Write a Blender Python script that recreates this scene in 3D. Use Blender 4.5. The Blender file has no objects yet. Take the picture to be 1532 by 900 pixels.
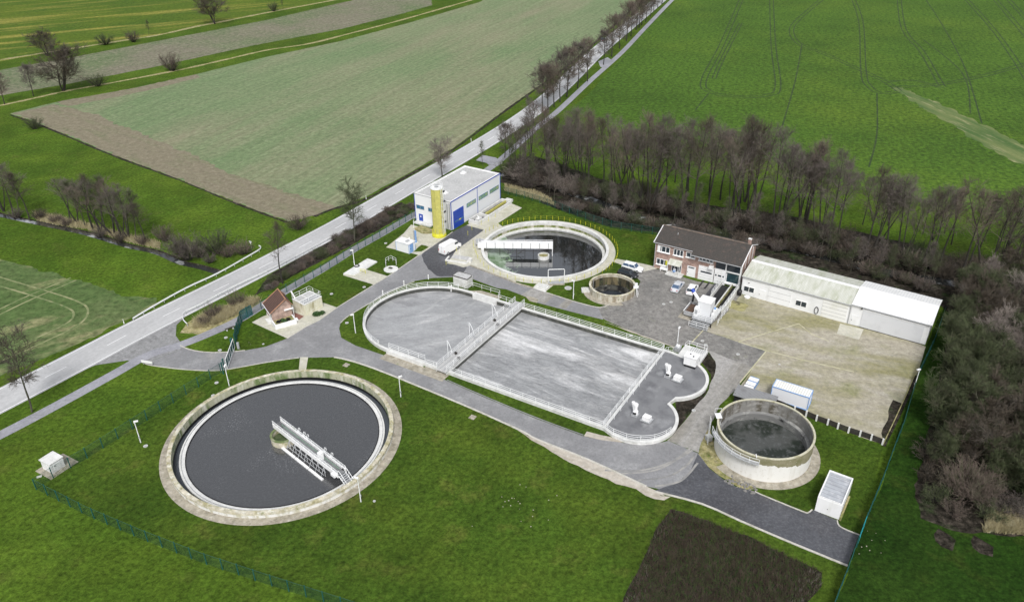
import bpy, math, random
from math import sin, cos, pi, radians as rad, atan2, hypot, sqrt
from mathutils import Vector, Matrix
from mathutils.geometry import delaunay_2d_cdt
random.seed(7)
SC = bpy.context.scene
COL = SC.collection
# ---------------------------------------------------------------- camera
F, CH = 1187.2, 81.0                      # focal length in photo pixels, drone height in metres
PIT, ROL = rad(30.364), rad(-0.6365)
_f = Vector((0, cos(PIT), -sin(PIT))); _r = Vector((1, 0, 0)); _u = Vector((0, sin(PIT), cos(PIT)))
CR = _r*cos(ROL) + _u*sin(ROL); CU = -_r*sin(ROL) + _u*cos(ROL)
cam = bpy.data.cameras.new("camera"); co = bpy.data.objects.new("camera", cam); COL.objects.link(co)
co.matrix_world = Matrix(((CR.x, CU.x, -_f.x, 0), (CR.y, CU.y, -_f.y, 0), (CR.z, CU.z, -_f.z, CH), (0, 0, 0, 1)))
cam.sensor_width = 36; cam.lens = 36*F/1532; cam.clip_start = 1; cam.clip_end = 6000
SC.camera = co
# ---------------------------------------------------------------- light: overcast day
SUN_EL, SUN_AZ = rad(50), rad(176)
w = bpy.data.worlds.new("World"); SC.world = w; w.use_nodes = True
wn = w.node_tree.nodes; wl = w.node_tree.links
sky = wn.new("ShaderNodeTexSky"); sky.sky_type = 'NISHITA'; sky.sun_disc = False
sky.sun_elevation = SUN_EL; sky.sun_rotation = SUN_AZ; sky.air_density = 1.0; sky.dust_density = 3.0
hs = wn.new("ShaderNodeHueSaturation"); hs.inputs['Saturation'].default_value = 0.28
wl.new(sky.outputs[0], hs.inputs['Color']); wl.new(hs.outputs[0], wn['Background'].inputs[0])
wn['Background'].inputs[1].default_value = 0.112
sl = bpy.data.lights.new("sun", 'SUN'); sl.energy = 1.5; sl.angle = rad(11); sl.color = (1, .99, .975)
so = bpy.data.objects.new("sun", sl); COL.objects.link(so)
sd = Vector((sin(SUN_AZ)*cos(SUN_EL), cos(SUN_AZ)*cos(SUN_EL), sin(SUN_EL)))
so.rotation_euler = sd.to_track_quat('Z', 'Y').to_euler(); so.location = (0, 0, 200)
SC.view_settings.view_transform = 'Standard'; SC.view_settings.look = 'None'
SC.view_settings.gamma = 1; SC.view_settings.exposure = 0.62
# ---------------------------------------------------------------- helpers
def G(x, y, z=0.0):
    "ground-plan position of a point measured in the photograph (1532 x 900), at height z"
    d = CR*((x-766)/F) - CU*((y-450)/F) + _f
    t = (z-CH)/d.z
    return (d.x*t, d.y*t)
def GP(l, z=0.0): return [G(x, y, z) for x, y in l]
def W(x, y, z):
    "photograph position of a world point"
    v = Vector((x, y, z-CH)); d = v.dot(_f); return 766+F*v.dot(CR)/d, 450-F*v.dot(CU)/d
def reach(x, y, top):
    "height at which something standing at x, y reaches the picture line top"
    z0, z1 = 0., 60.
    for _ in range(30):
        m = (z0+z1)/2
        if W(x, y, m)[1] > top: z0 = m
        else: z1 = m
    return z0
def spline(pts, n=6, closed=False):
    P = [Vector(p) for p in pts]; out = []
    N = len(P)
    for i in range(N if closed else N-1):
        if closed: a, b, c, d = P[(i-1) % N], P[i], P[(i+1) % N], P[(i+2) % N]
        else: a, b, c, d = P[max(i-1, 0)], P[i], P[i+1], P[min(i+2, N-1)]
        for k in range(n):
            t = k/n
            out.append(.5*((2*b)+(c-a)*t+(2*a-5*b+4*c-d)*t*t+(3*b-a-3*c+d)*t**3))
    if not closed: out.append(P[-1])
    return [tuple(o) for o in out]
def circle(c, r, n=96, a0=0, a1=360):
    m = n if a1-a0 >= 360 else n+1
    return [(c[0]+r*cos(rad(a0+(a1-a0)*i/n)), c[1]+r*sin(rad(a0+(a1-a0)*i/n))) for i in range(m)]
def offset(path, d):
    out = []
    for i, p in enumerate(path):
        a = Vector(path[max(i-1, 0)][:2]); b = Vector(path[min(i+1, len(path)-1)][:2])
        t = (b-a).normalized(); out.append((p[0]-t.y*d, p[1]+t.x*d))
    return out
def resample(path, step):
    out = [Vector(path[0])]; acc = 0
    for a, b in zip(path, path[1:]):
        a = Vector(a); b = Vector(b); L = (b-a).length
        while acc+L >= step and L > 1e-9:
            t = (step-acc)/L; a = a+(b-a)*t; L = (b-a).length; acc = 0; out.append(a.copy())
        acc += L
    return out
def inside(p, poly):
    x, y = p; c = False; j = len(poly)-1
    for i in range(len(poly)):
        xi, yi = poly[i][0], poly[i][1]; xj, yj = poly[j][0], poly[j][1]
        if (yi > y) != (yj > y) and x < (xj-xi)*(y-yi)/(yj-yi)+xi: c = not c
        j = i
    return c
class MB:
    def __init__(s): s.v = []; s.f = []
    def quad(s, a, b, c, d):
        n = len(s.v); s.v += [tuple(a), tuple(b), tuple(c), tuple(d)]; s.f.append((n, n+1, n+2, n+3))
    def box(s, x0, x1, y0, y1, z0, z1, fn=None):
        n = len(s.v); P = [(x, y, z) for z in (z0, z1) for x, y in ((x0, y0), (x1, y0), (x1, y1), (x0, y1))]
        s.v += [fn(*p) for p in P] if fn else P
        s.f += [(n+3, n+2, n+1, n), (n+4, n+5, n+6, n+7)]+[(n+i, n+(i+1) % 4, n+4+(i+1) % 4, n+4+i) for i in range(4)]
        return s
    def obox(s, c, sx, sy, sz, a=0):
        ca, sa = cos(rad(a)), sin(rad(a))
        return s.box(-sx/2, sx/2, -sy/2, sy/2, 0, sz, lambda x, y, z: (c[0]+x*ca-y*sa, c[1]+x*sa+y*ca, c[2]+z))
    def prism(s, poly, z0, z1):
        n = len(s.v); m = len(poly)
        s.v += [(p[0], p[1], z0) for p in poly]+[(p[0], p[1], z1) for p in poly]
        ar = sum(poly[i][0]*poly[(i+1) % m][1]-poly[(i+1) % m][0]*poly[i][1] for i in range(m))
        idx = list(range(m)) if ar > 0 else list(range(m))[::-1]
        s.f.append(tuple(n+m+i for i in idx)); s.f.append(tuple(n+i for i in idx[::-1]))
        for k in range(m):
            i, j = idx[k], idx[(k+1) % m]; s.f.append((n+i, n+j, n+m+j, n+m+i))
        return s
    def extrude(s, prof, x0, x1):                       # prof in (y,z), along x
        n = len(s.v); m = len(prof)
        s.v += [(x0, p[0], p[1]) for p in prof]+[(x1, p[0], p[1]) for p in prof]
        s.f.append(tuple(range(n+m-1, n-1, -1))); s.f.append(tuple(range(n+m, n+2*m)))
        for i in range(m): s.f.append((n+i, n+(i+1) % m, n+m+(i+1) % m, n+m+i))
        return s
    def tube(s, pts, r, k=5):
        P = [Vector(p) for p in pts]; n0 = len(s.v); N = len(P)
        rs = r if isinstance(r, (list, tuple)) else [r]*N
        ref = None
        for i in range(N):
            t = (P[min(i+1, N-1)]-P[max(i-1, 0)])
            t = t.normalized() if t.length > 1e-9 else Vector((0, 0, 1))
            if ref is None: ref = Vector((1, 0, 0)) if abs(t.x) < .8 else Vector((0, 1, 0))
            a = (ref-t*ref.dot(t)); a = a.normalized() if a.length > 1e-6 else t.orthogonal().normalized()
            ref = a; b = t.cross(a)
            for j in range(k):
                q = 2*pi*j/k; s.v.append(tuple(P[i]+(a*cos(q)+b*sin(q))*rs[i]))
        for i in range(N-1):
            for j in range(k):
                s.f.append((n0+i*k+j, n0+i*k+(j+1) % k, n0+(i+1)*k+(j+1) % k, n0+(i+1)*k+j))
        s.f.append(tuple(n0+j for j in range(k))[::-1]); s.f.append(tuple(n0+(N-1)*k+j for j in range(k)))
        return s
    def lathe(s, prof, c=(0, 0), n=64, a0=0, a1=360, closed=True):   # prof closed loop of (r,z)
        full = a1-a0 >= 360; m = n if full else n+1; k = len(prof); n0 = len(s.v)
        for i in range(m):
            q = rad(a0+(a1-a0)*i/n)
            for r, z in prof: s.v.append((c[0]+r*cos(q), c[1]+r*sin(q), z))
        for i in range(n):
            i2 = (i+1) % m
            for j in range(k if closed else k-1):
                s.f.append((n0+i*k+j, n0+i2*k+j, n0+i2*k+(j+1) % k, n0+i*k+(j+1) % k))
        return s
    def sweep(s, path, w, z0, z1, closed=False, side=0):   # ribbon box along a ground path; side shifts it
        L = [tuple(p[:2]) for p in path]
        if closed: L = L+[L[0]]
        N = len(L); n0 = len(s.v)
        for i in range(N):
            if closed: a = Vector(L[(i-1) % (N-1)]); b = Vector(L[(i+1) % (N-1)])
            else: a = Vector(L[max(i-1, 0)]); b = Vector(L[min(i+1, N-1)])
            t = (b-a).normalized(); nx, ny = -t.y, t.x; p = L[i]
            zz = path[i][2] if (len(path[0]) > 2 and i < len(path)) else 0
            for o, z in ((-w/2, z0), (w/2, z0), (w/2, z1), (-w/2, z1)):
                s.v.append((p[0]+nx*(o+side), p[1]+ny*(o+side), z+zz))
        for i in range(N-1):
            for j in range(4): s.f.append((n0+i*4+j, n0+i*4+(j+1) % 4, n0+i*4+4+(j+1) % 4, n0+i*4+4+j))
        s.f.append((n0+3, n0+2, n0+1, n0)); s.f.append(tuple(n0+(N-1)*4+j for j in range(4)))
        return s
    def mesh(s, name, m, smooth=False):
        me = bpy.data.meshes.new(name); me.from_pydata(s.v, [], s.f)
        if m: me.materials.append(m)
        if smooth: me.polygons.foreach_set('use_smooth', [True]*len(me.polygons))
        me.update(); return me
    def build(s, name, m, parent=None, smooth=False, loc=None):
        o = bpy.data.objects.new(name, s.mesh(name, m, smooth)); COL.objects.link(o)
        if parent: o.parent = parent
        if loc: o.location = loc
        return o
def tag(o, label=None, cat=None, group=None, kind=None):
    if label: o['label'] = label
    if cat: o['category'] = cat
    if group: o['group'] = group
    if kind: o['kind'] = kind
    return o
def thing(name, label, cat, loc=(0, 0, 0), a=0, group=None):
    o = bpy.data.objects.new(name, None); COL.objects.link(o); o.empty_display_size = .3
    o.location = (loc[0], loc[1], loc[2] if len(loc) > 2 else 0); o.rotation_euler = (0, 0, rad(a))
    return tag(o, label, cat, group)
def copy_tree(o, parent=None):
    c = o.copy(); COL.objects.link(c)
    if parent: c.parent = parent
    for ch in o.children: copy_tree(ch, c)
    return c
def link(me, name, parent=None, loc=(0, 0, 0), a=0):
    o = bpy.data.objects.new(name, me); COL.objects.link(o); o.parent = parent; o.location = loc; o.rotation_euler = (0, 0, rad(a)); return o
# ---------------------------------------------------------------- materials
def M(name, base, layers=(), rough=.8, bump=None, metal=0, ior=1.45, spec=None, alpha=None, wave=None, rlayer=None, grit=None):
    """layers: (colour, scale, lo, hi[, detail, rotation deg, (sx,sy,sz)]) mixed over the base by noise"""
    m = bpy.data.materials.new(name); m.use_nodes = True; nt = m.node_tree; N = nt.nodes; L = nt.links
    b = N['Principled BSDF']; b.inputs['Roughness'].default_value = rough; b.inputs['Metallic'].default_value = metal
    b.inputs['IOR'].default_value = ior
    if spec is not None: b.inputs['Specular IOR Level'].default_value = spec
    tc = N.new('ShaderNodeTexCoord')
    def noise(sc, det=3, rot=0, st=(1, 1, 1), roughn=.6):
        mp = N.new('ShaderNodeMapping'); mp.inputs['Rotation'].default_value = (0, 0, rad(rot)); mp.vector_type = 'TEXTURE'
        mp.inputs['Scale'].default_value = tuple(1/q for q in st); L.new(tc.outputs['Object'], mp.inputs['Vector'])
        n = N.new('ShaderNodeTexNoise'); n.inputs['Scale'].default_value = sc; n.inputs['Detail'].default_value = det
        n.inputs['Roughness'].default_value = roughn; L.new(mp.outputs[0], n.inputs['Vector']); return n
    cur = None
    for ly in layers:
        c, sc, lo, hi = ly[:4]; det = ly[4] if len(ly) > 4 else 4; rot = ly[5] if len(ly) > 5 else 0; st = ly[6] if len(ly) > 6 else (1, 1, 1)
        mul = ly[7] if len(ly) > 7 else 1
        n = noise(sc, det, rot, st); mr = N.new('ShaderNodeMapRange'); mr.inputs[1].default_value = lo; mr.inputs[2].default_value = hi
        mr.inputs[4].default_value = mul
        L.new(n.outputs[0], mr.inputs[0]); mx = N.new('ShaderNodeMix'); mx.data_type = 'RGBA'
        L.new(mr.outputs[0], mx.inputs[0]); mx.inputs[7].default_value = (*c, 1)
        if cur is None: mx.inputs[6].default_value = (*base, 1)
        else: L.new(cur, mx.inputs[6])
        cur = mx.outputs[2]
    if wave:                                             # (colour, scale, axis, lo, hi, mult)
        c, sc, ax, lo, hi, mul = wave; wv = N.new('ShaderNodeTexWave'); wv.bands_direction = ax; wv.inputs['Scale'].default_value = sc
        wv.inputs['Distortion'].default_value = 0; L.new(tc.outputs['Object'], wv.inputs['Vector'])
        mr = N.new('ShaderNodeMapRange'); mr.inputs[1].default_value = lo; mr.inputs[2].default_value = hi; mr.inputs[4].default_value = mul
        L.new(wv.outputs[1], mr.inputs[0]); mx = N.new('ShaderNodeMix'); mx.data_type = 'RGBA'; L.new(mr.outputs[0], mx.inputs[0])
        mx.inputs[7].default_value = (*c, 1)
        if cur is None: mx.inputs[6].default_value = (*base, 1)
        else: L.new(cur, mx.inputs[6])
        cur = mx.outputs[2]
    for gs, g0, g1, *grs in (grit or ()):                   # broadband speckle: value varies between g0 and g1
        n = noise(gs, 10, grs[0] if grs else 0, grs[1] if len(grs) > 1 else (1, 1, 1), .78); mr = N.new('ShaderNodeMapRange')
        mr.inputs[1].default_value = .36; mr.inputs[2].default_value = .64; mr.inputs[3].default_value = g0; mr.inputs[4].default_value = g1
        L.new(n.outputs[0], mr.inputs[0]); mx = N.new('ShaderNodeMix'); mx.data_type = 'RGBA'; mx.blend_type = 'MULTIPLY'; mx.inputs[0].default_value = 1
        if cur is None: mx.inputs[6].default_value = (*base, 1)
        else: L.new(cur, mx.inputs[6])
        L.new(mr.outputs[0], mx.inputs[7]); cur = mx.outputs[2]
    if cur is None: b.inputs['Base Color'].default_value = (*base, 1)
    else: L.new(cur, b.inputs['Base Color'])
    if rlayer:                                           # roughness (scale, lo, hi, r0, r1)
        n = noise(rlayer[0], 3); mr = N.new('ShaderNodeMapRange')
        for k, q in enumerate(rlayer[1:]): mr.inputs[k+1].default_value = q
        L.new(n.outputs[0], mr.inputs[0]); L.new(mr.outputs[0], b.inputs['Roughness'])
    if bump:                                             # list of (scale, strength, distance[, rot, stretch])
        prev = None
        for bp in bump:
            n = noise(bp[0], 4, *(bp[3:] if len(bp) > 3 else ())); bn = N.new('ShaderNodeBump'); bn.inputs['Strength'].default_value = bp[1]
            bn.inputs['Distance'].default_value = bp[2]; L.new(n.outputs[0], bn.inputs['Height'])
            if prev: L.new(prev, bn.inputs['Normal'])
            prev = bn.outputs[0]
        L.new(prev, b.inputs['Normal'])
    if alpha is not None:
        tr = N.new('ShaderNodeBsdfTransparent'); ms = N.new('ShaderNodeMixShader'); ms.inputs[0].default_value = alpha
        L.new(tr.outputs[0], ms.inputs[1]); L.new(b.outputs[0], ms.inputs[2]); L.new(ms.outputs[0], N['Material Output'].inputs[0])
    return m
def ground_mat(name, base, dark, light, tint=None, bumps=((1.6, .5, .25), (5, .4, .1)), extra=()):
    ls = [(dark, .03, .45, .72, 3, 0, (1, 1, 1), .55), (light, .07, .42, .70, 6, 0, (1, 1, 1), .8), (dark, 1.3, .52, .75, 6, 0, (1, 1, 1), .6), (light, 2.6, .52, .8, 4, 0, (1, 1, 1), .7)]
    if tint: ls.append((tint, .16, .56, .74, 8, 0, (1, 1, 1), .6))
    return M(name, base, ls+list(extra), rough=.95, bump=bumps, spec=.1, grit=[(1.5, .46, 1.5), (.10, .84, 1.14), (.022, .78, 1.18), (.6, .84, 1.16, 58, (.3, 1.6, 1))])
m_grass = ground_mat('lawn_grass', (.046, .087, .010), (.020, .046, .006), (.078, .118, .014), (.13, .135, .03))
m_meadow = ground_mat('meadow_grass', (.058, .108, .011), (.032, .064, .007), (.090, .140, .015), (.10, .12, .025))
m_darkgrass = ground_mat('vignetted_meadow_grass', (.016, .044, .005), (.009, .028, .004), (.032, .066, .009), (.05, .065, .012))  # meadow green with the corner vignette's darkening put into the colour
m_crop = M('green_crop', (.062, .124, .013), [((.042, .088, .009), .02, .4, .7, 3), ((.085, .142, .014), .012, .5, .72, 3), ((.020, .052, .008), .8, .5, .70, 5, 0, (1, 1, 1), .9), ((.085, .15, .024), 1.6, .55, .8, 3, 0, (1, 1, 1), .8), ((.19, .21, .06), .05, .68, .8, 6, -10, (.3, 1.5, 1), .7)], rough=.9, bump=[(1.3, .7, .4)], spec=.2, grit=[(.7, .5, 1.55), (.5, .8, 1.2, 70, (.25, 2, 1))])
m_pale = M('sparse_crop_soil', (.185, .218, .122), [((.140, .200, .098), .011, .35, .62, 4), ((.250, .222, .155), .018, .45, .72, 5, 66, (.35, 1.6, 1), .9), ((.13, .18, .09), .5, .5, .75, 6, 0, (1, 1, 1), .5), ((.31, .29, .21), 1.0, .55, .78, 5, 66, (.2, 1.8, 1), .6), ((.13, .18, .09), .25, .55, .75, 5, 66, (.03, 2.0, 1), .6)], rough=.95, bump=[(1.4, .5, .2)], spec=.1, grit=[(.6, .72, 1.28), (.35, .86, 1.14, 66, (.05, 2.2, 1))])
m_soil = M('bare_headland_soil', (.200, .178, .125), [((.15, .17, .09), .3, .5, .72, 5, -38, (.2, 1.2, 1), .7), ((.25, .225, .165), 1, .5, .75, 5), ((.11, .095, .07), 2.1, .55, .75, 4, 0, (1, 1, 1), .7)], rough=.95, bump=[(1.6, .5, .2)], spec=.1, grit=[(.6, .74, 1.26)])
m_brownfield = M('stubble_strip', (.190, .175, .130), [((.13, .165, .085), .03, .4, .65, 5), ((.20, .18, .135), .6, .5, .75, 5), ((.08, .13, .05), 1.0, .5, .75, 4, 0, (1, 1, 1), .8)], rough=.95, bump=[(1.4, .5, .2)], spec=.1, grit=[(.6, .65, 1.35), (.35, .8, 1.2, 50, (.12, 2.2, 1))])
m_yelmeadow = M('yellowish_meadow', (.085, .125, .012), [((.055, .10, .010), .03, .4, .6, 5), ((.36, .30, .075), .045, .50, .64, 9, 27, (.22, 2.4, 1), .6), ((.11, .16, .02), 1, .5, .75, 5), ((.035, .08, .01), .7, .52, .75, 4, 0, (1, 1, 1), .6)], rough=.9, bump=[(1.2, .5, .3)], spec=.15, grit=[(.6, .6, 1.4)])
m_dryfield = M('young_crop_field', (.085, .130, .045), [((.13, .155, .07), .04, .45, .7, 5), ((.28, .26, .14), .10, .54, .68, 9, 30, (.5, 1.4, 1), .9), ((.045, .09, .025), .9, .48, .75, 5, 0, (1, 1, 1), .8)], rough=.95, bump=[(1.4, .5, .2)], spec=.1, grit=[(.6, .6, 1.4)])
m_tan = M('dry_tan_grass', (.33, .29, .15), [((.20, .21, .08), .4, .45, .7, 6), ((.42, .38, .24), 1.3, .5, .75, 5), ((.12, .15, .04), .9, .55, .7, 5)], rough=.95, bump=[(2, .6, .2)], spec=.1, grit=[(1, .5, 1.4)])
m_bark_soil = M('dark_leaf_litter', (.024, .021, .016), [((.05, .042, .034), .5, .45, .7, 6), ((.02, .04, .010), .2, .55, .7, 5), ((.10, .085, .07), 2.4, .60, .8, 4)], rough=.95, bump=[(2, .8, .3)], spec=.1, grit=[(1, .3, 1.9)])
m_asph = M('pale_asphalt', (.235, .235, .24), [((.21, .21, .215), .07, .4, .7, 5), ((.33, .33, .33), .25, .5, .75, 5), ((.17, .17, .175), 3.2, .48, .8, 3, 0, (1, 1, 1), .8), ((.35, .33, .30), .12, .62, .78, 6, 0, (1, 1, 1), .6)], rough=.55, bump=[(6, .2, .03)], grit=[(1.5, .84, 1.16), (.15, .9, 1.1)])
m_road = M('road_asphalt', (.48, .48, .48), [((.40, .40, .40), .05, .4, .7, 5), ((.42, .42, .42), .3, .5, .8, 5), ((.25, .25, .25), 3, .48, .8, 3, 0, (1, 1, 1), .7)], rough=.5, bump=[(6, .15, .03)], grit=[(1.5, .88, 1.12), (.3, .9, 1.08, 60, (.1, 2, 1))])
m_path = M('wet_path_asphalt', (.30, .30, .325), [((.22, .22, .24), .2, .4, .7, 5), ((.36, .36, .40), 2.4, .5, .8, 4)], rough=.4, grit=[(1.5, .8, 1.2)])
m_dark = M('fresh_dark_asphalt', (.075, .078, .088), [((.13, .13, .14), .2, .5, .75, 5), ((.05, .05, .056), .09, .45, .7, 4), ((.12, .12, .125), 3, .5, .8, 3, 0, (1, 1, 1), .8), ((.18, .16, .12), .15, .66, .78, 7, 0, (1, 1, 1), .7)], rough=.6, bump=[(6, .2, .03)], grit=[(1.5, .75, 1.3)])
m_patch = M('cracked_asphalt', (.25, .25, .25), [((.17, .17, .17), .25, .5, .7, 7), ((.27, .27, .27), .6, .5, .75, 6), ((.09, .09, .09), 2.6, .56, .8, 4)], rough=.6, bump=[(5, .3, .04)], grit=[(1.2, .7, 1.3)])
m_yardgrav = M('parking_gravel', (.225, .215, .20), [((.15, .148, .14), .12, .42, .68, 6), ((.26, .25, .235), .3, .52, .75, 6), ((.09, .088, .085), 3.2, .5, .8, 3, 0, (1, 1, 1), .8), ((.17, .18, .09), .18, .62, .78, 7, 0, (1, 1, 1), .6)], rough=.85, bump=[(6, .4, .05)], grit=[(1, .65, 1.4)])
m_sand = M('dusty_storage_yard', (.37, .34, .27), [((.25, .235, .12), .06, .42, .60, 6, -20, (.6, 1.5, 1)), ((.43, .40, .35), .16, .5, .75, 6, -25, (.4, 1.6, 1)), ((.20, .21, .08), .09, .53, .68, 9, 0, (1, 1, 1), .9), ((.25, .235, .18), 2.6, .5, .8, 3, 0, (1, 1, 1), .7), ((.16, .14, .10), .3, .68, .8, 6, 0, (1, 1, 1), .6)], rough=.9, bump=[(5, .4, .05)], grit=[(1, .72, 1.25)])
m_track = M('gravel_track', (.30, .29, .27), [((.22, .205, .175), .25, .45, .7, 6, 55, (.15, 2, 1)), ((.38, .37, .36), .2, .5, .72, 5, 55, (.1, 2, 1)), ((.19, .19, .18), 3, .5, .8, 3, 0, (1, 1, 1), .7)], rough=.85, bump=[(6, .4, .05)], grit=[(1, .75, 1.25)])
m_chalk = M('tan_gravel_shoulder', (.46, .42, .36), [((.36, .32, .26), .4, .45, .7, 6, -30, (.2, 2, 1)), ((.52, .49, .44), 1.5, .5, .75, 5)], rough=.9, bump=[(5, .4, .05)], grit=[(1, .8, 1.15)])
m_paving = M('concrete_paving', (.50, .485, .41), [((.40, .39, .29), .3, .45, .7, 6), ((.58, .565, .50), 1, .5, .75, 5), ((.34, .33, .24), 3, .55, .8, 3, 0, (1, 1, 1), .6)], rough=.8, bump=[(4, .2, .03)], grit=[(1.2, .8, 1.15)])
m_slab = M('clean_concrete', (.66, .66, .64), [((.52, .52, .50), .5, .45, .72, 6), ((.72, .72, .71), 2, .5, .75, 4)], rough=.75, grit=[(1.2, .86, 1.1)])
m_kerb = M('kerb_stone', (.50, .48, .43), [((.34, .33, .27), .8, .45, .7, 5), ((.62, .60, .56), 2.2, .5, .75, 4)], rough=.8)
m_apron = M('stained_apron', (.34, .31, .25), [((.22, .20, .15), .5, .45, .7, 6), ((.44, .41, .35), 1.4, .5, .75, 5), ((.17, .19, .09), .7, .62, .78, 6)], rough=.85, bump=[(4, .3, .04)], grit=[(1.2, .7, 1.3)])
m_algae = M('lichen_concrete', (.52, .48, .38), [((.34, .31, .17), .7, .44, .62, 7), ((.64, .63, .56), 1.1, .5, .7, 6), ((.16, .19, .06), 1.5, .58, .75, 7, 0, (1, 1, .4))], rough=.85, bump=[(4, .3, .04)], grit=[(1.2, .7, 1.25)])
m_conc = M('light_concrete', (.60, .60, .58), [((.47, .47, .43), .5, .45, .7, 6), ((.70, .70, .69), 1.4, .5, .75, 5), ((.36, .37, .26), .8, .66, .8, 7)], rough=.8, bump=[(4, .2, .03)], grit=[(1.2, .82, 1.15)])
m_white = M('white_paint', (.76, .765, .77), [((.66, .665, .66), .6, .5, .75, 6)], rough=.55)
m_wclean = M('white_lacquer', (.80, .80, .80), [((.66, .66, .62), .9, .52, .74, 7, 0, (1, 1, .25), .7)], rough=.4)
m_galv = M('galvanised_steel', (.42, .43, .44), [((.32, .33, .34), 2, .45, .7, 4)], rough=.45, metal=.15)
m_rail = M('pale_railing', (.76, .77, .77), rough=.45)
m_black = M('black_plastic', (.015, .015, .017), rough=.5)
m_rubber = M('tyre_rubber', (.02, .02, .02), rough=.8)
m_glass = M('window_glass', (.03, .04, .05), rough=.08, spec=.8)
m_hallglass = M('dark_hall_glazing', (.02, .045, .055), [((.05, .09, .10), .8, .5, .7, 4)], rough=.1, spec=.8)
m_bglass = M('blue_window_glass', (.05, .16, .28), rough=.12, spec=.7)
m_blue = M('royal_blue_paint', (.015, .06, .38), rough=.45)
m_ltblue = M('light_blue_trim', (.20, .36, .66), rough=.45)
m_yellow = M('yellow_silo_paint', (.50, .47, .13), [((.40, .38, .12), .8, .45, .7, 5), ((.72, .68, .25), 2.5, .55, .8, 4)], rough=.6, wave=((.44, .42, .09), 3.2, 'Z', .75, 1, .5))
m_yel = M('yellow_post_paint', (.55, .53, .03), rough=.5)
m_teal = M('green_fence_paint', (.012, .085, .075), rough=.5)
m_mesh = M('green_wire_mesh', (.012, .065, .045), rough=.6, alpha=.15)
m_tealmesh = M('teal_mesh_panel', (.015, .11, .12), rough=.6, alpha=.62)
m_clad = M('white_profiled_cladding', (.78, .79, .82), rough=.5, wave=((.58, .60, .64), 1.9, 'X', .80, .95, .7))
m_clady = M('white_profiled_cladding_end', (.80, .80, .81), rough=.5, wave=((.62, .64, .68), 1.9, 'Y', .82, .95, .6))
m_flat = M('grey_roof_membrane', (.44, .44, .435), [((.36, .36, .355), .3, .45, .7, 6), ((.58, .58, .57), 2, .5, .75, 4), ((.3, .3, .3), .8, .68, .8, 6, 0, (1, 1, 1), .5)], rough=.75)
def brick(name, c1, c2, mort, sc=1.0):
    m = bpy.data.materials.new(name); m.use_nodes = True; N = m.node_tree.nodes; L = m.node_tree.links; b = N['Principled BSDF']
    tc = N.new('ShaderNodeTexCoord'); sp = N.new('ShaderNodeSeparateXYZ'); ad = N.new('ShaderNodeMath'); cb = N.new('ShaderNodeCombineXYZ')
    L.new(tc.outputs['Object'], sp.inputs[0]); L.new(sp.outputs[0], ad.inputs[0]); L.new(sp.outputs[1], ad.inputs[1])
    L.new(ad.outputs[0], cb.inputs[0]); L.new(sp.outputs[2], cb.inputs[1])
    br = N.new('ShaderNodeTexBrick'); br.inputs['Scale'].default_value = sc; br.inputs['Color1'].default_value = (*c1, 1); br.inputs['Color2'].default_value = (*c2, 1)
    br.inputs['Mortar'].default_value = (*mort, 1); br.inputs['Brick Width'].default_value = .25; br.inputs['Row Height'].default_value = .083; br.inputs['Mortar Size'].default_value = .012
    L.new(cb.outputs[0], br.inputs['Vector'])
    n = N.new('ShaderNodeTexNoise'); n.inputs['Scale'].default_value = 1.3; n.inputs['Detail'].default_value = 6; L.new(tc.outputs['Object'], n.inputs['Vector'])
    mr = N.new('ShaderNodeMapRange'); mr.inputs[1].default_value = .35; mr.inputs[2].default_value = .7; mr.inputs[3].default_value = .7; mr.inputs[4].default_value = 1.3
    L.new(n.outputs[0], mr.inputs[0]); mx = N.new('ShaderNodeMix'); mx.data_type = 'RGBA'; mx.blend_type = 'MULTIPLY'; mx.inputs[0].default_value = 1
    L.new(br.outputs[0], mx.inputs[6]); L.new(mr.outputs[0], mx.inputs[7]); L.new(mx.outputs[2], b.inputs['Base Color']); b.inputs['Roughness'].default_value = .85
    return m
m_brick = brick('red_brick', (.36, .21, .165), (.28, .16, .13), (.42, .35, .31))
m_brick2 = brick('pink_brick', (.42, .28, .23), (.35, .22, .18), (.42, .35, .3))
def tiles(name, base, dark, spots, ax, sc, row=2.9):
    return M(name, base, [(spots, 1.1, .55, .75, 6), (dark, 4.5, .45, .75, 3, 0, (1, 1, 1), .7)], rough=.75, wave=(dark, sc, ax, .6, 1, .75), bump=[(4, .5, .08)])
m_slate = tiles('dark_roof_tiles', (.070, .062, .055), (.022, .020, .018), (.14, .10, .08), 'X', 1.35)
m_redtile = tiles('red_roof_tiles', (.20, .085, .055), (.06, .03, .022), (.13, .09, .07), 'X', 1.3)
m_hroof1 = M('mossy_fibre_cement_roof', (.52, .525, .47), [((.34, .36, .25), .5, .46, .72, 7, 0, (1.6, .35, 1)), ((.66, .66, .63), 1.2, .5, .75, 5, 0, (2, .3, 1)), ((.25, .28, .14), .8, .60, .78, 7, 0, (2, .3, 1), .8)], rough=.85, wave=((.30, .33, .24), 1.15, 'X', .7, 1, .55))
m_hroof2 = M('white_metal_roof', (.80, .80, .79), [((.70, .70, .68), .6, .5, .72, 5)], rough=.5, wave=((.52, .54, .56), .62, 'X', .88, 1, .7))
m_shedroof = M('grey_corrugated_roof', (.26, .265, .27), [((.18, .18, .18), .8, .45, .7, 6)], rough=.8, wave=((.11, .11, .115), 1.6, 'X', .6, 1, .8))
m_trunk = M('tree_bark', (.070, .068, .048), [((.04, .036, .03), 1.2, .45, .7, 5), ((.09, .11, .04), .6, .55, .75, 4)], rough=.9)
m_trunkd = M('dark_bark', (.030, .026, .022), [((.05, .045, .04), 1.2, .45, .7, 5), ((.06, .07, .03), .6, .55, .75, 4)], rough=.9)
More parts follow.
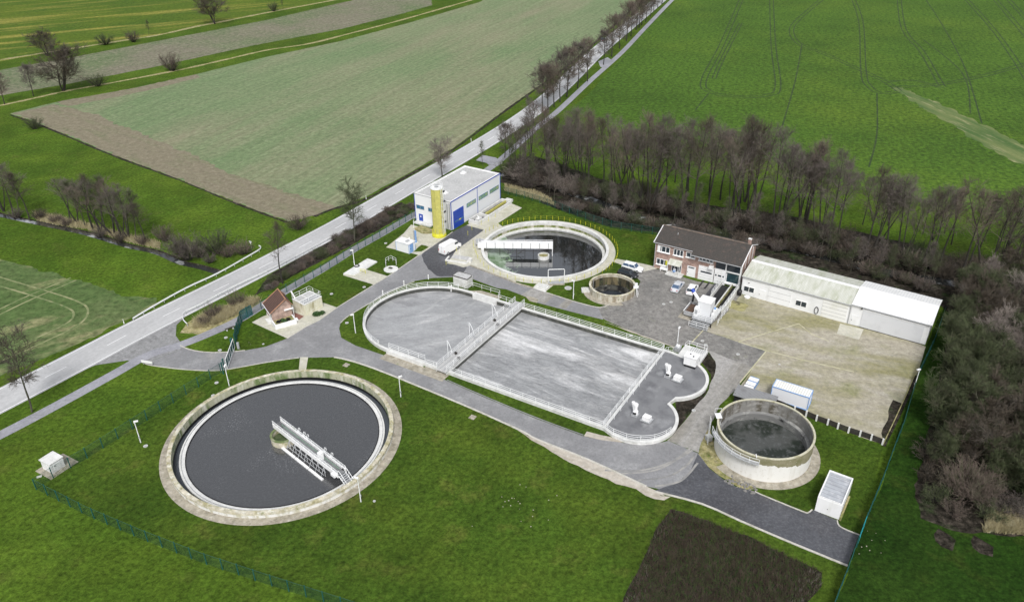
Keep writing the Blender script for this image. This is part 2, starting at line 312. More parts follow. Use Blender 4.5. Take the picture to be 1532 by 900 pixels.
m_twig = M('purple_brown_twigs', (.115, .095, .085), [((.17, .14, .13), .35, .5, .7, 3), ((.07, .075, .042), .8, .5, .7, 3)], rough=.85)
m_twigd = M('dark_twigs', (.068, .054, .038), [((.125, .11, .095), .35, .48, .7, 3)], rough=.85)
m_twigr = M('reddish_twigs', (.130, .10, .082), [((.10, .105, .06), .4, .5, .7, 3)], rough=.85)
m_twigg = M('mossy_green_twigs', (.062, .078, .032), [((.11, .10, .068), .5, .48, .7, 3), ((.035, .045, .02), .9, .5, .7, 3)], rough=.85)
m_twigp = M('pale_twigs', (.21, .18, .155), [((.11, .09, .085), .4, .48, .7, 3)], rough=.85)
m_leaf = M('evergreen_leaves', (.035, .085, .02), [((.06, .12, .03), 1.5, .5, .7, 3)], rough=.6)
m_reed = M('dry_reed_blades', (.38, .33, .19), [((.25, .22, .11), .6, .48, .7, 4), ((.46, .42, .28), 1.6, .5, .7, 3)], rough=.9)
# ================================================================ THE GROUND
A_C, B_C, D_C, C_C = (-35.94, 96.66), (7.57, 160.95), (20.63, 141.84), (37.72, 92.55)
BO = Vector((-12.6, 114.1)); BUa = -31.5; BU = Vector((cos(rad(BUa)), sin(rad(BUa)))); BV = Vector((-BU.y, BU.x))
def BL(u, v): p = BO+BU*u+BV*v; return (p.x, p.y)
def basin_outline(e=0.0):
    "outer line of the big aeration basin, grown by e, in its own u,v frame"
    L = [(-11.7+(12.75+e)*cos(rad(a)), 12.6+(12.75+e)*sin(rad(a))) for a in range(90, 271, 5)]
    L += [(31.5, -.15-e), (33.4, -.9-e)]
    L += [(34.8+(6.5+e)*cos(rad(a)), 5.4+(6.5+e)*sin(rad(a))) for a in range(-84, 61, 6)]
    L += [(35.3+(6.5+e)*cos(rad(a)), 18.3+(6.5+e)*sin(rad(a))) for a in range(-60, 86, 6)]
    L += [(33.0, 25.35+e), (31.5, 25.35+e)]
    return L
basin_w = [BL(*p) for p in basin_outline(0)]
CUTS = [circle(A_C, 16.6, 128), circle(B_C, 13.9, 128), circle(D_C, 4.5, 64), [BL(*p) for p in basin_outline(-.3)]]
def ragged(poly, amp, seed=1, step=1.3):
    "a natural boundary: the outline resampled and pushed about by up to amp metres"
    rn = random.Random(seed); P = [tuple(p) for p in poly]; P.append(P[0]); q = resample(P, step); out = []; s_ = 0
    for p in q[:-1]: s_ = s_*.6+rn.uniform(-amp, amp)*.6; out.append((p[0]+s_, p[1]+rn.uniform(-amp, amp)*.5+s_*.5))
    return out
RAG = {'headland': 1.1, 'stubble_strip': .5, 'fallow_strip': 1.2, 'dark_planting_soil': .35, 'wood_floor': .6, 'gravel_shoulder': .25, 'gravel_verge': .3, 'dark_silt': .3, 'worn_verge': .4, 'reed_verge': .35, 'bramble_verge': .4, 'storage_yard': .12, 'parking_yard': .12, 'gravel_track': .25, 'mossy_slab': .15, 'young_crop_field': 1.0, 'mud_patch': .4, 'verge_strip': .2, 'outer_meadow': .5, 'pad_grass': .08, 'dark_drive': .25, 'pale_field': .35}
def patch(name, poly, z, m, cuts=(), kind='structure'):
    if name in RAG: poly = ragged(poly, RAG[name], len(poly))
    loops = [list(poly)]+[list(c) for c in cuts]; V = []; E = []
    for lp in loops:
        n = len(V); V += [Vector((p[0], p[1])) for p in lp]; E += [(n+i, n+(i+1) % len(lp)) for i in range(len(lp))]
    vs, es, fs, *_ = delaunay_2d_cdt(V, E, [], 0, 1e-5)
    F2 = []
    for f in fs:
        c = sum((vs[i] for i in f), Vector((0, 0)))/len(f)
        if inside(c, poly) and not any(inside(c, k) for k in cuts): F2.append(tuple(f))
    me = bpy.data.meshes.new(name); me.from_pydata([(v.x, v.y, z) for v in vs], [], F2); me.materials.append(m)
    if me.polygons and me.polygons[0].normal.z < 0: me.flip_normals()
    o = bpy.data.objects.new(name, me); COL.objects.link(o); return tag(o, kind=kind)
# the long water course behind the plant: a real cut in the ground
def stream_poly(path, w): L = offset(path, w/2); R_ = offset(path, -w/2); return L+R_[::-1]
st_px = [(700, 262), (775, 262), (862, 290), (916, 309), (952, 323), (991, 333), (1045, 344), (1092, 353), (1149, 362), (1242, 385), (1330, 407), (1445, 425), (1560, 445)]
st_path = spline(GP(st_px), 5)
s2_px = [(-60, 305), (0, 321), (60, 334), (130, 349), (190, 367), (235, 377), (270, 392), (300, 399), (327, 407)]
s2_path = spline(GP(s2_px), 5)
ST = stream_poly(st_path, 3.8); S2 = stream_poly(s2_path, 1.9)
FAR = [(-1500, -300), (1500, -300), (1500, 2500), (-1500, 2500)]
patch('ground', FAR, 0, m_meadow, CUTS+[ST, S2])
m_stream = M('stream_water', (.03, .032, .03), [((.34, .35, .35), .16, .55, .62, 6)], rough=.12, ior=1.9, bump=[(2.5, .15, .05)])  # pale layer paints sky glints into the water colour
for nm, pth, wd in (('stream_behind_the_hall', st_path, 4.2), ('stream_in_the_meadow', s2_path, 2.3)):
    b = MB(); b.sweep(pth, wd, -.75, -.25); tag(b.build('stream_water', m_stream), kind='structure')
    b = MB()
    for sgn in (1, -1):
        e0 = offset(pth, sgn*(wd-.4)/2); e1 = offset(pth, sgn*(wd-.9)/2)
        for i in range(len(pth)-1):
            b.quad((*e0[i], 0.0), (*e0[i+1], 0.0), (*e1[i+1], -.4), (*e1[i], -.4))
    tag(b.build('stream_bank', m_bark_soil), kind='structure')
# ---- farmland
far_l = [(-420, 300), (-420, 560), (-200, 900), (230, 900)]
patch('yellow_meadow', GP([(-160, 118), (0, 92), (100, 75), (183, 62), (293, 42), (400, 20), (507, 0)])+[(-60, 560), (60, 900), (-900, 900), (-900, 300)], .004, m_yelmeadow)
patch('stubble_strip', GP([(-160, 135), (0, 105), (123, 83), (233, 62), (400, 30), (530, 0)])+[(-70, 560), (-20, 560)]+GP([(645, 0), (647, 8), (597, 22), (513, 43), (380, 68), (233, 100), (100, 126), (0, 143), (-160, 170)]), .008, m_brownfield)
patch('pale_field', GP([(15, 170), (66.7, 188), (167, 230), (267, 267), (347, 300), (400, 320), (433, 331), (470, 322), (547.7, 294), (610, 260), (680, 220), (760, 161), (815, 122), (860, 88), (920, 35), (957, 3)])+[(86, 540), (120, 640), (20, 640)]+GP([(719, 3), (613, 34), (513, 61), (400, 85), (290, 112), (200, 132), (83, 153)]), .008, m_pale)
patch('headland', GP([(15, 170), (66.7, 188), (167, 230), (267, 267), (347, 300), (400, 320), (433, 331), (470, 322), (500, 310), (440, 290), (350, 262), (270, 225), (200, 195), (140, 170), (83, 156)]), .012, m_soil)
patch('headland', GP([(83, 153), (200, 132), (290, 112), (300, 116), (210, 138), (100, 160)]), .013, m_soil)
patch('young_crop_field', GP([(-120, 355), (0, 388), (100, 413), (173, 437), (233, 447), (225, 462), (200, 473), (100, 522), (0, 562), (-120, 620)]), .006, m_dryfield)
patch('crop_field', GP([(852, 165), (884, 137), (930, 85), (970, 40), (1010, 3)])+[(100, 520), (135, 640), (900, 700), (700, 250)]+GP([(1560, 330), (1532, 330), (1400, 305), (1250, 275), (1150, 238), (1000, 205), (900, 185)]), .006, m_crop)
patch('fallow_strip', GP([(1336, 131), (1352, 131), (1368, 140), (1400, 152), (1432, 168), (1480, 190), (1532, 216), (1600, 248), (1600, 283), (1532, 247), (1498, 231), (1465, 212), (1430, 193), (1399, 172), (1372, 158), (1349, 142)]), .010,
      M('fallow_strip', (.15, .18, .06), [((.05, .105, .02), .12, .42, .60, 7, -80, (.25, 1.5, 1)), ((.36, .33, .18), .3, .55, .75, 6, -80, (.3, 1.5, 1)), ((.10, .14, .04), 1.2, .5, .75, 4)], rough=.95))
def track(pts, wd, m, nm='tractor_track', z=.012, gap=None):
    L = spline(GP(pts), 6); b = MB()
    for s_ in ((-gap/2, gap/2) if gap else (0,)):
        c = offset(L, s_); l = offset(c, wd/2); r = offset(c, -wd/2)
        for i in range(len(c)-1): b.quad((*r[i], z), (*r[i+1], z), (*l[i+1], z), (*l[i], z))
    tag(b.build(nm, m), kind='structure')
m_tr = M('bare_wheel_track', (.020, .040, .009), [((.05, .09, .012), .35, .47, .68, 7), ((.09, .08, .05), 1.2, .6, .75, 5)], rough=.95)
m_trt = M('dusty_wheel_track', (.27, .27, .14), [((.10, .15, .05), .35, .42, .60, 7)], rough=.95)
for i, (p, g) in enumerate([([(1111, -5), (1080, 67), (1053, 120), (1064, 138), (1110, 145), (1150, 142), (1164, 128), (1157, 67), (1154, -5)], 2.0),
        ([(1235, -5), (1197, 27), (1184, 46), (1196, 66), (1232, 80), (1292, 107), (1322, 121), (1345, 136)], 2.0),
        ([(1275, -5), (1288, 33), (1292, 107), (1300, 129), (1318, 139), (1345, 137)], 2.0), ([(1345, -5), (1352, 43), (1379, 77), (1400, 113), (1410, 130)], 2.0),
        ([(1382, -5), (1405, 30), (1432, 77), (1449, 117), (1469, 185)], 0), ([(1442, -5), (1485, 43), (1519, 90), (1540, 125)], 2.0), ([(1485, -5), (1532, 50), (1560, 85)], 2.2),
        ([(1332, 130), (1389, 128), (1452, 118), (1500, 106), (1540, 94)], 2.0), ([(1330, 122), (1370, 121), (1410, 132)], 1.2), ([(1200, 65), (1190, 120), (1170, 190)], 0), ([(1060, 140), (1040, 165)], 0), ([(1312, 140), (1312, 200), (1300, 250)], 0),
        ([(1505, -5), (1545, 40)], 2.0), ([(1382, 60), (1440, 110), (1452, 170)], 0), ([(1108, 35), (1080, 90), (1068, 118)], 1.4)]):
    track(p, .5, m_tr, gap=g or None, z=.011+.0006*i)
for i, (p, g) in enumerate([([(-40, 408), (0, 421), (67, 441), (110, 456), (121, 467), (112, 482), (78, 500), (0, 535), (-40, 552)], 2.6), ([(-20, 476), (40, 447), (110, 417)], 2.0)]):
    track(p, .42, m_trt, gap=g, z=.012+.001*i)
patch('dark_planting_soil', GP([(1004, 761), (1060, 779), (1140, 812), (1231, 855), (1228, 880), (1200, 905), (1180, 960), (900, 960), (932, 900), (965, 830), (985, 785)]), .006, m_bark_soil)
# dry ditches with tan grass
def ditch(px, wd, m, z=.010): 
    L = spline(GP(px), 6); rnd = random.Random(len(px)*7+int(px[0][0])); l = []; r = []
    for i, p in enumerate(L):
        k = wd*(.6+.8*rnd.random()); a = offset(L, k/2)[i]; b_ = offset(L, -k/2)[i]; l.append(a); r.append(b_)
    patch('dry_ditch', l+r[::-1], z, m)
ditch([(-60, 102), (0, 90), (100, 74), (183, 61), (240, 52), (293, 40), (340, 31), (400, 19), (507, -1)], 2.4, m_tan)
ditch([(-60, 170), (0, 158), (60, 145), (100, 136), (167, 124), (267, 105), (330, 91), (400, 75), (460, 66), (513, 53), (590, 33), (647, 17), (710, -1)], 1.8, m_tan)
ditch([(15, 172), (66.7, 190), (167, 232), (267, 269), (347, 302), (400, 322), (430, 333)], .7, m_bark_soil, .016)
ditch([(470, 324), (500, 312), (549, 297), (610, 263), (680, 222.5), (760, 163), (815, 124), (860, 90), (920, 37), (957, 3)], 1.0, m_bark_soil, .016)
# wood floor, verges
patch('wood_floor', GP([(750, 272), (790, 292), (835, 313), (918, 340), (986, 349), (1060, 362), (1140, 386), (1290, 424), (1403, 452), (1425, 470), (1415, 505), (1405, 560), (1392, 620), (1378, 690), (1368, 735), (1380, 775), (1440, 795), (1532, 800), (1620, 805), (1640, 500), (1600, 425), (1532, 398), (1440, 388), (1350, 362), (1250, 338), (1150, 318), (1050, 305), (960, 285), (900, 268), (850, 250), (800, 232), (762, 240)]), .005, m_bark_soil, [ST])
patch('reed_verge', GP([(270, 497), (300, 500), (345, 480), (395, 452), (372, 446), (330, 462), (283, 480)]), .008, m_tan)
patch('bramble_verge', GP([(376, 446), (440, 412), (520, 370), (600, 325), (618, 312), (600, 302), (540, 330), (460, 378), (405, 410)]), .008, m_bark_soil)
patch('plant_lawn', GP([(352, 528), (400, 455), (450, 430), (560, 365), (625, 325), (680, 300), (760, 280), (840, 312), (918, 341), (986, 350), (1000, 400), (900, 470), (1010, 520), (1100, 560), (1200, 620), (1321, 668), (1290, 790), (1250, 900), (1230, 940), (700, 1000), (480, 893), (62, 730), (85, 700), (160, 660), (240, 616), (330, 560)]), .003, m_grass, CUTS)
patch('outer_meadow', GP([(1369, 560), (1337, 673), (1321, 717), (1300, 768), (1269, 850), (1240, 930), (1560, 960), (1640, 805), (1440, 789), (1390, 768), (1378, 735), (1402, 620), (1412, 560), (1434, 470), (1412, 455), (1395, 500)]), .0042, m_darkgrass)
# ---- roads
rc = [(-250, -135), (-140, 27), (-84.6, 109.4), (-71.1, 130.2), (-52.2, 158), (-33.1, 189.6), (7, 264.4), (38.2, 350.6), (61.7, 411.4), (83.5, 468.2), (190, 745), (300, 1030)]
road = spline(rc, 10)
def ribbon(nm, path, wd, z, m, side=0, cuts=()):
    l = offset(path, side+wd/2); r = offset(path, side-wd/2); return patch(nm, l+r[::-1], z, m, cuts)
ribbon('main_road', road, 7.5, .030, m_road)
m_line = M('road_marking_paint', (.80, .80, .80), [((.6, .6, .6), 2, .55, .75, 5)], rough=.5)
for sd_ in (3.3, -3.3):
    b = MB(); b.sweep(road, .15, .032, .037, side=sd_); tag(b.build('road_edge_line', m_line), kind='structure')
b = MB(); D = resample(road, .5)
for i in range(0, len(D)-9, 24):
    if i % 24 == 0: b.sweep([tuple(p) for p in D[i:i+9]], .14, .032, .037)
tag(b.build('road_centre_line', m_line), kind='structure')
ppx = [(-90, 694), (0, 650.6), (85, 606), (169, 560), (222, 531), (272, 515), (317, 497), (358, 478), (400, 452), (446, 424), (487, 400), (529, 373.5), (569, 351), (620, 321), (680, 286), (735, 250), (764, 226), (803, 191), (836, 165), (884, 120), (930, 79), (968, 39), (1006, 0)]
path = spline(GP(ppx)+[(125, 560), (240, 860)], 6)
ribbon('cycle_path', path, 2.3, .024, m_path)
patch('road_link', GP([(895, 92), (909, 86), (918, 92), (905, 103), (898, 100)]), .026, m_path)
patch('road_link', GP([(712, 240), (722, 232), (742, 236), (752, 244), (738, 252), (728, 244)]), .026, m_path)
jn = GP([(88, 573), (95, 566), (143, 546), (190, 539), (216, 543), (278, 520), (268, 509), (263, 502), (264, 486), (280, 471), (270, 468), (180, 512), (120, 545)])
patch('junction_apron', jn, .020, m_patch)
d_up = [(270, 517), (283, 522.5), (306.7, 526.7), (338, 526.7), (366.7, 524), (397, 518.5), (430, 506), (460, 487.5), (505.5, 459.5), (559.4, 426), (581, 413), (620, 386.5), (663, 357.5), (677, 347)]
d_in = [(757, 432.5), (744, 431), (706, 417), (677, 414.5), (647.7, 415.7), (618, 420.6), (584.4, 435.4), (552.8, 453.3), (521, 472.3), (509.5, 482.9), (507.4, 491.3), (510.6, 505), (531.7, 516.6), (571.8, 530.4), (630.9, 551.5), (664.6, 567.5), (720, 592), (800, 625), (873, 652), (900, 658), (926.7, 661), (953, 664.8), (990.7, 661), (1000, 659), (1044, 677.3)]
d_lo = [(216, 543.3), (228, 546.7), (266.7, 551.7), (300, 554), (326.7, 554), (350, 550.8), (400, 541.7), (447, 535), (500, 534), (523, 539), (560, 551), (624, 576.6), (704, 609.9), (779.7, 644), (804, 657), (880, 687), (966.7, 727), (996, 733), (1015, 741)]
right_end = [(1060, 700), (1044, 677)]
# main drive (outer loop minus the grass island)
patch('plant_drive', GP([(216, 543.3), (278, 520)]+d_up[1:]+[(700, 372), (694, 400), (703, 397), (758, 417.5), (770, 422.5), (796.7, 430.8), (815, 436.7), (858, 450), (900, 461), (902, 478), (858, 467), (803, 452.5), (785, 443)]+d_in+[(1062, 701), (1015, 741)]+d_lo[::-1]), .016, m_asph, [basin_w])
patch('dark_drive', GP([(663, 357.5), (677, 347), (698, 336.7), (724, 342.5), (724, 345), (698, 363.5), (683, 373), (676.7, 383), (668, 393), (700, 398), (690, 412), (655, 414), (640, 402), (630, 381)]), .0185, m_dark)
patch('dark_service_yard', GP([(980, 733), (1012, 722), (1032, 706), (1044, 678), (1062, 701), (1083, 717), (1101, 727.6), (1130, 734.5), (1137.6, 740), (1200, 765.6), (1211, 767), (1217, 762), (1252.5, 778), (1258, 787), (1285, 800), (1268, 844.4), (1185, 810), (1109, 778), (1050, 752)]), .0185, m_dark)
patch('gravel_shoulder', GP([(772, 641), (804, 657), (880, 687), (966.7, 726), (1000, 742), (985, 739), (926.7, 723), (868, 699), (814.7, 670)]), .014, m_chalk)
patch('gravel_track', GP([(997, 659), (1044, 677), (1052, 655), (1064, 632), (1078, 606), (1092, 592), (1100, 584), (1110, 569), (1127, 549), (1145, 525), (1105, 511.7), (1051.7, 494), (1032, 512), (1045, 517), (1062, 526), (1073, 542), (1072, 552), (1058, 587), (1030, 622), (1014, 642)]), .013, m_track, [basin_w])
patch('concrete_slab_yard', GP([(1051.7, 494), (1105, 511.7), (1145, 525), (1126.7, 549), (1085, 534), (1036, 513)]), .019, m_yardgrav)
patch('parking_yard', GP([(895, 460), (912, 454), (935, 451), (950, 440), (958, 420), (945, 410), (962, 404), (977, 400), (1040, 420), (1105, 432), (1109, 440), (1085, 470), (1051, 494), (1036, 513), (1011, 519), (957.8, 500), (902, 478)]), .0165, m_yardgrav, [CUTS[2]])
patch('storage_yard', GP([(1108.5, 440), (1270, 484), (1385, 517), (1372, 560), (1350, 610), (1321, 664), (1290, 654), (1205, 621), (1150, 601), (1102, 585), (1127, 549), (1147, 525), (1105, 511.5), (1051.5, 493.5), (1085, 470)]), .015, m_sand)
patch('mossy_slab', [(42.3, 135.0), (44.1, 137.9), (47.3, 135.6), (45.3, 132.8)], .021, M('mossy_slab', (.30, .28, .12), [((.10, .09, .05), .5, .5, .62, 7), ((.40, .37, .2), 1.2, .5, .7, 6)]))
patch('loading_slab', GP([(1257, 484), (1292, 492.5), (1285, 508), (1252, 499)]), .022, m_paving)
m_crackline = M('worn_joint', (.50, .47, .33), [((.3, .29, .15), .8, .45, .7, 5)], rough=.9)
for L in ([(1105, 511), (1150, 497), (1195, 484)], [(1195, 484), (1230, 530), (1278, 552)][:1]+[(1215, 500), (1240, 510)], [(1105, 511.5), (1146, 524)], [(1147, 524), (1107, 572)], [(1147, 524), (1200, 538), (1278, 556)], [(1035, 512), (1052, 494)]):
    b = MB(); b.sweep(GP(L), .22, .0, .024); tag(b.build('yard_joint', m_crackline), kind='structure')
patch('dark_silt', GP([(1336, 597), (1350, 603), (1330, 655), (1321, 660), (1316, 650), (1328, 630), (1330, 610)]), .020, m_bark_soil)
patch('gravel_verge', GP([(1005, 655), (1014, 641), (1030, 622), (1058, 587), (1072, 552), (1070, 540), (1060, 527), (1050, 520), (1040, 530), (1064, 560), (1062, 580), (1040, 597), (1008, 600), (1016, 630)]), .010, m_bark_soil, [basin_w])
patch('gravel_verge', GP([(1045, 679), (1048, 660), (1058, 630), (1064, 628), (1068, 660), (1080, 690), (1105, 712), (1130, 722), (1130, 734), (1101, 727), (1083, 717), (1062, 701)]), .008, m_tan)
patch('gravel_verge', GP([(878.5, 644), (873, 651.5), (900, 657.5), (926.7, 660), (953, 663), (940, 662), (900, 650)]), .008, m_chalk, [basin_w])
patch('verge_strip', GP([(902, 480), (960, 502), (1011, 521), (1030, 512), (1040, 512), (1011, 519), (957, 499)]), .012, m_chalk)
# ---- concrete pads and pavings
patch('clarifier_forecourt', GP([(698, 337), (724, 322), (745, 312), (762, 303), (781, 311), (745, 334), (760, 345), (800, 400), (830, 425), (815, 437), (797, 431), (770, 423), (758, 417), (704, 397), (693, 400), (681, 396), (668, 394), (677, 383), (683, 373), (698, 363), (724, 344)]), .023, m_paving, [CUTS[1]])
patch('clarifier_grass', GP([(772, 422.3), (771, 418), (790, 419), (804, 423), (797, 430)]), .026, m_grass)
patch('clarifier_path', GP([(916, 391), (922, 387), (960, 394), (977, 398), (1000, 385), (1004, 389), (985, 401), (960, 407)]), .020, m_paving)
patch('goal_path', GP([(798, 431), (812, 421), (824, 424), (816, 437)]), .024, m_slab)
patch('house_paving', GP([(376.8, 482), (392.4, 473.5), (440, 455), (484.5, 453), (505, 460), (478, 479), (459, 488.5), (429.8, 506)]), .020, m_paving)
patch('red_paving', GP([(437.5, 466), (455, 473), (441, 483), (430, 478)]), .025, M('red_brick_paving', (.22, .10, .08), [((.14, .07, .06), 2, .5, .7, 5)]))
patch('hatch_paving', GP([(513.7, 411.8), (513.7, 408.8), (550, 386.7), (564.6, 391.8), (546.8, 402.9), (580, 413), (559.4, 425.8)]), .020, m_paving)
b = MB(); b.prism(GP([(513.7, 410), (550, 387.5), (564.6, 392.3), (546.8, 403.5), (530, 412)]), .0, .22); tag(b.build('raised_concrete_slab', m_slab), kind='structure')
patch('transformer_pad', GP([(577.5, 370), (604, 349), (615, 336), (640, 342), (655, 345), (668, 354), (663, 358), (640, 373), (628, 382), (621, 380)]), .019, m_paving)
patch('pad_grass', GP([(618.7, 376.4), (630, 366), (643, 368.8), (626, 379)]), .024, m_grass)
patch('pad_grass', GP([(617, 342), (630, 337), (650, 344), (646, 350), (632, 350)]), .024, m_tan)
patch('blue_hall_paving', GP([(705, 330), (700, 333), (706, 336), (716, 334), (745, 313), (757, 304), (750, 300)]), .030, m_paving)
patch('brick_walk', [BL(-3.2, -.2), BL(1.9, -.2), BL(1.9, -2.4), BL(-11.9, -2.4), BL(-11.9, -.5), BL(-3.2, -.5)], .022, m_apron)
patch('brick_walk', [BL(-13, 25.5), BL(-9.5, 27.6), BL(-4.5, 27.6), BL(-4.5, 25.5)], .022, m_apron, [basin_w])
patch('bridge_landing', GP([(785, 442), (792, 450), (803, 453), (806, 448), (797, 444)]), .024, m_apron)
patch('clarifier_walk', GP([(447, 553), (449, 534), (461, 534), (458, 553)]), .020, m_paving)
patch('lane_patch', GP([(779, 441), (795, 432), (830, 441), (815, 455)]), .020, m_track)
patch('lane_patch', GP([(835, 458), (848, 447), (858, 450), (846, 462)]), .020, m_track)
# kerbs
def kerb(pts, m=m_kerb, w_=.16, h_=.10, px=True):
    b = MB(); b.sweep(spline(GP(pts) if px else pts, 3), w_, -.02, h_); tag(b.build('kerb', m), kind='structure')
kerb(d_up[:5]); kerb(d_up[6:]); kerb(d_lo[:8], h_=.07); kerb(d_lo[8:17], w_=.35, h_=.05); kerb([(668.8, 568), (720, 590.5), (800, 623.5), (873, 650.5)], m_asph, h_=.06)
kerb([(1130, 734.5), (1137.6, 739), (1200, 764.5), (1209, 766.5), (1215, 762)]); kerb([(1252.5, 778), (1255, 786), (1268, 793), (1286, 800)])
kerb([(980, 735), (1050, 753.5), (1109, 779.5), (1185, 812), (1268, 846)], w_=.3)
kerb([(704, 397.5), (758, 418), (770, 423), (797, 431)], m_apron, .3, .2); kerb([(677, 385), (700, 364.5), (725, 345)])
kerb([(620, 421), (584.4, 435.9), (552.8, 453.8), (521, 472.8), (509.5, 483)], h_=.05); kerb([(816, 437), (858, 450.5), (897, 460), (913, 454)], h_=.08)

m_dust = M('dust_on_asphalt', (.33, .32, .30), [((.20, .20, .20), .5, .40, .62, 7)], rough=.8)
for i, L in enumerate(([(905, 703), (960, 703), (1005, 690), (1032, 671)], [(955, 718), (1000, 712), (1028, 695), (1040, 678)], [(980, 727), (1018, 719), (1044, 692)], [(930, 708), (980, 703), (1018, 684), (1036, 673)])):
    b = MB(); b.sweep(spline(GP(L), 8), .34, .0, .0225+.001*i); tag(b.build('dusty_tyre_mark', m_dust), kind='structure')
patch('worn_verge', GP([(950, 731), (985, 740), (1003, 743), (990, 748), (968, 744)]), .012, m_chalk)
# ================================================================ RAILINGS, FENCES, LAMPS
def railing(label, path, h=1.05, n=3, step=2.2, m=None, r=.035, name='railing', cat='railing', group='railings of the plant', loc=None):
    "path: world (x,y,z) points; rails in one mesh, every post a part"
    m = m or m_rail; o = path[0]; t = thing(name, label, cat, o, 0, group)
    P = [Vector((p[0]-o[0], p[1]-o[1], p[2]-o[2])) for p in path]
    b = MB()
    for k in range(n):
        z = h*(k+1)/n; b.tube([(p.x, p.y, p.z+z) for p in P], r, 5)
    b.build('rail', m, t)
    pm = MB().tube([(0, 0, 0), (0, 0, h)], r*1.15, 5).mesh('post', m)
    for q in resample(P, step)[:99]: link(pm, 'post', t, q)
    if (Vector(P[-1])-resample(P, step)[-1]).length > .5: link(pm, 'post', t, P[-1])
    return t
def mesh_fence(label, pts, h=2.0, step=2.5, mp=None, mm=None, r=.05, top=True, group='green wire fences', posts=None):
    mp = mp or m_teal; mm = mm or m_mesh; o = pts[0]; t = thing('wire_fence', label, 'fence', (o[0], o[1], 0), 0, group)
    P = [Vector((p[0]-o[0], p[1]-o[1], 0)) for p in pts]; b = MB()
    b.sweep([tuple(p[:2]) for p in P], .02, .05, h-.05); b.build('wire_panel', mm, t)
    if top: MB().tube([(p.x, p.y, h-.03) for p in P], .018, 4).build('top_wire', mp, t)
    pm = MB().box(-r, r, -r, r, 0, h+.08).mesh('post', mp)
    for q in (resample(P, step) if posts is None else [Vector((p[0]-o[0], p[1]-o[1], 0)) for p in posts])[:99]: link(pm, 'post', t, (q.x, q.y, 0))
    return t
fl = spline(GP([(54.8, 731.9), (242, 778)], 0), 1)
dv = Vector(G(72.9, 739.4))-Vector(G(54.8, 731.9)); F1 = GP([(54.8, 731.9), (133, 772), (214.6, 807), (303, 841.5), (401, 874), (445, 888)])
tv = (Vector(F1[-1])-Vector(F1[-2])).normalized(); F1.append(tuple(Vector(F1[-1])+tv*30))
mesh_fence('green wire fence running along the front lawn below the largest round tank', F1)
F2 = GP([(54.8, 731.9), (80, 714.6), (106, 699.5), (131, 685), (154.6, 670), (176.9, 656), (199, 642), (220.4, 628.4), (240.8, 615), (259.7, 602.5), (279, 590), (297.5, 578.7), (315.5, 567), (331, 557.5)])
mesh_fence('green wire fence between the white garden kiosk and the entrance gate', F2, posts=F2)
F3 = GP([(378, 471), (432.9, 434.9), (446, 428.7), (459, 421), (471.8, 414.4), (483, 407), (495, 401), (507, 392.7), (518.3, 385), (529, 378), (540.9, 371.5), (551.9, 364.7), (562, 359.6), (572.3, 353.6), (582, 347.7), (591.8, 341.8), (601.6, 335.8), (611.6, 329.4), (640, 312), (700, 278)])
mesh_fence('green wire fence beside the cycle path behind the small tiled house', F3, h=1.9)
F4 = GP([(700, 278), (748, 288), (790, 298), (835, 313), (848, 319), (880, 330), (918, 342), (986, 352)])
mesh_fence('green wire fence at the edge of the wood behind the algae tank', F4, h=1.9, r=.04)
F5 = GP([(1250, 900), (1269.6, 848.7), (1280, 819.6), (1291.8, 788), (1300, 768), (1321, 717), (1337, 672.7), (1350, 640), (1372, 565), (1396, 515), (1412, 470)]); 
tv = (Vector(F5[0])-Vector(F5[1])).normalized(); F5 = [tuple(Vector(F5[0])+tv*12)]+F5
mesh_fence('teal wire fence along the right edge of the plant towards the thicket', F5, h=1.8, mm=m_tealmesh)
g = thing('fence_gate', 'bright teal gate at the end of the dark service yard', 'gate', G(1281, 818))
a = Vector(G(1292, 787))-Vector(G(1281, 818)); gang = atan2(a.y, a.x); L = a.length
for k in (0, L/2, L): MB().box(k-.05, k+.05, -.09, .01, 0, 2.0).build('post', m_teal, g)
b = MB()
for z in (.15, 1.05, 1.9): b.box(.06, L-.06, -.08, -.02, z, z+.07)
b.build('gate_frame', M('bright_teal_paint', (.02, .30, .33), rough=.4), g); MB().box(.1, L-.1, -.06, -.04, .2, 1.9).build('mesh_panel', m_tealmesh, g)
g.rotation_euler.z = gang
# green lattice posts between gate and path
mesh_fence('short tall green wire fence from the sliding gate to the cycle path', GP([(353, 516), (355.5, 502), (359, 491), (362.5, 480), (378, 471)]), h=2.4, step=2.0, mm=m_tealmesh, r=.07, group=None)
# sliding gate
g = thing('sliding_gate', 'green sliding entrance gate with white frame across the drive', 'gate', G(340.5, 551.5))
a = Vector(G(351.5, 521))-Vector(G(340.5, 551.5)); L = a.length; g.rotation_euler.z = atan2(a.y, a.x)
b = MB(); b.box(-.2, L, -.07, .07, .15, .38); b.box(-.2, L, -.05, .05, 2.05, 2.17)
for k in range(6): b.box(-.2+k*(L+.1)/5, -.1+k*(L+.1)/5, -.05, .05, .38, 2.05)
b.build('gate_frame', m_rail, g); MB().box(-.1, L, -.02, .02, .38, 2.05).build('gate_mesh', m_tealmesh, g)
for x in (-1.6, -.5): MB().box(x-.09, x+.09, .25, .43, 0, 2.5).box(x-.2, x+.3, .22, .46, 2.3, 2.42).build('gate_post', m_teal, g)
MB().box(L-.3, L+.1, -.9, -.5, 0, 1.3).build('drive_box', m_galv, g); MB().box(L-.4, L+.2, .2, .5, 0, 2.3).build('gate_post', m_teal, g)
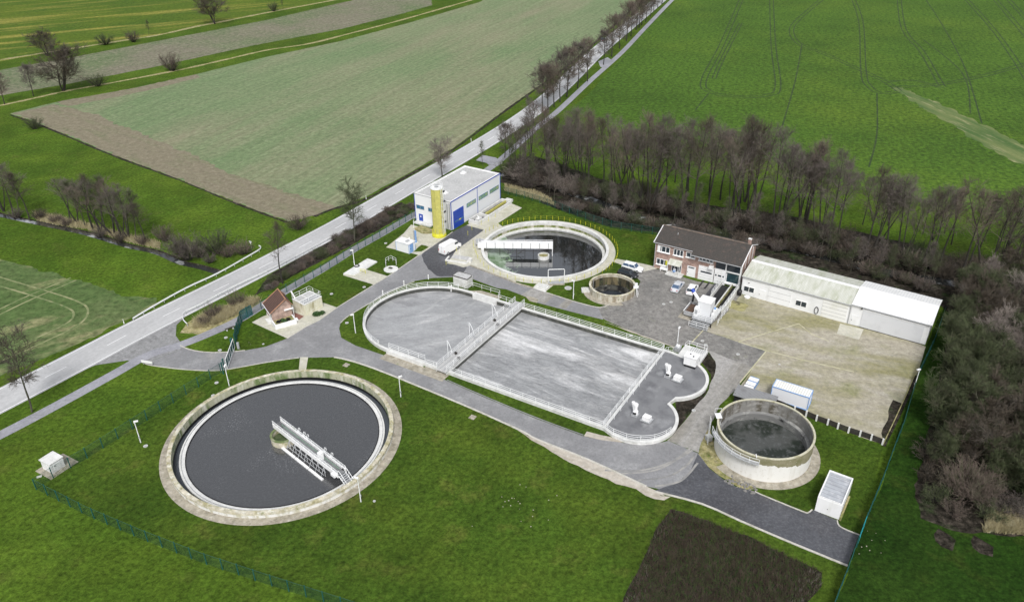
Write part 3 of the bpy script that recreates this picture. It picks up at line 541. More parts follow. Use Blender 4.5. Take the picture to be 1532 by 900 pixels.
def lamp(px, label, ang, h=4.05):
    t = thing('street_lamp', label, 'street lamp', G(*px), ang, 'short white lamp posts')
    MB().tube([(0, 0, 0), (0, 0, h)], [.085, .06], 7).build('lamp_pole', m_rail, t)
    MB().box(-.1, .55, -.14, .14, h-.02, h+.13).box(-.12, .05, -.06, .06, h-.15, h).build('lamp_head', m_wclean, t)
    MB().box(-.10, .10, -.16, -.05, .9, 1.25).build('service_box', m_galv, t)
lamp((210.6, 661.3), 'white lamp post on the lawn beside the fence left of the largest tank', 20)
lamp((343, 576.7), 'white lamp post between the entrance gate and the largest tank', 90)
lamp((599.7, 593.3), 'white lamp post on the lawn between the largest tank and the basin drive', 30)
lamp((1012.7, 518.9), 'white lamp post at the far right corner of the aeration basin', 60)
lamp((857.6, 447), 'white lamp post on the grass before the algae tank, left of the small round tank', 130)
lamp((1367, 582), 'lamp post at the right edge of the dusty storage yard', 200)
lamp((532, 498), 'white lamp post on the grass at the round left end of the aeration basin', 200)
lamp((530.7, 399), 'white lamp post on the raised concrete slab beside the cycle path fence', 200)
lamp((540, 750), 'lamp post beside the stairs of the largest tank bridge', 160, 4.4)
# guard rails
def guardrail(label, pts, name='guard_rail'):
    P = [tuple(p) for p in spline(pts, 4)]; o = P[0]; t = thing(name, label, 'guard rail', (o[0], o[1], 0), 0, 'guard rails of the road')
    Q = [(p[0]-o[0], p[1]-o[1]) for p in P]; b = MB(); b.sweep(Q, .07, .45, .78); b.sweep(Q, .12, .56, .66); b.build('beam', m_rail, t)
    pm = MB().box(-.06, .06, -.06, .06, 0, .7).mesh('post', m_galv)
    for q in resample(Q, 2.6)[:99]: link(pm, 'post', t, (q.x, q.y, 0))
guardrail('guard rail on the field side of the road by the stream', GP([(200, 480), (233, 460), (280, 434), (327, 412), (373, 386), (388, 377), (391, 373), (388, 371)]))
guardrail('guard rail on the plant side of the road ending in a curve at the junction', GP([(281, 488), (276, 483), (274, 476), (279, 469), (300, 459), (333, 441), (367, 424), (400, 408.5), (463, 376), (517, 345.5)]))
# small road furniture
def delineator(px, label):
    t = thing('road_marker_post', label, 'marker post', G(*px), 0, 'white roadside marker posts')
    MB().prism([(-.07, -.06), (.07, -.06), (0, .08)], 0, 1.0).build('post', m_wclean, t); MB().prism([(-.075, -.065), (.075, -.065), (0, .085)], .7, .85).build('reflector_band', m_black, t)
for px, l in (((186, 484), 'white marker post beside the road at the young crop field'), ((548, 298), 'white marker post at the road edge by the corner of the pale field'), ((583, 309), 'white marker post on the plant side of the road before the blue-trimmed hall'), ((705, 212), 'white marker post on the verge beyond the blue-trimmed hall'), ((517, 348), 'white marker post at the far end of the guard rail on the plant side')): delineator(px, l)
def bollard(px, label):
    t = thing('bollard', label, 'bollard', G(*px), 0, 'white bollards on the basin verge'); MB().tube([(0, 0, 0), (0, 0, .95)], .12, 10).build('post', m_wclean, t)
    MB().tube([(0, 0, .95), (0, 0, 1.08)], [.15, .10], 10).build('cap', m_wclean, t)
for px, l in (((573, 441), 'leftmost of the three white bollards on the verge above the basin'), ((604.5, 426.5), 'middle one of the three white bollards on the verge above the basin'), ((641, 417.5), 'rightmost of the three white bollards on the verge above the basin')): bollard(px, l)
t = thing('yield_sign', 'small white triangular sign behind the guard rail end', 'road sign', G(377, 374), 60)
MB().tube([(0, 0, 0), (0, 0, 2.2)], .04, 6).build('sign_pole', m_galv, t)
MB().extrude([(-.45, 2.3), (.45, 2.3), (0, 1.5)], -.05, -.02).build('sign_plate', m_wclean, t)
t = thing('junction_board', 'low white board sign on the grass where the drive leaves the cycle path', 'sign', G(221, 546), -14)
MB().box(-1.1, 1.1, -.04, .04, .45, .95).build('sign_board', m_wclean, t)
for x in (-.9, .9): MB().box(x-.04, x+.04, .04, .1, 0, .9).build('post', m_galv, t)
t = thing('bench', 'low bench beside the cycle path left of the green gate posts', 'bench', G(344, 493), 40)
MB().box(-.9, .9, -.2, .2, .4, .48).build('seat', m_trunk, t); MB().box(-.7, -.5, -.2, .2, 0, .4).build('leg', m_conc, t); MB().box(.5, .7, -.2, .2, 0, .4).build('leg', m_conc, t)
m_manh = M('manhole_ring', (.50, .50, .48), [((.38, .38, .35), 2, .5, .7, 4)], rough=.8)
def manhole(px, label, sq=False, r=.42):
    t = thing('manhole', label, 'manhole', (*G(*px), .03), -31 if sq else 0, 'manhole covers')
    if sq: MB().box(-.5, .5, -.5, .5, -.02, .05).build('cover', m_apron, t)
    else:
        MB().lathe([(r*.55, -.02), (r, -.02), (r, .06), (r*.55, .06)], n=24).build('ring', m_manh, t); MB().lathe([(0, .045), (r*.55, .045)], n=24, closed=False).build('cover', m_galv, t)
for px, l, q in (((218, 667), 'pale round manhole on the lawn right of the left lamp post', 0), ((324, 572.5), 'dark round manhole on the grass near the gate lamp post', 0), ((319, 591.7), 'round manhole touching the upper left rim of the largest tank', 0), ((518, 546), 'square pale cover on the lawn above the largest tank', 1), ((707, 624), 'square cover on the lawn below the basin drive', 1),
        ((1050.8, 510), 'left one of the two white ringed manholes near the basin corner', 0), ((1056, 516), 'right one of the two white ringed manholes near the basin corner', 0), ((1104, 530), 'white ringed manhole in the slab of the yard', 0), ((1038, 614), 'white ringed manhole beside the gravel track', 0), ((1004, 452), 'white ringed manhole in the parking yard', 0), ((993, 455), 'dark manhole in the parking yard', 0),
        ((496, 439.7), 'white manhole on the lawn right of the walled water chamber', 0), ((544.8, 429.5), 'white manhole near the kerb of the lawn', 0), ((394, 514.6), 'round cover on the grass in front of the small tiled house', 0), ((329, 524), 'round white cover beside the drive left of the gate', 0), ((338, 505), 'grey cover in the grass triangle near the gate', 0), ((577, 364), 'white manhole on the lawn left of the transformer kiosk', 0),
        ((519, 483), 'white ringed manhole near the lamp at the left end of the basin', 0), ((944, 502), 'light cover on the bank at the right of the basin', 0), ((560, 749.5), 'small dark cover in the lawn right of the largest tank', 0), ((850, 431), 'large white round cover on the grass below the algae tank', 0), ((1166, 545), 'tiny cover in the dusty storage yard', 0)):
    manhole(px, l, q, .75 if 'large ' in l else (.2 if 'tiny' in l or 'small' in l else .34))
# concrete post wall of the storage yard
wp = [(1158, 604), (1188, 616), (1205.6, 622.4), (1221, 629), (1237.8, 635), (1253, 641), (1268.9, 647), (1286, 652.4), (1302.7, 658), (1319.6, 664.7)]
W_ = GP(wp); o = W_[0]; t = thing('concrete_post_wall', 'low wall of pale concrete posts and boards in painted shade along the storage yard', 'wall', (o[0], o[1], 0))
Q = [(p[0]-o[0], p[1]-o[1]) for p in W_]; b = MB(); b.sweep(Q, .08, 0, 1.0, side=.1); b.build('boards', m_trunkd, t)  # boards coloured dark to paint the shadow between the posts
pm = MB().box(-.13, .13, -.14, .14, 0, 1.15).mesh('post', m_slab)
for q in Q[1:]: link(pm, 'post', t, (q[0], q[1], 0), -31)
b = MB(); b.sweep(GP([(1321, 665), (1340, 625), (1356, 590), (1369, 560)]), .14, 0, .25); tag(b.build('yard_edging', m_tan), 'mossy low edging along the right side of the storage yard', 'edging')
b = MB(); b.sweep(GP([(1322, 667), (1342, 627), (1358, 592), (1371, 562)]), .5, -.05, .06); tag(b.build('leaf_strip', m_bark_soil), kind='structure')
# ================================================================ ROUND TANKS
def wall_ring(prof): return MB().lathe(prof, n=160)
# largest tank
m_grate = M('steel_grating', (.20, .205, .21), [((.12, .12, .125), 3, .5, .7, 3)], rough=.6)
t = thing('clarifier', 'largest round settling tank with dark grey water on the front lawn', 'settling tank', (*A_C, 0), 0)
wall_ring([(16.95, -.02), (18.34, -.02), (18.34, .05), (16.95, .07)]).build('apron', m_apron, t)
wall_ring([(16.55, -1.6), (17.05, -1.6), (17.05, .62), (16.55, .62)]).build('wall', M('whitewashed_tank_wall', (.66, .655, .63), [((.45, .43, .33), 1.1, .5, .62, 6, 0, (1, 1, .25)), ((.36, .34, .24), .6, .56, .74, 6)], rough=.85), t)
wall_ring([(16.5, .62), (17.1, .62), (17.1, 1.0), (16.5, 1.0)]).build('wall_cap', m_algae, t)
wall_ring([(16.44, -1.5), (16.49, -1.5), (16.49, -.25), (16.44, -.25)]).build('black_band', M('black_lining', (.012, .012, .012), rough=.35), t)  # black band on the lower inner wall
wall_ring([(16.46, -.25), (16.495, -.25), (16.495, .97), (16.46, .97)]).build('mossy_lining', M('mossy_lining', (.36, .36, .26), [((.12, .17, .06), .55, .46, .6, 7, 0, (1, 1, .3)), ((.55, .54, .46), .9, .52, .68, 6, 0, (1, 1, .2)), ((.08, .10, .04), 1.6, .58, .72, 6)], rough=.9), t)
MB().lathe([(15.55, -.75), (16.48, -.75)], n=160, closed=False).build('outer_channel_water', M('channel_water', (.06, .068, .08), rough=.08, ior=1.6), t)
wall_ring([(14.75, -1.5), (15.6, -1.5), (15.6, -.30), (14.75, -.36)]).build('overflow_weir', m_slab, t)
wall_ring([(15.28, -.31), (15.32, -.31), (15.32, -.18), (15.28, -.18)]).build('weir_plate', m_galv, t)
wall_ring([(14.62, -1), (14.72, -1), (14.72, -.27), (14.62, -.27)]).build('scum_baffle', m_black, t)
m_wA = M('dark_grey_water', (.055, .056, .058), [((.075, .077, .08), 2.5, .5, .75, 3)], rough=.13, ior=2.1, bump=[(2.2, .35, .05), (9, .4, .02)])
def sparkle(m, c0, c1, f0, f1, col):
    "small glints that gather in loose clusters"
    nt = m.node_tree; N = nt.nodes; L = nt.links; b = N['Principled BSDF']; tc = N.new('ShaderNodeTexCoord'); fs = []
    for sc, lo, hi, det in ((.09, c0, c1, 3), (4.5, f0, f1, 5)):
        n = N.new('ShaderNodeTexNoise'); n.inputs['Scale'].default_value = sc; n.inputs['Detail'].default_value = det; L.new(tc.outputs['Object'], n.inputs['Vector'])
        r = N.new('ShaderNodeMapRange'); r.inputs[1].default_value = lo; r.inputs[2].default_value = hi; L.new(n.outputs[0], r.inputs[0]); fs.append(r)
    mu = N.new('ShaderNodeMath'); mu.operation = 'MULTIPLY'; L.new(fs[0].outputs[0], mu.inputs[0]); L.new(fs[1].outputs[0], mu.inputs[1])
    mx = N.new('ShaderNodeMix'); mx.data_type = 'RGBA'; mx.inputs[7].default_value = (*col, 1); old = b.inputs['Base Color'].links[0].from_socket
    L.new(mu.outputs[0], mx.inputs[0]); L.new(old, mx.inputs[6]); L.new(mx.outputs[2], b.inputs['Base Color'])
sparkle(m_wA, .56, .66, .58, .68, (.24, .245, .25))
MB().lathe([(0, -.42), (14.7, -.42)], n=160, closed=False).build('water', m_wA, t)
w_ = MB().lathe([(1.75, -1), (2.0, -1), (2.0, .75), (1.75, .75)], n=48).build('centre_well', m_algae, t)
MB().lathe([(1.98, .70), (2.08, .70), (2.08, .80), (1.7, .80), (1.7, .70)], n=48).build('well_rim', M('mossy_rim', (.12, .16, .06), [((.3, .3, .2), 1, .5, .7, 5)]), w_)
MB().lathe([(0, -.1), (1.74, -.1)], n=32, closed=False).build('well_water', M('green_scum', (.05, .08, .03), [((.12, .14, .08), 1, .45, .7, 5)], rough=.4), w_)
# bridge of the largest tank, in its own frame: x outward from the centre
p0 = Vector((-37.4, 98.75)); p1 = Vector((-25.0, 87.1)); dr = (p1-p0).normalized(); BL_ = (p1-p0).length
br = thing('scraper_bridge', 'white scraper bridge with railings and stairs spanning the largest tank', 'tank bridge', (p0.x, p0.y, 0), math.degrees(atan2(dr.y, dr.x)))
MB().box(0, BL_, -.62, .62, 1.15, 1.22).build('walkway', m_grate, br)
for y in (-.72, .72): MB().box(0, BL_, y-.07, y+.07, .85, 1.62).build('girder', m_wclean, br)
for y in (-.72, .72):
    b = MB(); b.tube([(0, y, 2.15), (BL_, y, 2.15)], .045, 5); b.tube([(0, y, 1.88), (BL_, y, 1.88)], .03, 5)
    for k in range(13): b.tube([(k*BL_/12, y, 1.6), (k*BL_/12, y, 2.15)], .035, 4)
    b.build('handrail', m_rail, br)
b = MB()
for k in range(4): b.box(.2+k*.4, .3+k*.4, -.6, .6, 1.22, 1.26)
b.build('grate', m_black, br)
b = MB(); b.tube([(1, .25, 1.35), (BL_-1, .25, 1.35)], .06, 6); b.build('cable_duct', M('green_cable_duct', (.16, .26, .19)), br)
for x in (4.7, 6.1, 7.0, 11.5, 13.2): 
    b = MB(); b.tube([(x, .85, 1.5), (x+.1, .95, 2.4), (x+.45, .95, 2.55), (x+.6, .9, 2.2)], .05, 5); b.box(x-.2, x+.2, .75, 1.0, 1.3, 1.75); b.build('hose_bracket', m_rail, br)
MB().box(11.8, 12.5, -.55, .1, 1.22, 2.5).build('control_cabinet', m_wclean, br)
b = MB()
for k in range(7): b.tube([(4.6+k*1.5, -.8, 1.0), (4.6+k*1.5, -1.5, -.5)], .05, 4); b.tube([(4.6+k*1.5, -.8, .9), (5.3+k*1.5, -1.2, -.2)], .035, 4)
b.tube([(4.4, -1.0, .45), (14.2, -1.0, .45)], .05, 4); b.tube([(4.4, -1.3, 0), (14.2, -1.3, 0)], .05, 4)
b.build('scraper_arms', m_galv, br)
for k in range(3): MB().box(3.9+k*3.6, 7.3+k*3.6, -2.05, -1.65, -.4, -.22).build('scum_board', m_wclean, br)
MB().tube([(1.5, -1.9, -.3), (3.9, -1.85, -.3)], .05, 5).build('skimmer_rod', m_rail, br)
MB().box(BL_-1.1, BL_-.2, -1.25, -.75, 1.02, 1.45).build('drive_motor', m_wclean, br); MB().tube([(BL_-.6, -.85, 1.15), (BL_-.6, -.5, 1.15)], .25, 12).build('wheel', m_rubber, br); MB().tube([(BL_-.6, .5, 1.15), (BL_-.6, .85, 1.15)], .25, 12).build('wheel', m_rubber, br)
st_ = MB()
for k in range(6): st_.box(BL_+.05+k*.27, BL_+.3+k*.27, -.55, .55, 1.05-k*.19, 1.09-k*.19)
s_o = st_.build('stairs', m_galv, br)
for y in (-.6, .6):
    b = MB(); b.tube([(BL_, y, 1.15), (BL_+1.75, y, .02)], .06, 4); b.tube([(BL_, y, 2.15), (BL_+.5, y, 2.0), (BL_+1.75, y, 1.0), (BL_+1.75, y, 0)], .045, 5); b.tube([(BL_+.8, y, .6), (BL_+.8, y, 1.75)], .035, 4); b.build('stair_rail', m_rail, s_o)
# algae tank (upper)
t = thing('clarifier', 'settling tank with white rim, black reflecting water and green algae before the wood', 'settling tank', (*B_C, 0), 0)
wall_ring([(14.3, -.02), (15.9, -.02), (15.9, .045), (14.3, .06)]).build('apron', m_paving, t)
wall_ring([(13.85, -2.2), (14.35, -2.2), (14.35, .5), (13.85, .5)]).build('wall', m_conc, t)
wall_ring([(13.78, .50), (14.42, .50), (14.42, .62), (13.78, .62)]).build('rim', m_slab, t)
MB().lathe([(13.78, .48), (13.82, -.25), (13.84, -.25), (13.84, .48)], n=160).build('lining', m_conc, t)
MB().lathe([(13.0, -2), (13.84, -2), (13.84, -.78), (13.0, -.78)], n=160).build('overflow_channel', m_conc, t)
MB().lathe([(13.70, -.77), (13.80, -.77), (13.80, -.45), (13.70, -.20)], n=160).build('moss_line', M('moss_line', (.12, .15, .03), [((.4, .38, .3), .6, .45, .6, 6, 0, (1, 1, .4))]), t)
wn_ = bpy.data.materials.new('black_reflecting_water'); wn_.use_nodes = True; N = wn_.node_tree.nodes; L = wn_.node_tree.links; pb = N['Principled BSDF']
tc = N.new('ShaderNodeTexCoord'); sp = N.new('ShaderNodeSeparateXYZ'); L.new(tc.outputs['Object'], sp.inputs[0])
nz = N.new('ShaderNodeTexNoise'); nz.inputs['Scale'].default_value = .45; nz.inputs['Detail'].default_value = 8; nz.inputs['Roughness'].default_value = .7; L.new(tc.outputs['Object'], nz.inputs['Vector'])
mr = N.new('ShaderNodeMapRange'); mr.inputs[1].default_value = -3.5; mr.inputs[2].default_value = -11; mr.inputs[3].default_value = -.14; mr.inputs[4].default_value = .28; L.new(sp.outputs[0], mr.inputs[0])
ad = N.new('ShaderNodeMath'); L.new(nz.outputs[0], ad.inputs[0]); L.new(mr.outputs[0], ad.inputs[1])
m2 = N.new('ShaderNodeMapRange'); m2.inputs[1].default_value = .60; m2.inputs[2].default_value = .66; L.new(ad.outputs[0], m2.inputs[0])
n3 = N.new('ShaderNodeTexNoise'); n3.inputs['Scale'].default_value = .5; n3.inputs['Detail'].default_value = 6; L.new(tc.outputs['Object'], n3.inputs['Vector'])
cr = N.new('ShaderNodeValToRGB'); L.new(n3.outputs[0], cr.inputs[0]); cr.color_ramp.elements[0].position = .44; cr.color_ramp.elements[0].color = (.05, .13, .02, 1); cr.color_ramp.elements[1].position = .60; cr.color_ramp.elements[1].color = (.30, .38, .29, 1)
mx = N.new('ShaderNodeMix'); mx.data_type = 'RGBA'; L.new(m2.outputs[0], mx.inputs[0]); mx.inputs[6].default_value = (.012, .014, .014, 1); L.new(cr.outputs[0], mx.inputs[7]); L.new(mx.outputs[2], pb.inputs['Base Color'])
m4 = N.new('ShaderNodeMapRange'); m4.inputs[3].default_value = .02; m4.inputs[4].default_value = .45; L.new(m2.outputs[0], m4.inputs[0]); L.new(m4.outputs[0], pb.inputs['Roughness'])
pb.inputs['IOR'].default_value = 3.1; n5 = N.new('ShaderNodeTexNoise'); n5.inputs['Scale'].default_value = .8; L.new(tc.outputs['Object'], n5.inputs['Vector']); bn = N.new('ShaderNodeBump'); bn.inputs['Strength'].default_value = .12; bn.inputs['Distance'].default_value = .05; L.new(n5.outputs[0], bn.inputs['Height']); L.new(bn.outputs[0], pb.inputs['Normal'])
MB().lathe([(0, -1.15), (13.4, -1.15)], n=160, closed=False).build('water', wn_, t)
cw = MB().lathe([(1.1, -1.6), (1.3, -1.6), (1.3, -.35), (1.1, -.35)], c=(-.35, -1.7), n=40).build('centre_well', m_conc, t)
MB().lathe([(0, -.7), (1.1, -.7)], c=(-.35, -1.7), n=24, closed=False).build('well_scum', m_tan, cw)
br = thing('scraper_bridge', 'white solid-sided bridge reaching from the left rim over the algae tank', 'tank bridge', (-7.6, 161.9, 0), -3)
MB().box(0, 17, -.75, .75, .75, .85).build('walkway', m_galv, br)
for y in (-.8, .8): MB().box(0, 17, y-.05, y+.05, .62, 1.72).tube([(0, y, 1.98), (17, y, 1.98)], .045, 5).build('side_panel', m_white, br)
b = MB()
for k in range(1, 9): MB().box(k*2.0-.05, k*2.0+.05, -.89, -.85, .62, 2.0).build('panel_joint', m_grate, br)
b = MB()
for k in range(6): b.tube([(5+k*1.9, -.6, .7), (5+k*1.9, -.6, -1.2)], .05, 4)
b.tube([(2, -.7, .1), (16.6, -.7, -.1)], .06, 4); b.tube([(2, -.5, -.5), (10.5, -.5, -.6)], .05, 4); b.tube([(11, -.6, .7), (9, -.6, -1)], .05, 4); b.build('scraper_arms', m_trunkd, br)
MB().tube([(16.9, -.8, .7), (16.9, -.8, -1.3)], .09, 6).build('support', m_wclean, br)
MB().box(-.6, 1.2, .9, 1.9, .6, 1.6).box(.2, .7, .5, 1.0, 1.6, 2.1).build('drive_unit', m_galv, br)
yr = [(*p, .04) for p in circle((0, 0), 16.4, 72, -60, 218)]
t = thing('chain_railing', 'ring of yellow posts with thin rails around the algae tank', 'railing', (*B_C, 0))
pm = MB().tube([(0, 0, 0), (0, 0, 1.05)], .042, 6).mesh('post', m_yel); tb = MB()
ring = [(16.4*cos(rad(a)), 16.4*sin(rad(a))) for a in range(-44, 150, 5)]; ring2 = [(15.6*cos(rad(a)), 15.6*sin(rad(a))) for a in range(188, 316, 7)]
for R2_ in (ring, ring2):
    for z in (.55, 1.02): tb.tube([(x, y, z) for x, y in R2_], .007, 4)
    for x, y in R2_[::1]: link(pm, 'post', t, (x, y, 0))
tb.build('chain', m_yel, t)
for i, p in enumerate([(683, 376), (700, 352), (706, 344), (720, 336), (731, 331), (741, 325), (708, 366), (709, 372), (711, 378), (667.5, 396)]):
    o = thing('yellow_post', 'yellow guide post on the paving between the dark drive and the algae tank', 'post', G(*p), 0, 'yellow posts on the forecourt'); link(pm, 'pole', o); MB().tube([(0, 0, 1.05), (0, 0, 1.12)], .07, 6).build('cap', m_yel, o)
t = thing('pipe_frame', 'white pipe frame over a grated hatch at the lower rim of the algae tank', 'frame', (9.3, 145.5, 0), 2)
MB().tube([(-1.7, 0, 0), (-1.7, 0, 3.1), (-1.6, 0, 3.25), (1.6, 0, 3.25), (1.7, 0, 3.1), (1.7, 0, 0)], .08, 6).build('frame', m_wclean, t)
MB().box(-1.6, 1.6, -.9, .3, 0, .35).build('hatch', m_galv, t); MB().box(-1.7, 1.7, -1.0, -.9, 0, .3).build('step', m_apron, t)
t = thing('hatch_box', 'flat pale concrete hatch box beside the drive below the algae tank', 'hatch', (*G(811, 430), 0), -30)
MB().box(-1.3, 1.3, -1.0, 1.0, 0, .35).build('body', m_slab, t); MB().box(-1.0, 1.0, -.75, .75, .35, .5).build('lid', m_conc, t); MB().tube([(-.6, 1.2, 0), (-.6, 1.2, .9), (.2, 1.2, .9)], .05, 5).build('handle', m_rail, t)
# small dark tank
t = thing('round_tank', 'small round open concrete tank with brown stained walls beside the parking yard', 'round tank', (*D_C, 0))
m_dwall = M('stained_tank_concrete', (.48, .45, .37), [((.25, .21, .15), .7, .46, .6, 7, 0, (1, 1, .25)), ((.62, .60, .55), .9, .52, .7, 6, 0, (1, 1, .3)), ((.14, .15, .07), 1.2, .60, .72, 6)], rough=.85)
MB().lathe([(4.42, -3), (4.72, -3), (4.72, 1.42), (4.42, 1.42)], n=80).build('wall', m_dwall, t)
MB().lathe([(4.36, 1.42), (4.80, 1.42), (4.80, 1.56), (4.36, 1.56)], n=80).build('rim', m_algae, t)
MB().lathe([(4.34, -.9), (4.41, -.9), (4.41, .9), (4.34, .9)], n=80).build('brown_lining', M('brown_lining', (.16, .13, .07), [((.03, .03, .02), .6, .46, .58, 6, 0, (1, 1, .15)), ((.35, .31, .2), 1, .55, .7, 6, 0, (1, 1, .3)), ((.07, .09, .03), .9, .56, .7, 6)], rough=.8), t)
MB().lathe([(4.2, -3), (4.41, -3), (4.41, -.95), (4.2, -.95)], n=80).build('ledge', M('wet_dark_ledge', (.10, .10, .085), [((.45, .43, .38), .9, .56, .68, 7), ((.02, .02, .02), .7, .4, .6, 5)], rough=.5), t)
MB().lathe([(0, -2.3), (4.3, -2.3)], n=48, closed=False).build('sludge', M('dark_sludge', (.03, .036, .045), rough=.2, ior=1.7), t)
for a in (150, 205): MB().tube([(4.3*cos(rad(a)), 4.3*sin(rad(a)), 1.7), (4.3*cos(rad(a)), 4.3*sin(rad(a)), -2.3)], .06, 5).build('pipe', m_galv, t)
b = MB(); b.box(4.3, 5.3, -.5, .5, 1.56, 1.7); b.box(4.6, 5.1, -.3, .3, 1.7, 2.4); b.tube([(4.9, -.6, 1.6), (5.3, -1.2, 0)], .06, 5); b.tube([(4.9, .3, 1.6), (5.4, -.3, 0)], .06, 5); b.tube([(4.9, .5, 2.1), (4.2, .8, 2.0)], .06, 5); dd = b.build('drive_bracket', m_rail, t); dd.rotation_euler.z = rad(-15)
MB().lathe([(4.70, 0), (6.0, 0), (6.0, .05), (4.70, .06)], n=60, a0=170, a1=285).build('apron', m_apron, t)
MB().box(-6.3, -4.6, -.6, .8, 0, .5).box(-6.0, -5.0, -.3, .5, .5, .7).build('inlet_box', m_conc, t)
# tall tank at right
t = thing('round_tank', 'tall white round tank with lichen stained rim and dark sludge inside', 'round tank', (*C_C, 0))
m_cwall = M('white_tank_wall', (.70, .69, .66), [((.60, .58, .53), .9, .5, .7, 6, 0, (1, 1, .3)), ((.50, .48, .42), 1.8, .6, .75, 4)], rough=.8)
MB().lathe([(6.8, -.05), (7.05, -.05), (7.05, 3.6), (6.8, 3.6)], n=120).build('wall', m_cwall, t)
n_ = 240; b = MB(); rnd = random.Random(5)                     # the stained upper band with its ragged lower edge
vals = [0]*n_; x = 0
for i in range(n_): x = x*.72+rnd.uniform(-.22, .22); vals[i] = x
def zb_(i):
    a = 360*i/n_; k = .65+.35*cos(rad(a-330))
    return max(2.2, min(4.25, 4.2-1.75*k+vals[i]*(.4+.6*k)))
for i in range(n_):
    a0, a1 = 2*pi*i/n_, 2*pi*(i+1)/n_; z0, z1 = zb_(i), zb_((i+1) % n_)
    b.quad((7.065*cos(a0), 7.065*sin(a0), z0), (7.065*cos(a1), 7.065*sin(a1), z1), (7.065*cos(a1), 7.065*sin(a1), 4.3), (7.065*cos(a0), 7.065*sin(a0), 4.3))
    b.quad((7.0*cos(a1), 7.0*sin(a1), z1), (7.0*cos(a0), 7.0*sin(a0), z0), (7.0*cos(a0), 7.0*sin(a0), 4.3), (7.0*cos(a1), 7.0*sin(a1), 4.3))
b.build('stained_band', M('lichen_band', (.24, .22, .14), [((.15, .15, .07), 1, .45, .65, 6), ((.36, .33, .25), 2, .55, .75, 5)], rough=.9), t)
MB().lathe([(6.80, 4.3), (7.10, 4.3), (7.10, 4.42), (6.80, 4.42)], n=120).build('rim', M('yellow_lichen_rim', (.50, .48, .37), [((.33, .31, .18), 1.5, .5, .7, 5)], rough=.9), t)
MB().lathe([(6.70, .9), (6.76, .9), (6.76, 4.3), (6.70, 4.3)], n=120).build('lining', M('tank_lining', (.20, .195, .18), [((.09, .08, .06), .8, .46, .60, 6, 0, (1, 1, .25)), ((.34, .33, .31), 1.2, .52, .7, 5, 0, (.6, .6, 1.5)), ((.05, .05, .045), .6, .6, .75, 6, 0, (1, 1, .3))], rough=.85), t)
MB().lathe([(6.3, .3), (6.69, .3), (6.69, 2.2), (6.3, 2.0)], n=120).build('ledge', M('grey_ledge', (.17, .17, .165), [((.32, .32, .30), 1.2, .5, .7, 6, 0, (.5, .5, 1.5)), ((.02, .02, .02), .8, .55, .7, 5)], rough=.7), t)
MB().lathe([(0, .85), (6.5, .85)], n=64, closed=False).build('sludge', M('grey_sludge', (.070, .074, .070), [((.020, .026, .020), .16, .46, .54, 3), ((.12, .125, .125), 1.8, .5, .75, 4)], rough=.35, bump=[(3, .3, .05)]), t)
MB().lathe([(7.03, .0), (8.5, .0), (8.5, .05), (7.03, .07)], n=90, a0=205, a1=380).build('apron', m_apron, t)
b = MB(); b.tube([(-2.6, -4.2, 1.0), (-1.3, -2.6, 1.1)], .16, 6); b.tube([(-2.7, -4.4, .9), (-3.1, -6.0, 4.5), (-3.2, -6.7, 4.5)], .07, 5); b.build('mixer_arm', m_wclean, t)
wk = MB().lathe([(7.12, 3.55), (7.95, 3.55), (7.95, 3.62), (7.12, 3.62)], n=24, a0=178, a1=248).build('walkway', m_galv, t)
b = MB()
for z in (4.1, 4.62): b.tube([(7.9*cos(rad(a)), 7.9*sin(rad(a)), z) for a in range(178, 249, 5)], .035, 4)
for a in range(178, 249, 10): b.tube([(7.9*cos(rad(a)), 7.9*sin(rad(a)), 3.5), (7.9*cos(rad(a)), 7.9*sin(rad(a)), 4.62)], .035, 4); b.tube([(7.9*cos(rad(a)), 7.9*sin(rad(a)), 3.5), (7.1*cos(rad(a)), 7.1*sin(rad(a)), 2.7)], .04, 4)
b.build('walkway_rail', m_rail, wk)
b = MB()
for s_ in (-.25, .25): b.tube([(-7.9, 1.6+s_, 0), (-7.9, 1.6+s_, 5.2)], .04, 4)
for k in range(16): b.tube([(-7.9, 1.35, .3+k*.3), (-7.9, 1.85, .3+k*.3)], .025, 4)
b.build('ladder', m_rail, t)
b = MB(); b.box(-6.9, -6.0, 2.2, 3.4, 4.45, 4.55); b.tube([(-6.4, 3, 4.5), (-5.8, 3.1, 2.5)], .06, 5); b.tube([(-6.9, 3.4, 4.5), (-6.9, 3.4, 5.4), (-5.9, 3.4, 5.4), (-5.9, 3.4, 4.5)], .04, 4); b.build('inlet_platform', m_rail, t)
rr_ = random.Random(3)
for k in range(60):
    a = rad(rr_.uniform(222, 250)); q = rr_.uniform(8.1, 10); s_ = rr_.uniform(.10, .26)
    o = tag(MB().lathe([(0, 0), (s_, 0), (s_*.9, s_*.5), (s_*.4, s_*.8), (0, s_*.85)], n=7, closed=False).build('rubble_stone', m_yardgrav, loc=(C_C[0]+q*cos(a), C_C[1]+q*sin(a), 0)), 'grey stone in the rubble heap at the foot of the tall white tank', 'stone', 'rubble stones by the tall tank'); o.scale = (1, rr_.uniform(.6, 1.2), 1); o.rotation_euler.z = rr_.uniform(0, 6)
t = thing('small_box', 'small grey box with lid beside the tall white tank', 'box', (*G(1060, 658), 0), 20); MB().box(-.4, .4, -.4, .4, 0, .8).build('body', m_galv, t); MB().box(-.46, .46, -.46, .46, .8, .9).build('lid', m_conc, t)
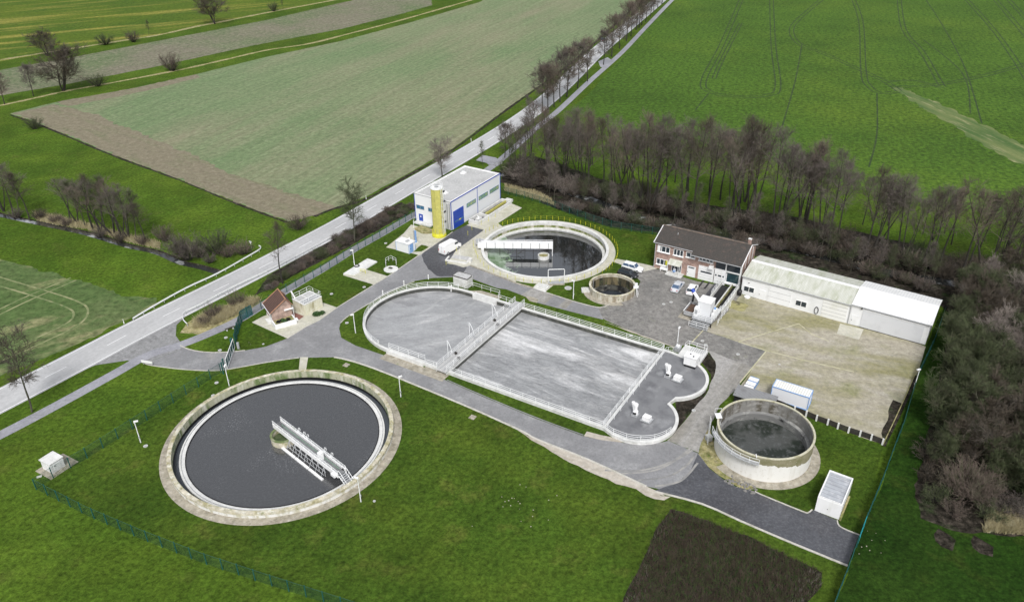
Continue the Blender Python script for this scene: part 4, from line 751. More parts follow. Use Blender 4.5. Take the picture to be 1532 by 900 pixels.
# ================================================================ AERATION BASIN (u,v frame = local x,y)
t = thing('aeration_basin', 'long aeration basin with round left end, frothy grey water and two-lobed concrete deck', 'basin', (BO.x, BO.y, 0), BUa)
ol = basin_outline(0); b = MB(); n = len(ol); inn = basin_outline(-.42)
def ringwall(o_, i_, z0, z1):
    b = MB(); n = len(o_); b.v = [(p[0], p[1], z) for z in (z0, z1) for L_ in (o_, i_) for p in L_]
    for k in range(n):
        j = (k+1) % n; b.f += [(k, j, 2*n+j, 2*n+k), (n+j, n+k, 3*n+k, 3*n+j), (2*n+k, 2*n+j, 3*n+j, 3*n+k)]
    return b
ringwall(ol, inn, -1.2, .50).build('wall', m_conc, t)
ringwall(basin_outline(.06), basin_outline(-.46), .50, .64).build('rim', m_slab, t)
mw = M('frothy_basin_water', (.30, .305, .31), [((.24, .245, .25), .05, .42, .62, 5), ((.40, .40, .40), .13, .50, .66, 9, -3, (.5, 1.4, 1)), ((.15, .15, .155), .30, .57, .70, 9, 4, (.6, 1.3, 1), .75), ((.66, .66, .66), .085, .48, .62, 12, -2, (.45, 1.6, 1), .95), ((.72, .72, .72), .6, .64, .76, 9, 0, (.3, 1.6, 1), .7)], rough=.35, bump=[(.7, .8, .3, 5, (.4, 1.4, 1)), (3.0, .7, .06)], grit=[(.5, .80, 1.18, 0, (.7, 1.2, 1)), (2.2, .84, 1.15)])
mw2 = M('calm_basin_water', (.33, .335, .34), [((.27, .275, .28), .07, .45, .65, 5, 40, (.4, 1.3, 1)), ((.44, .44, .44), .16, .52, .7, 8, 60, (.4, 1.5, 1)), ((.22, .22, .225), .10, .60, .63, 3, 20, (.5, 1.3, 1), .5), ((.60, .60, .60), .3, .66, .78, 9, 20, (.4, 1.6, 1), .6)], rough=.35, bump=[(.9, .5, .2), (3.0, .5, .05)], grit=[(.5, .82, 1.15, 30, (.5, 1.4, 1)), (2.4, .86, 1.12)])
for m_ in (mw, mw2):
    for nd in m_.node_tree.nodes:
        if nd.type == 'TEX_NOISE': nd.inputs['Distortion'].default_value = 1.6 if nd.inputs['Scale'].default_value < .5 else .6
MB().prism(basin_outline(-.3)[:37]+[(.6, .15), (.6, 25.05)], -1.0, -.34).build('water', mw2, t)
MB().prism([(.62, .15), (31.5, .15), (31.5, 25.05), (.62, 25.05)], -1.0, -.34).build('water', mw, t)
deck = [(31.7, 24.9), (31.7, .3)]+[p for p in basin_outline(-.1)[37:] if p[0] > 31.6]; deck = [(31.7, .3)]+[p for p in basin_outline(-.2) if p[0] > 31.8]+[(31.7, 24.9)]
m_deck = M('mottled_deck_concrete', (.20, .203, .21), [((.13, .132, .14), .35, .45, .65, 7), ((.31, .315, .32), .28, .56, .72, 7), ((.20, .20, .205), 2.5, .5, .75, 4, 0, (1, 1, 1), .7)], rough=.5, bump=[(5, .2, .03)])
MB().prism(deck, -.9, .52).build('deck', m_deck, t)
ringwall([(31.35, -.1), (31.35, 25.3), (31.75, 25.3), (31.75, -.1)], [(31.4, 0), (31.4, 25.2), (31.7, 25.2), (31.7, 0)], -1, .66).build('cross_wall', m_slab, t)
MB().box(31.36, 31.74, .0, 25.2, -1, .60).build('cross_wall', m_slab, t)
# water level dark wet line along the walls
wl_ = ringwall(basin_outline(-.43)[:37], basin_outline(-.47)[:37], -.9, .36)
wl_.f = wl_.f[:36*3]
wl_.build('wet_line', M('wet_wall_and_shade', (.06, .062, .055), [((.14, .14, .12), .9, .5, .7, 6)], rough=.4), t)  # damp wall tone, reused as painted shade under the footbridge
for v_ in (.29, 24.87): MB().box(-11.7, 31.3, v_-.03, v_+.03, -.9, .36).build('wet_line', bpy.data.materials['wet_wall_and_shade'], t)
for u0, u1, v0, v1, hh in ((-11.8, -3.6, -.55, .75, .75), (-9.6, -4.0, 24.4, 25.9, .70)):       # overflow boxes
    b = MB(); b.box(u0, u1, v0, v0+.25, -.5, hh); b.box(u0, u1, v1-.2, v1, -.5, hh-.25); b.box(u0, u0+.25, v0+.25, v1-.2, -.5, hh); b.box(u1-.25, u1, v0+.25, v1-.2, -.5, hh); ob = b.build('overflow_box', m_slab, t)
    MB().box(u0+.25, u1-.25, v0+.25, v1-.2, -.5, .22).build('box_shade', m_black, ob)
bb = thing('footbridge', 'pale footbridge with railings across the aeration basin', 'footbridge', (*BL(.6, 0), 0), BUa)
MB().box(-1.15, 1.15, -.8, 26.2, .68, .92).build('deck', m_flat, bb)
MB().box(1.02, 1.14, .3, 24.8, -.9, .28).build('bridge_shade_strip', bpy.data.materials['wet_wall_and_shade'], bb)  # dark wall added to stand for the shadow and reflection under the bridge
for x in (-.4, .4): MB().box(x-.06, x+.06, -.6, 26.0, .92, 1.0).build('duct', m_galv, bb)
for x in (-1.1, 1.1): MB().box(x-.06, x+.06, -.7, 26.1, .3, .68).build('girder', m_slab, bb)
for x, dy in ((-1.05, 0), (1.05, 0)):
    b = MB()
    for z in (.92+.4, .92+.75, .92+1.1): b.tube([(x, -.7, z), (x, 26.1, z)], .036, 5)
    b.build('rail', m_rail, bb)
    pm_ = MB().tube([(0, 0, 0), (0, 0, 1.1)], .042, 5).mesh('rail_post', m_rail)
    for k in range(13): link(pm_, 'rail_post', bb, (x, -.6+k*2.22, .92))
for k, v_ in enumerate((4.4, 11.5, 19.5)):
    b = MB(); b.tube([(-1.2, v_, .9), (-1.7, v_+.3, 1.9), (-2.6, v_+.8, 2.6), (-3.1, v_+1.2, 2.5), (-2.3, v_+.2, .2), (-2.2, v_, -.2)], .05, 5); b.build('hoist_arm', m_rail, bb)
for v_ in (3.5, 9.5, 16.5, 22.0):
    MB().box(.4, .9, v_, v_+.5, .92, 1.2).box(-.8, -.35, v_+1, v_+1.3, .92, 1.35).build('junction_box', m_trunkd if v_ in (3.5, 16.5) else m_galv, bb)
def BLz(u, v, z): p = BL(u, v); return (p[0], p[1], z)
arc = [BLz(-11.7+12.6*cos(rad(a)), 12.6+12.6*sin(rad(a)), .64) for a in range(98, 266, 6)]
railing('railing along the round left end of the aeration basin', arc, n=3)
railing('railing beside the lower left overflow box of the basin', [BLz(-11.9, .4, .7), BLz(-3.8, .6, .7), BLz(-3.2, -.3, .64), BLz(-.7, -.1, .64)], n=3)
railing('railing along the front side of the aeration basin', [BLz(2.0, -.05, .64), BLz(31.4, -.05, .64)], n=3, step=2.45)
railing('railing along the rear side of the aeration basin', [BLz(2.0, 25.3, .64), BLz(31.4, 25.3, .64)], n=3, step=2.45)
railing('railing beside the brick walk at the rear left of the basin', [BLz(-12.5, 25.9, .03), BLz(-11.9, 28.0, .03), BLz(-5.2, 28.0, .03), BLz(-4.4, 26.0, .3), BLz(-.7, 25.4, .64)], n=2)
railing('double railing between the frothy water and the concrete deck', [BLz(31.3, .2, .64), BLz(31.3, 25.2, .64)], n=3, step=2.5)
railing('second rail line on the deck side of the basin cross wall', [BLz(32.0, .2, .55), BLz(32.0, 24.9, .55), BLz(33.1, 25.3, .55)], n=2, step=2.5)
railing('curved railing around the front lobe of the concrete deck', [BLz(31.4, -.1, .64), BLz(33.3, -.8, .64)]+[BLz(34.8+6.3*cos(rad(a)), 5.4+6.3*sin(rad(a)), .64) for a in range(-84, -4, 8)], n=3)
for (u, v, l) in ((35.1, 17.9, 'white mixer drive on the rear lobe of the concrete deck'), (34.5, 5.3, 'white mixer drive on the front lobe of the concrete deck')):
    q = thing('mixer_drive', l, 'mixer', BLz(u, v, .52), BUa, 'mixer drives on the deck')
    MB().box(-.55, .55, -.45, .45, 0, .35).build('base', m_galv, q); MB().lathe([(0, .35), (.42, .35), (.45, .9), (.28, 1.2), (.28, 1.9), (0, 1.9)], n=16, closed=False).build('gearbox', m_wclean, q)
    MB().lathe([(0, 1.85), (.36, 1.85), (.38, 2.3), (.2, 2.5), (0, 2.5)], n=16, closed=False).build('motor', m_wclean, q)
    MB().tube([(-.3, .1, 1.1), (-.5, .1, 2.1)], .2, 10).tube([(-.5, .1, 2.1), (-.5, .1, 2.45)], .28, 12).build('side_motor', m_wclean, q); MB().box(-.2, .3, -.6, -.4, .6, .9).build('terminal_box', m_black, q)
for (u, v, l) in ((36.9, 17.7, 'white square cover box on the rear lobe of the deck'), (36.6, 5.0, 'white square cover box on the front lobe of the deck')):
    q = thing('cover_box', l, 'cover box', BLz(u, v, .52), BUa-5, 'cover boxes on the deck')
    MB().box(-.85, .85, -.7, .7, .1, .28).build('base_plate', m_galv, q); MB().box(-.6, .6, -.5, .5, .28, .95).build('hood', m_wclean, q); MB().box(-.75, .75, -.6, .6, 0, .1).build('foot', m_black, q)
q = thing('switch_cabinet', 'large white switch cabinet at the rear end of the concrete deck', 'cabinet', BLz(37.3, 23.0, .52), BUa)
MB().box(-1.1, 1.1, -.8, .8, .5, 2.1).build('cabinet', m_wclean, q); MB().box(-1.2, 1.2, -.9, .9, 2.1, 2.2).build('roof', m_wclean, q); MB().box(-1.0, 1.0, -.7, .7, 0, .5).build('plinth', m_black, q); MB().tube([(-.3, .2, 2.2), (-.3, .2, 2.35)], .12, 8).tube([(.4, -.3, 2.2), (.4, -.3, 2.35)], .12, 8).build('vent', m_black, q)
q = thing('service_platform', 'pale concrete platform with grating beside the white switch cabinet', 'platform', BLz(36.4, 26.6, 0), BUa)
MB().box(-2.3, 2.0, -2.6, 2.4, 0, .5).build('slab', m_slab, q)
b = MB()
for k in range(7): b.box(-.9+k*.38, -.75+k*.38, .9, 2.2, .5, .54)
b.build('grating', m_galv, q)
railing('railing around the pale platform behind the switch cabinet', [BLz(34.4, 27.8, .5), BLz(34.6, 28.9, .5), BLz(38.3, 28.9, .5), BLz(38.3, 24.8, .5)], n=2, step=1.4)
q = thing('pump_box', 'small white pump box at the rear corner of the basin', 'box', BLz(33.4, 27.0, 0), BUa); MB().box(-.5, .5, -.6, .6, 0, 1.0).build('body', m_galv, q); MB().box(-.3, .3, -.2, .2, 1.0, 1.3).build('motor', m_wclean, q)
q = thing('pump_house', 'pale windowless block with rounded dark-edged roof at the rear left of the basin', 'pump house', (*G(678.5, 426.0), 0), -31)
MB().box(0, 3.5, 0, 2.0, 0, 2.15).build('wall', m_conc, q)
rp = [(-.06, -.06), (3.56, -.06), (3.56, 1.6), (3.1, 2.06), (.4, 2.06), (-.06, 1.7)]
MB().prism(rp, 2.15, 2.27).build('roof', m_flat, q); b = MB(); b.sweep(rp, .09, 2.17, 2.33, closed=True); b.build('roof_edge', m_trunkd, q)
q = thing('float_gauge', 'small white gauge fitting on the round basin wall', 'gauge', BLz(-15.0, 24.7, .6), BUa); MB().box(-.9, .9, -.3, .3, 0, .1).build('plate', m_slab, q); MB().tube([(0, 0, .1), (0, 0, .6), (.3, -.5, .5), (.3, -.6, -.6)], .09, 6).build('pipe', m_wclean, q)
# ================================================================ BUILDINGS
def window(par, ax, c, a0, a1, z0, z1, panes=2, out=-1, fm=None, gm=None, fr=.08, name='window', ratios=None):
    "a window on the wall plane (ax='x': plane y=c, ax='y': plane x=c); frame proud of the wall, panes are its sub-part"
    fm = fm or m_wclean; gm = gm or m_glass; fn = (lambda a, d, z: (a, c+d*out, z)) if ax == 'x' else (lambda a, d, z: (c+d*out, a, z))
    b = MB(); b.box(a0, a1, .0, .07, z0, z0+fr, fn); b.box(a0, a1, .0, .07, z1-fr, z1, fn); b.box(a0, a0+fr, .0, .07, z0+fr, z1-fr, fn); b.box(a1-fr, a1, .0, .07, z0+fr, z1-fr, fn)
    for k in range(1, panes): x = a0+(a1-a0)*k/panes; b.box(x-fr/2, x+fr/2, .0, .07, z0+fr, z1-fr, fn)
    o = b.build(name, fm, par); MB().box(a0+fr*.5, a1-fr*.5, -.02, .035, z0+fr*.5, z1-fr*.5, fn).build('pane', gm, o); return o
def slabdoor(par, ax, c, a0, a1, z0, z1, m, out=-1, name='door', d=.05, handle=True, lines=0, lm=None):
    fn = (lambda a, e, z: (a, c+e*out, z)) if ax == 'x' else (lambda a, e, z: (c+e*out, a, z))
    o = MB().box(a0, a1, 0, d, z0, z1, fn).build(name, m, par)
    if handle: MB().box(a0+.1, a0+.2, d, d+.06, z0+.95, z0+1.1, fn).build('handle', m_black, o)
    for k in range(lines): z = z0+(z1-z0)*(k+1)/(lines+1); MB().box(a0+.02, a1-.02, d, d+.012, z-.02, z+.02, fn).build('panel_joint', lm or m_joint, o)
    return o
m_joint = M('shadow_joint', (.22, .22, .22))
# --- white hall with blue trim
t = thing('process_hall', 'white flat-roofed hall with blue corner trim and blue doors beside the road', 'industrial building', (-14.1, 171.9, 0), 57.6)
Lb, Wb, Hb = 21.2, 10.8, 7.05
MB().box(0, Lb, 0, Wb, 0, Hb-.1).build('wall', m_clad, t)
MB().box(.0-.012, 0, .05, Wb-.05, 0, Hb-.1).build('wall_cladding', m_clady, t)
MB().box(.3, Lb-.3, .3, Wb-.3, Hb-.1, Hb-.02).build('roof', m_flat, t)
b = MB(); b.sweep([(.14, .14), (Lb-.14, .14), (Lb-.14, Wb-.14), (.14, Wb-.14)], .34, Hb-.1, Hb+.28, closed=True); b.build('parapet', m_wclean, t)
b = MB(); b.box(-.08, Lb+.08, -.08, 0, Hb+.02, Hb+.26); b.build('blue_edge', m_blue, t); MB().box(-.08, -.03, -.08, Wb+.1, Hb+.02, Hb+.14).build('dark_edge', m_galv, t)
for x, y in ((-.07, -.07), (Lb-.06, -.07), (-.07, Wb-.06)): MB().box(x, x+.15, y, y+.15, 0, Hb+.02).build('corner_trim', m_blue, t)
MB().box(10.85, 11.0, -.06, -.01, .1, Hb).build('blue_seam', m_blue, t)
MB().box(-.16, -.02, .25, .55, 0, Hb-.3).box(-.16, -.02, .9, 1.2, 0, Hb-.5).build('downpipe', m_galv, t)
dr = MB().box(.7, 4.9, -.10, -.0, .02, 4.5).build('rolling_door', m_blue, t)
for k in range(4): MB().box(1.05+k*.95, 1.8+k*.95, -.13, -.10, 1.55, 1.85).build('door_pane', m_yel if k == 2 else m_bglass, dr)
for k in range(5): MB().box(.72, 4.88, -.112, -.10, .75+k*.75, .77+k*.75).build('door_joint', m_black, dr)
for a0, a1 in ((6.3, 10.2), (11.5, 15.5), (16.4, 20.5)): window(t, 'x', 0, a0, a1, 3.4, 4.45, 3, -1, m_bglass, M('green_glazing', (.20, .32, .22), [((.35, .42, .2), .4, .45, .6, 4)], rough=.15), .1)
for a0, a1 in ((8.0, 10.4), (5.4, 6.8)): window(t, 'y', -.012, a0, a1, 3.4, 4.4, 2, -1, m_galv, m_bglass, .07)
slabdoor(t, 'y', -.012, 8.6, 9.8, 0, 2.1, m_blue); MB().box(-.1, -.06, 9.05, 9.35, 1.3, 1.7).build('notice', m_wclean, t)
MB().box(-1.6, -.1, 8.2, 10.3, 0, .35).build('doorstep', m_slab, t)
b = MB(); b.tube([(-1.6, 10.2, .35), (-1.6, 10.2, 1.3), (-.1, 10.2, 1.3)], .035, 5); b.build('step_rail', m_rail, t)
for x, y in ((4.0, 4.5), (17, 8.3)): 
    v = MB().box(x-.6, x+.6, y-.6, y+.6, Hb-.02, Hb+.25).build('skylight', m_wclean, t); MB().lathe([(0, .25), (.5, .25), (.42, .5), (0, .55)], n=16, closed=False).build('dome', m_wclean, v, loc=(x, y, Hb))
MB().box(-1.5, -.2, 5.4, 8.1, 0, .3).build('planting_kerb', m_conc, t)
# low walled channels right of the hall
t = thing('concrete_channel', 'white walled concrete channels with yellow edge along the blue-trimmed hall', 'concrete channel', (-14.1, 171.9, 0), 57.6)
b = MB()
for x0, x1, y0, y1 in ((5.6, 20.6, -3.9, -3.6), (5.6, 5.9, -3.6, -.9), (20.3, 20.6, -3.6, -.9), (5.9, 20.3, -1.15, -.9), (10.0, 10.3, -3.6, -1.15)): b.box(x0, x1, y0, y1, 0, .9)
b.build('wall', m_slab, t); MB().box(5.9, 20.3, -3.6, -1.15, 0, .12).build('channel_floor', m_black, t); MB().box(11, 20.2, -2.45, -2.15, .12, .75).build('yellow_edge', m_yellow, t); MB().box(6.6, 8.2, -3.2, -2.2, .12, 1.0).build('gate_block', m_slab, t)
b = MB(); b.tube([(7, -3.0, .9), (7.3, -2.4, 1.6), (8, -2.0, 1.2)], .09, 6); b.build('pipe', m_wclean, t); MB().box(20.7, 22.0, -3.4, -1.6, 0, .7).build('end_block', m_conc, t)
# --- yellow silo tower
t = thing('silo_tower', 'tall yellow silo tower with white ladder at the corner of the blue-trimmed hall', 'silo', (-16.95, 169.2, 0), 57)
MB().prism(circle((0, 0), 1.42, 8, 22, 382), .9, 11.9).build('silo_body', m_yellow, t)
MB().lathe([(1.55, 0), (1.7, 0), (1.7, .35), (1.4, .9), (1.3, .9)], n=20).build('base_frame', m_yel, t)
b = MB()
for a in range(0, 360, 45): b.tube([(1.65*cos(rad(a)), 1.65*sin(rad(a)), 0), (1.36*cos(rad(a)), 1.36*sin(rad(a)), 2.0)], .09, 5)
b.build('base_braces', m_yel, t)
MB().prism(circle((0, 0), 1.42, 20), 11.9, 12.0).build('top_deck', m_wclean, t)
b = MB()
for z in (12.5, 13.0): b.tube([(1.42*cos(rad(a)), 1.42*sin(rad(a)), z) for a in range(0, 361, 20)], .035, 4)
for a in range(0, 360, 40): b.tube([(1.42*cos(rad(a)), 1.42*sin(rad(a)), 12), (1.42*cos(rad(a)), 1.42*sin(rad(a)), 13)], .035, 4)
b.build('top_rail', m_rail, t); MB().box(-.4, .4, -.3, .3, 12, 12.6).build('filter_box', m_galv, t)
for k, a in enumerate((-95,)):
    q = rad(a); b = MB(); cx_, cy_ = 1.55*cos(q), 1.55*sin(q)
    for s_ in (-.28, .28): b.tube([(cx_-s_*sin(q), cy_+s_*cos(q), .6), (cx_-s_*sin(q), cy_+s_*cos(q), 12.6)], .05, 5)
    for z in range(36): b.tube([(cx_+.28*sin(q), cy_-.28*cos(q), .8+z*.33), (cx_-.28*sin(q), cy_+.28*cos(q), .8+z*.33)], .022, 4)
    for z in range(10): b.tube([(cx_+.5*cos(q+rad(w_))*1.0, cy_+.5*sin(q+rad(w_)), 2.6+z*1.05) for w_ in range(-100, 101, 25)], .022, 4)
    b.build('ladder', m_rail, t)
b = MB(); b.tube([(1.0, -1.1, .5), (1.0, -1.1, 12.3), (.2, -.3, 12.5)], .09, 6); b.tube([(1.3, -.7, .5), (1.3, -.7, 9)], .06, 5); b.build('fill_pipe', m_rail, t)
for z in (3.2, 5.8, 8.4, 10.8): MB().box(.8, 1.3, -1.35, -1.0, z, z+.35).build('pipe_clamp', m_black, t)
# --- brick house
t = thing('brick_house', 'two-storey red brick house with dark tiled gable roof and garage doors', 'house', (30.8, 152.0, 0), -31.75)
Wd = 9.2
MB().box(0, 13.15, 0, Wd, 0, 6.1).build('wall', m_brick, t); MB().box(13.17, 18.75, .9, Wd-.02, 0, 6.0).build('rear_wall', m_brick, t)
MB().extrude([(.05, 6.1), (Wd-.05, 6.1), (Wd/2, 7.95)], 18.55, 18.8).build('gable_wall', m_brick, t); MB().extrude([(.05, 6.1), (Wd-.05, 6.1), (Wd/2, 7.95)], 0, .2).build('gable_wall', m_brick, t)
for y in (2.3, 4.6, 6.9): MB().box(18.8, 18.86, y-.12, y+.12, 3.8, 7.0 if y != 4.6 else 7.8).build('gable_pilaster', m_wclean, t)
def rz(y): return 8.15-(abs(y-Wd/2))*(8.15-6.3)/(Wd/2)
def roofpart(x0, x1, e0, e1, nm='roof'):
    th = .16; pr = [(-e0, rz(-e0)), (Wd/2, 8.15), (Wd+e1, rz(Wd+e1)), (Wd+e1, rz(Wd+e1)-th), (Wd/2, 8.15-th), (-e0, rz(-e0)-th)]
    return MB().extrude(pr, x0, x1).build(nm, m_slate, t)
roofpart(-.35, 8.3, .32, .32); roofpart(8.3, 19.05, 1.35, .32)
b = MB(); b.tube([(-.35, Wd/2, 8.2), (19.05, Wd/2, 8.2)], .14, 6); b.build('ridge_tiles', M('ridge_tile', (.20, .15, .12), [((.08, .08, .07), 1.5, .45, .7, 5)]), t)
for x in (-.35, 19.05):
    b = MB(); e = .32 if x < 0 else 1.35; b.tube([(x, -e, rz(-e)), (x, Wd/2, 8.17), (x, Wd+.3, rz(Wd+.3))], .09, 5); b.build('verge', m_wclean, t)
MB().tube([(-.35, -.4, rz(-.32)-.05), (8.3, -.4, rz(-.32)-.05)], .08, 6).build('gutter', m_galv, t); MB().tube([(8.3, -1.42, rz(-1.35)-.05), (19.05, -1.42, rz(-1.35)-.05)], .08, 6).build('gutter', m_galv, t)
MB().tube([(.05, -.12, 6.1), (.05, -.12, 0)], .07, 6).build('downpipe', m_galv, t); MB().tube([(8.4, -1.2, 5.4), (8.4, -.2, 5.0)], .07, 6).build('downpipe', m_galv, t)
c_ = MB().box(17.9, 18.5, 5.3, 5.9, 7.6, 8.9).build('chimney', m_brick, t); MB().box(17.85, 18.55, 5.25, 5.95, 8.9, 9.0).build('chimney_cap', m_conc, c_)
MB().box(3.6, 3.75, 2.9, 3.05, 7.3, 7.9).build('vent_pipe', m_galv, t)
for a0, a1, z0, z1, p in ((.5, 3.3, 4.15, 5.6, 3), (4.1, 6.3, 4.15, 5.65, 3), (6.9, 8.9, 4.4, 5.6, 2), (9.7, 12.8, 4.35, 5.05, 4), (.5, 3.1, 1.1, 2.5, 3)):
    w_ = window(t, 'x', 0, a0, a1, z0, z1, p, -1, fr=.13); MB().box(a0-.1, a1+.1, -.22, 0, z0-.14, z0).build('sill', m_wclean, w_)
MB().box(.52, 1.15, -.075, -.05, 4.3, 5.5).build('curtain', m_wclean, t); MB().box(2.6, 3.0, -.075, -.05, 1.25, 2.4).build('yellow_notice', m_yel, t)
window(t, 'x', 0, 4.0, 6.2, .25, 2.3, 3, -1, fr=.1, name='entrance_door')
cn = MB(); cn.quad((3.5, -1.5, 2.45), (6.3, -1.5, 2.45), (6.3, 0, 3.15), (3.5, 0, 3.15)); cn.quad((3.5, 0, 3.05), (6.3, 0, 3.05), (6.3, -1.5, 2.35), (3.5, -1.5, 2.35)); cn.quad((3.5, -1.5, 2.35), (6.3, -1.5, 2.35), (6.3, -1.5, 2.45), (3.5, -1.5, 2.45)); cn.build('canopy', m_hroof1, t)
for x in (3.6, 6.2): MB().tube([(x, -1.4, 0), (x, -1.4, 2.4)], .05, 5).build('canopy_post', m_rail, t)
MB().box(3.3, 6.9, -1.9, 0, 0, .22).build('entrance_step', m_conc, t)
slabdoor(t, 'x', 0, 7.45, 9.3, 0, 2.5, m_wclean); MB().box(7.7, 9.0, -.09, -.05, 2.05, 2.3).build('transom', m_glass, t)
for a0, a1, ws in ((9.9, 13.2, ((.5, 2.9),)), (13.35, 15.55, ((.2, .5), (.8, 1.5), (1.75, 2.05)))):
    yy = 0 if a0 < 13 else .9
    g_ = MB().box(a0, a1, -.08, yy+.05, 0, 3.25).build('garage_door', m_wclean, t)
    for w0, w1 in ws: MB().box(a0+w0, a0+w1, -.11, -.08, 1.75, 2.1).build('door_window', m_glass, g_)
    for k in range(4): MB().box(a0+.04, a1-.04, -.092, -.08, .6+k*.62, .62+k*.62).build('panel_joint', m_joint, g_)
MB().box(12.2, 13.1, -.9, -.0, 3.3, 3.9).build('air_unit', m_wclean, t)
MB().box(13.2, 18.75, .55, .9, 3.3, 6.0).build('loggia_back', m_tan, t); MB().box(13.2, 18.75, -.1, .9, 3.2, 3.38).build('loggia_sill', m_wclean, t); MB().box(13.1, 13.35, -.1, .5, 3.38, 6.0).build('brick_pier', m_brick, t)
MB().box(15.5, 15.7, -.12, .55, 0, 5.9).build('pillar', m_wclean, t); MB().box(18.55, 18.8, -.12, .55, 0, 5.9).build('pillar', m_wclean, t); MB().box(13.4, 18.6, .1, .16, 3.4, 5.0).build('loggia_glazing', m_glass, t)
w_ = window(t, 'x', .3, 15.75, 18.5, .7, 3.1, 1, -1, m_wclean, m_hallglass, .14, name='hall_glazing'); MB().box(15.7, 18.55, -.1, .85, .45, .72).build('lintel', m_wclean, t)
bn_ = thing('bench', 'white bench against the brick wall left of the canopy entrance', 'bench', (31.9, 150.6, 0), -31.75)
MB().box(0, 1.7, -.25, .2, .42, .5).build('seat', m_wclean, bn_); MB().box(0, 1.7, .15, .22, .5, .95).build('backrest', m_wclean, bn_); MB().box(.1, .25, -.2, .15, 0, .42).build('leg', m_wclean, bn_); MB().box(1.45, 1.6, -.2, .15, 0, .42).build('leg', m_wclean, bn_)
bn_ = thing('chair', 'white chair with blue seat under the entrance canopy', 'chair', (34.6, 148.9, .22), -31.75)
MB().box(-.28, .28, -.28, .28, .4, .5).build('seat', m_ltblue, bn_); MB().box(-.28, .28, .22, .3, .5, 1.0).build('backrest', m_wclean, bn_)
for x in (-.22, .22):
    for y in (-.22, .22): MB().tube([(x, y, 0), (x, y, .4)], .03, 4).build('leg', m_wclean, bn_)
# --- long white hall
t = thing('storage_hall', 'long low white storage hall with mossy left roof and clean right roof', 'hall', (46.6, 140.2, 0), -34.15)
D_ = 10.3
for x0, x1, dz, m in ((0, 21.2, 0, m_hroof1), (21.22, 34.8, .22, m_hroof2)):
    MB().box(x0, x1, 0, D_, 0, 4.1+dz).build('wall', m_white, t)
    for xx in ((x0, x0+.15), (x1-.15, x1)): MB().extrude([(0, 4.1+dz), (D_, 4.1+dz), (D_/2, 5.35+dz)], *xx).build('gable', m_white, t)
    def hz_(y): return 5.5+dz-abs(y-D_/2)*.235
    MB().extrude([(-.3, hz_(-.3)), (D_/2, 5.5+dz), (D_+.25, hz_(D_+.25)), (D_+.25, hz_(D_+.25)-.12), (D_/2, 5.38+dz), (-.3, hz_(-.3)-.12)], x0-.1, x1+(.25 if x1 > 30 else 0)).build('roof', m, t)
    rc_ = MB(); rc_.extrude([(D_/2-.5, hz_(D_/2-.5)+.03), (D_/2, 5.56+dz), (D_/2+.5, hz_(D_/2+.5)+.03), (D_/2, 5.48+dz)], x0-.1, x1+.2); rc_.build('ridge_cap', m_wclean, t)
    MB().tube([(x0, -.36, hz_(-.3)-.06), (x1, -.36, hz_(-.3)-.06)], .085, 6).build('gutter', m_galv, t)
b = MB(); b.sweep([(21.2, D_+.25), (34.8, D_+.25)], .1, 4.30, 4.5); b.build('rear_trim', m_black, t)
MB().tube([(21.1, -.2, 4.1), (21.1, -.1, 0)], .07, 6).build('downpipe', m_galv, t); MB().tube([(.1, -.3, 4.1), (.1, -.1, 0)], .06, 6).build('downpipe', m_galv, t)
for a0, a1 in ((.5, 2.7), (10.95, 13.15)): w_ = window(t, 'x', 0, a0, a1, .85, 2.1, 2, -1, m_wclean, m_glass, .10)
for a0, a1, z1, ln in ((5.5, 10.0, 3.75, 2), (16.0, 20.6, 3.9, 4)):
    g_ = MB().box(a0, a1, -.10, 0, .02, z1).build('garage_door', M('door_white', (.76, .76, .74), [((.66, .66, .58), .35, .5, .7, 5)], rough=.5) if a0 > 12 else m_white, t)
    for k in range(ln): MB().box(a0+.02, a1-.02, -.115, -.10, z1*(k+1)/(ln+1)-.02, z1*(k+1)/(ln+1)+.02).build('panel_joint', m_joint, g_)
for a0, a1 in ((3.65, 4.95), (21.5, 22.8)): slabdoor(t, 'x', 0, a0, a1, .02, 2.15, m_white)
g_ = MB().box(23.3, 33.9, -.10, 0, .12, 3.8).build('sliding_door', M('large_grey_door', (.62, .63, .65), [((.56, .57, .59), .5, .5, .7, 5)], rough=.5), t); MB().box(23.1, 34.1, -.16, -.10, 3.8, 3.95).build('door_track', m_wclean, g_); MB().box(23.3, 33.9, -.14, -.10, .0, .12).build('door_foot', m_black, g_)
MB().tube([(15.1+.35*cos(rad(a)), -.12, 1.0+.75*sin(rad(a))) for a in range(0, 361, 20)], .07, 5).build('hose_hoop', m_black, t)
MB().box(22.9, 23.1, -.35, 0, 3.9, 4.1).build('wall_lamp', m_black, t); MB().box(1.3, 1.5, -.12, 0, 2.9, 3.0).build('wall_lamp', m_black, t)
MB().box(21.5, 34.8, -.06, .0, 0, .06).build('plinth', m_black, t)
t = thing('waste_bin', 'black rounded bin at the left corner of the long white hall', 'bin', (46.2, 139.6, 0)); MB().lathe([(0, 0), (.4, 0), (.5, .9), (.35, 1.1), (0, 1.1)], n=14, closed=False).build('body', m_black, t); MB().lathe([(0, 1.1), (.45, 1.1), (.3, 1.25), (0, 1.3)], n=14, closed=False).build('lid', m_black, t)
t = thing('floor_trough', 'white dish beside the black bin at the hall corner', 'trough', (47.5, 138.4, 0), -34); MB().lathe([(0, 0), (.5, 0), (.6, .3), (.45, .3), (.4, .12), (0, .12)], n=14, closed=False).build('bowl', m_wclean, t)
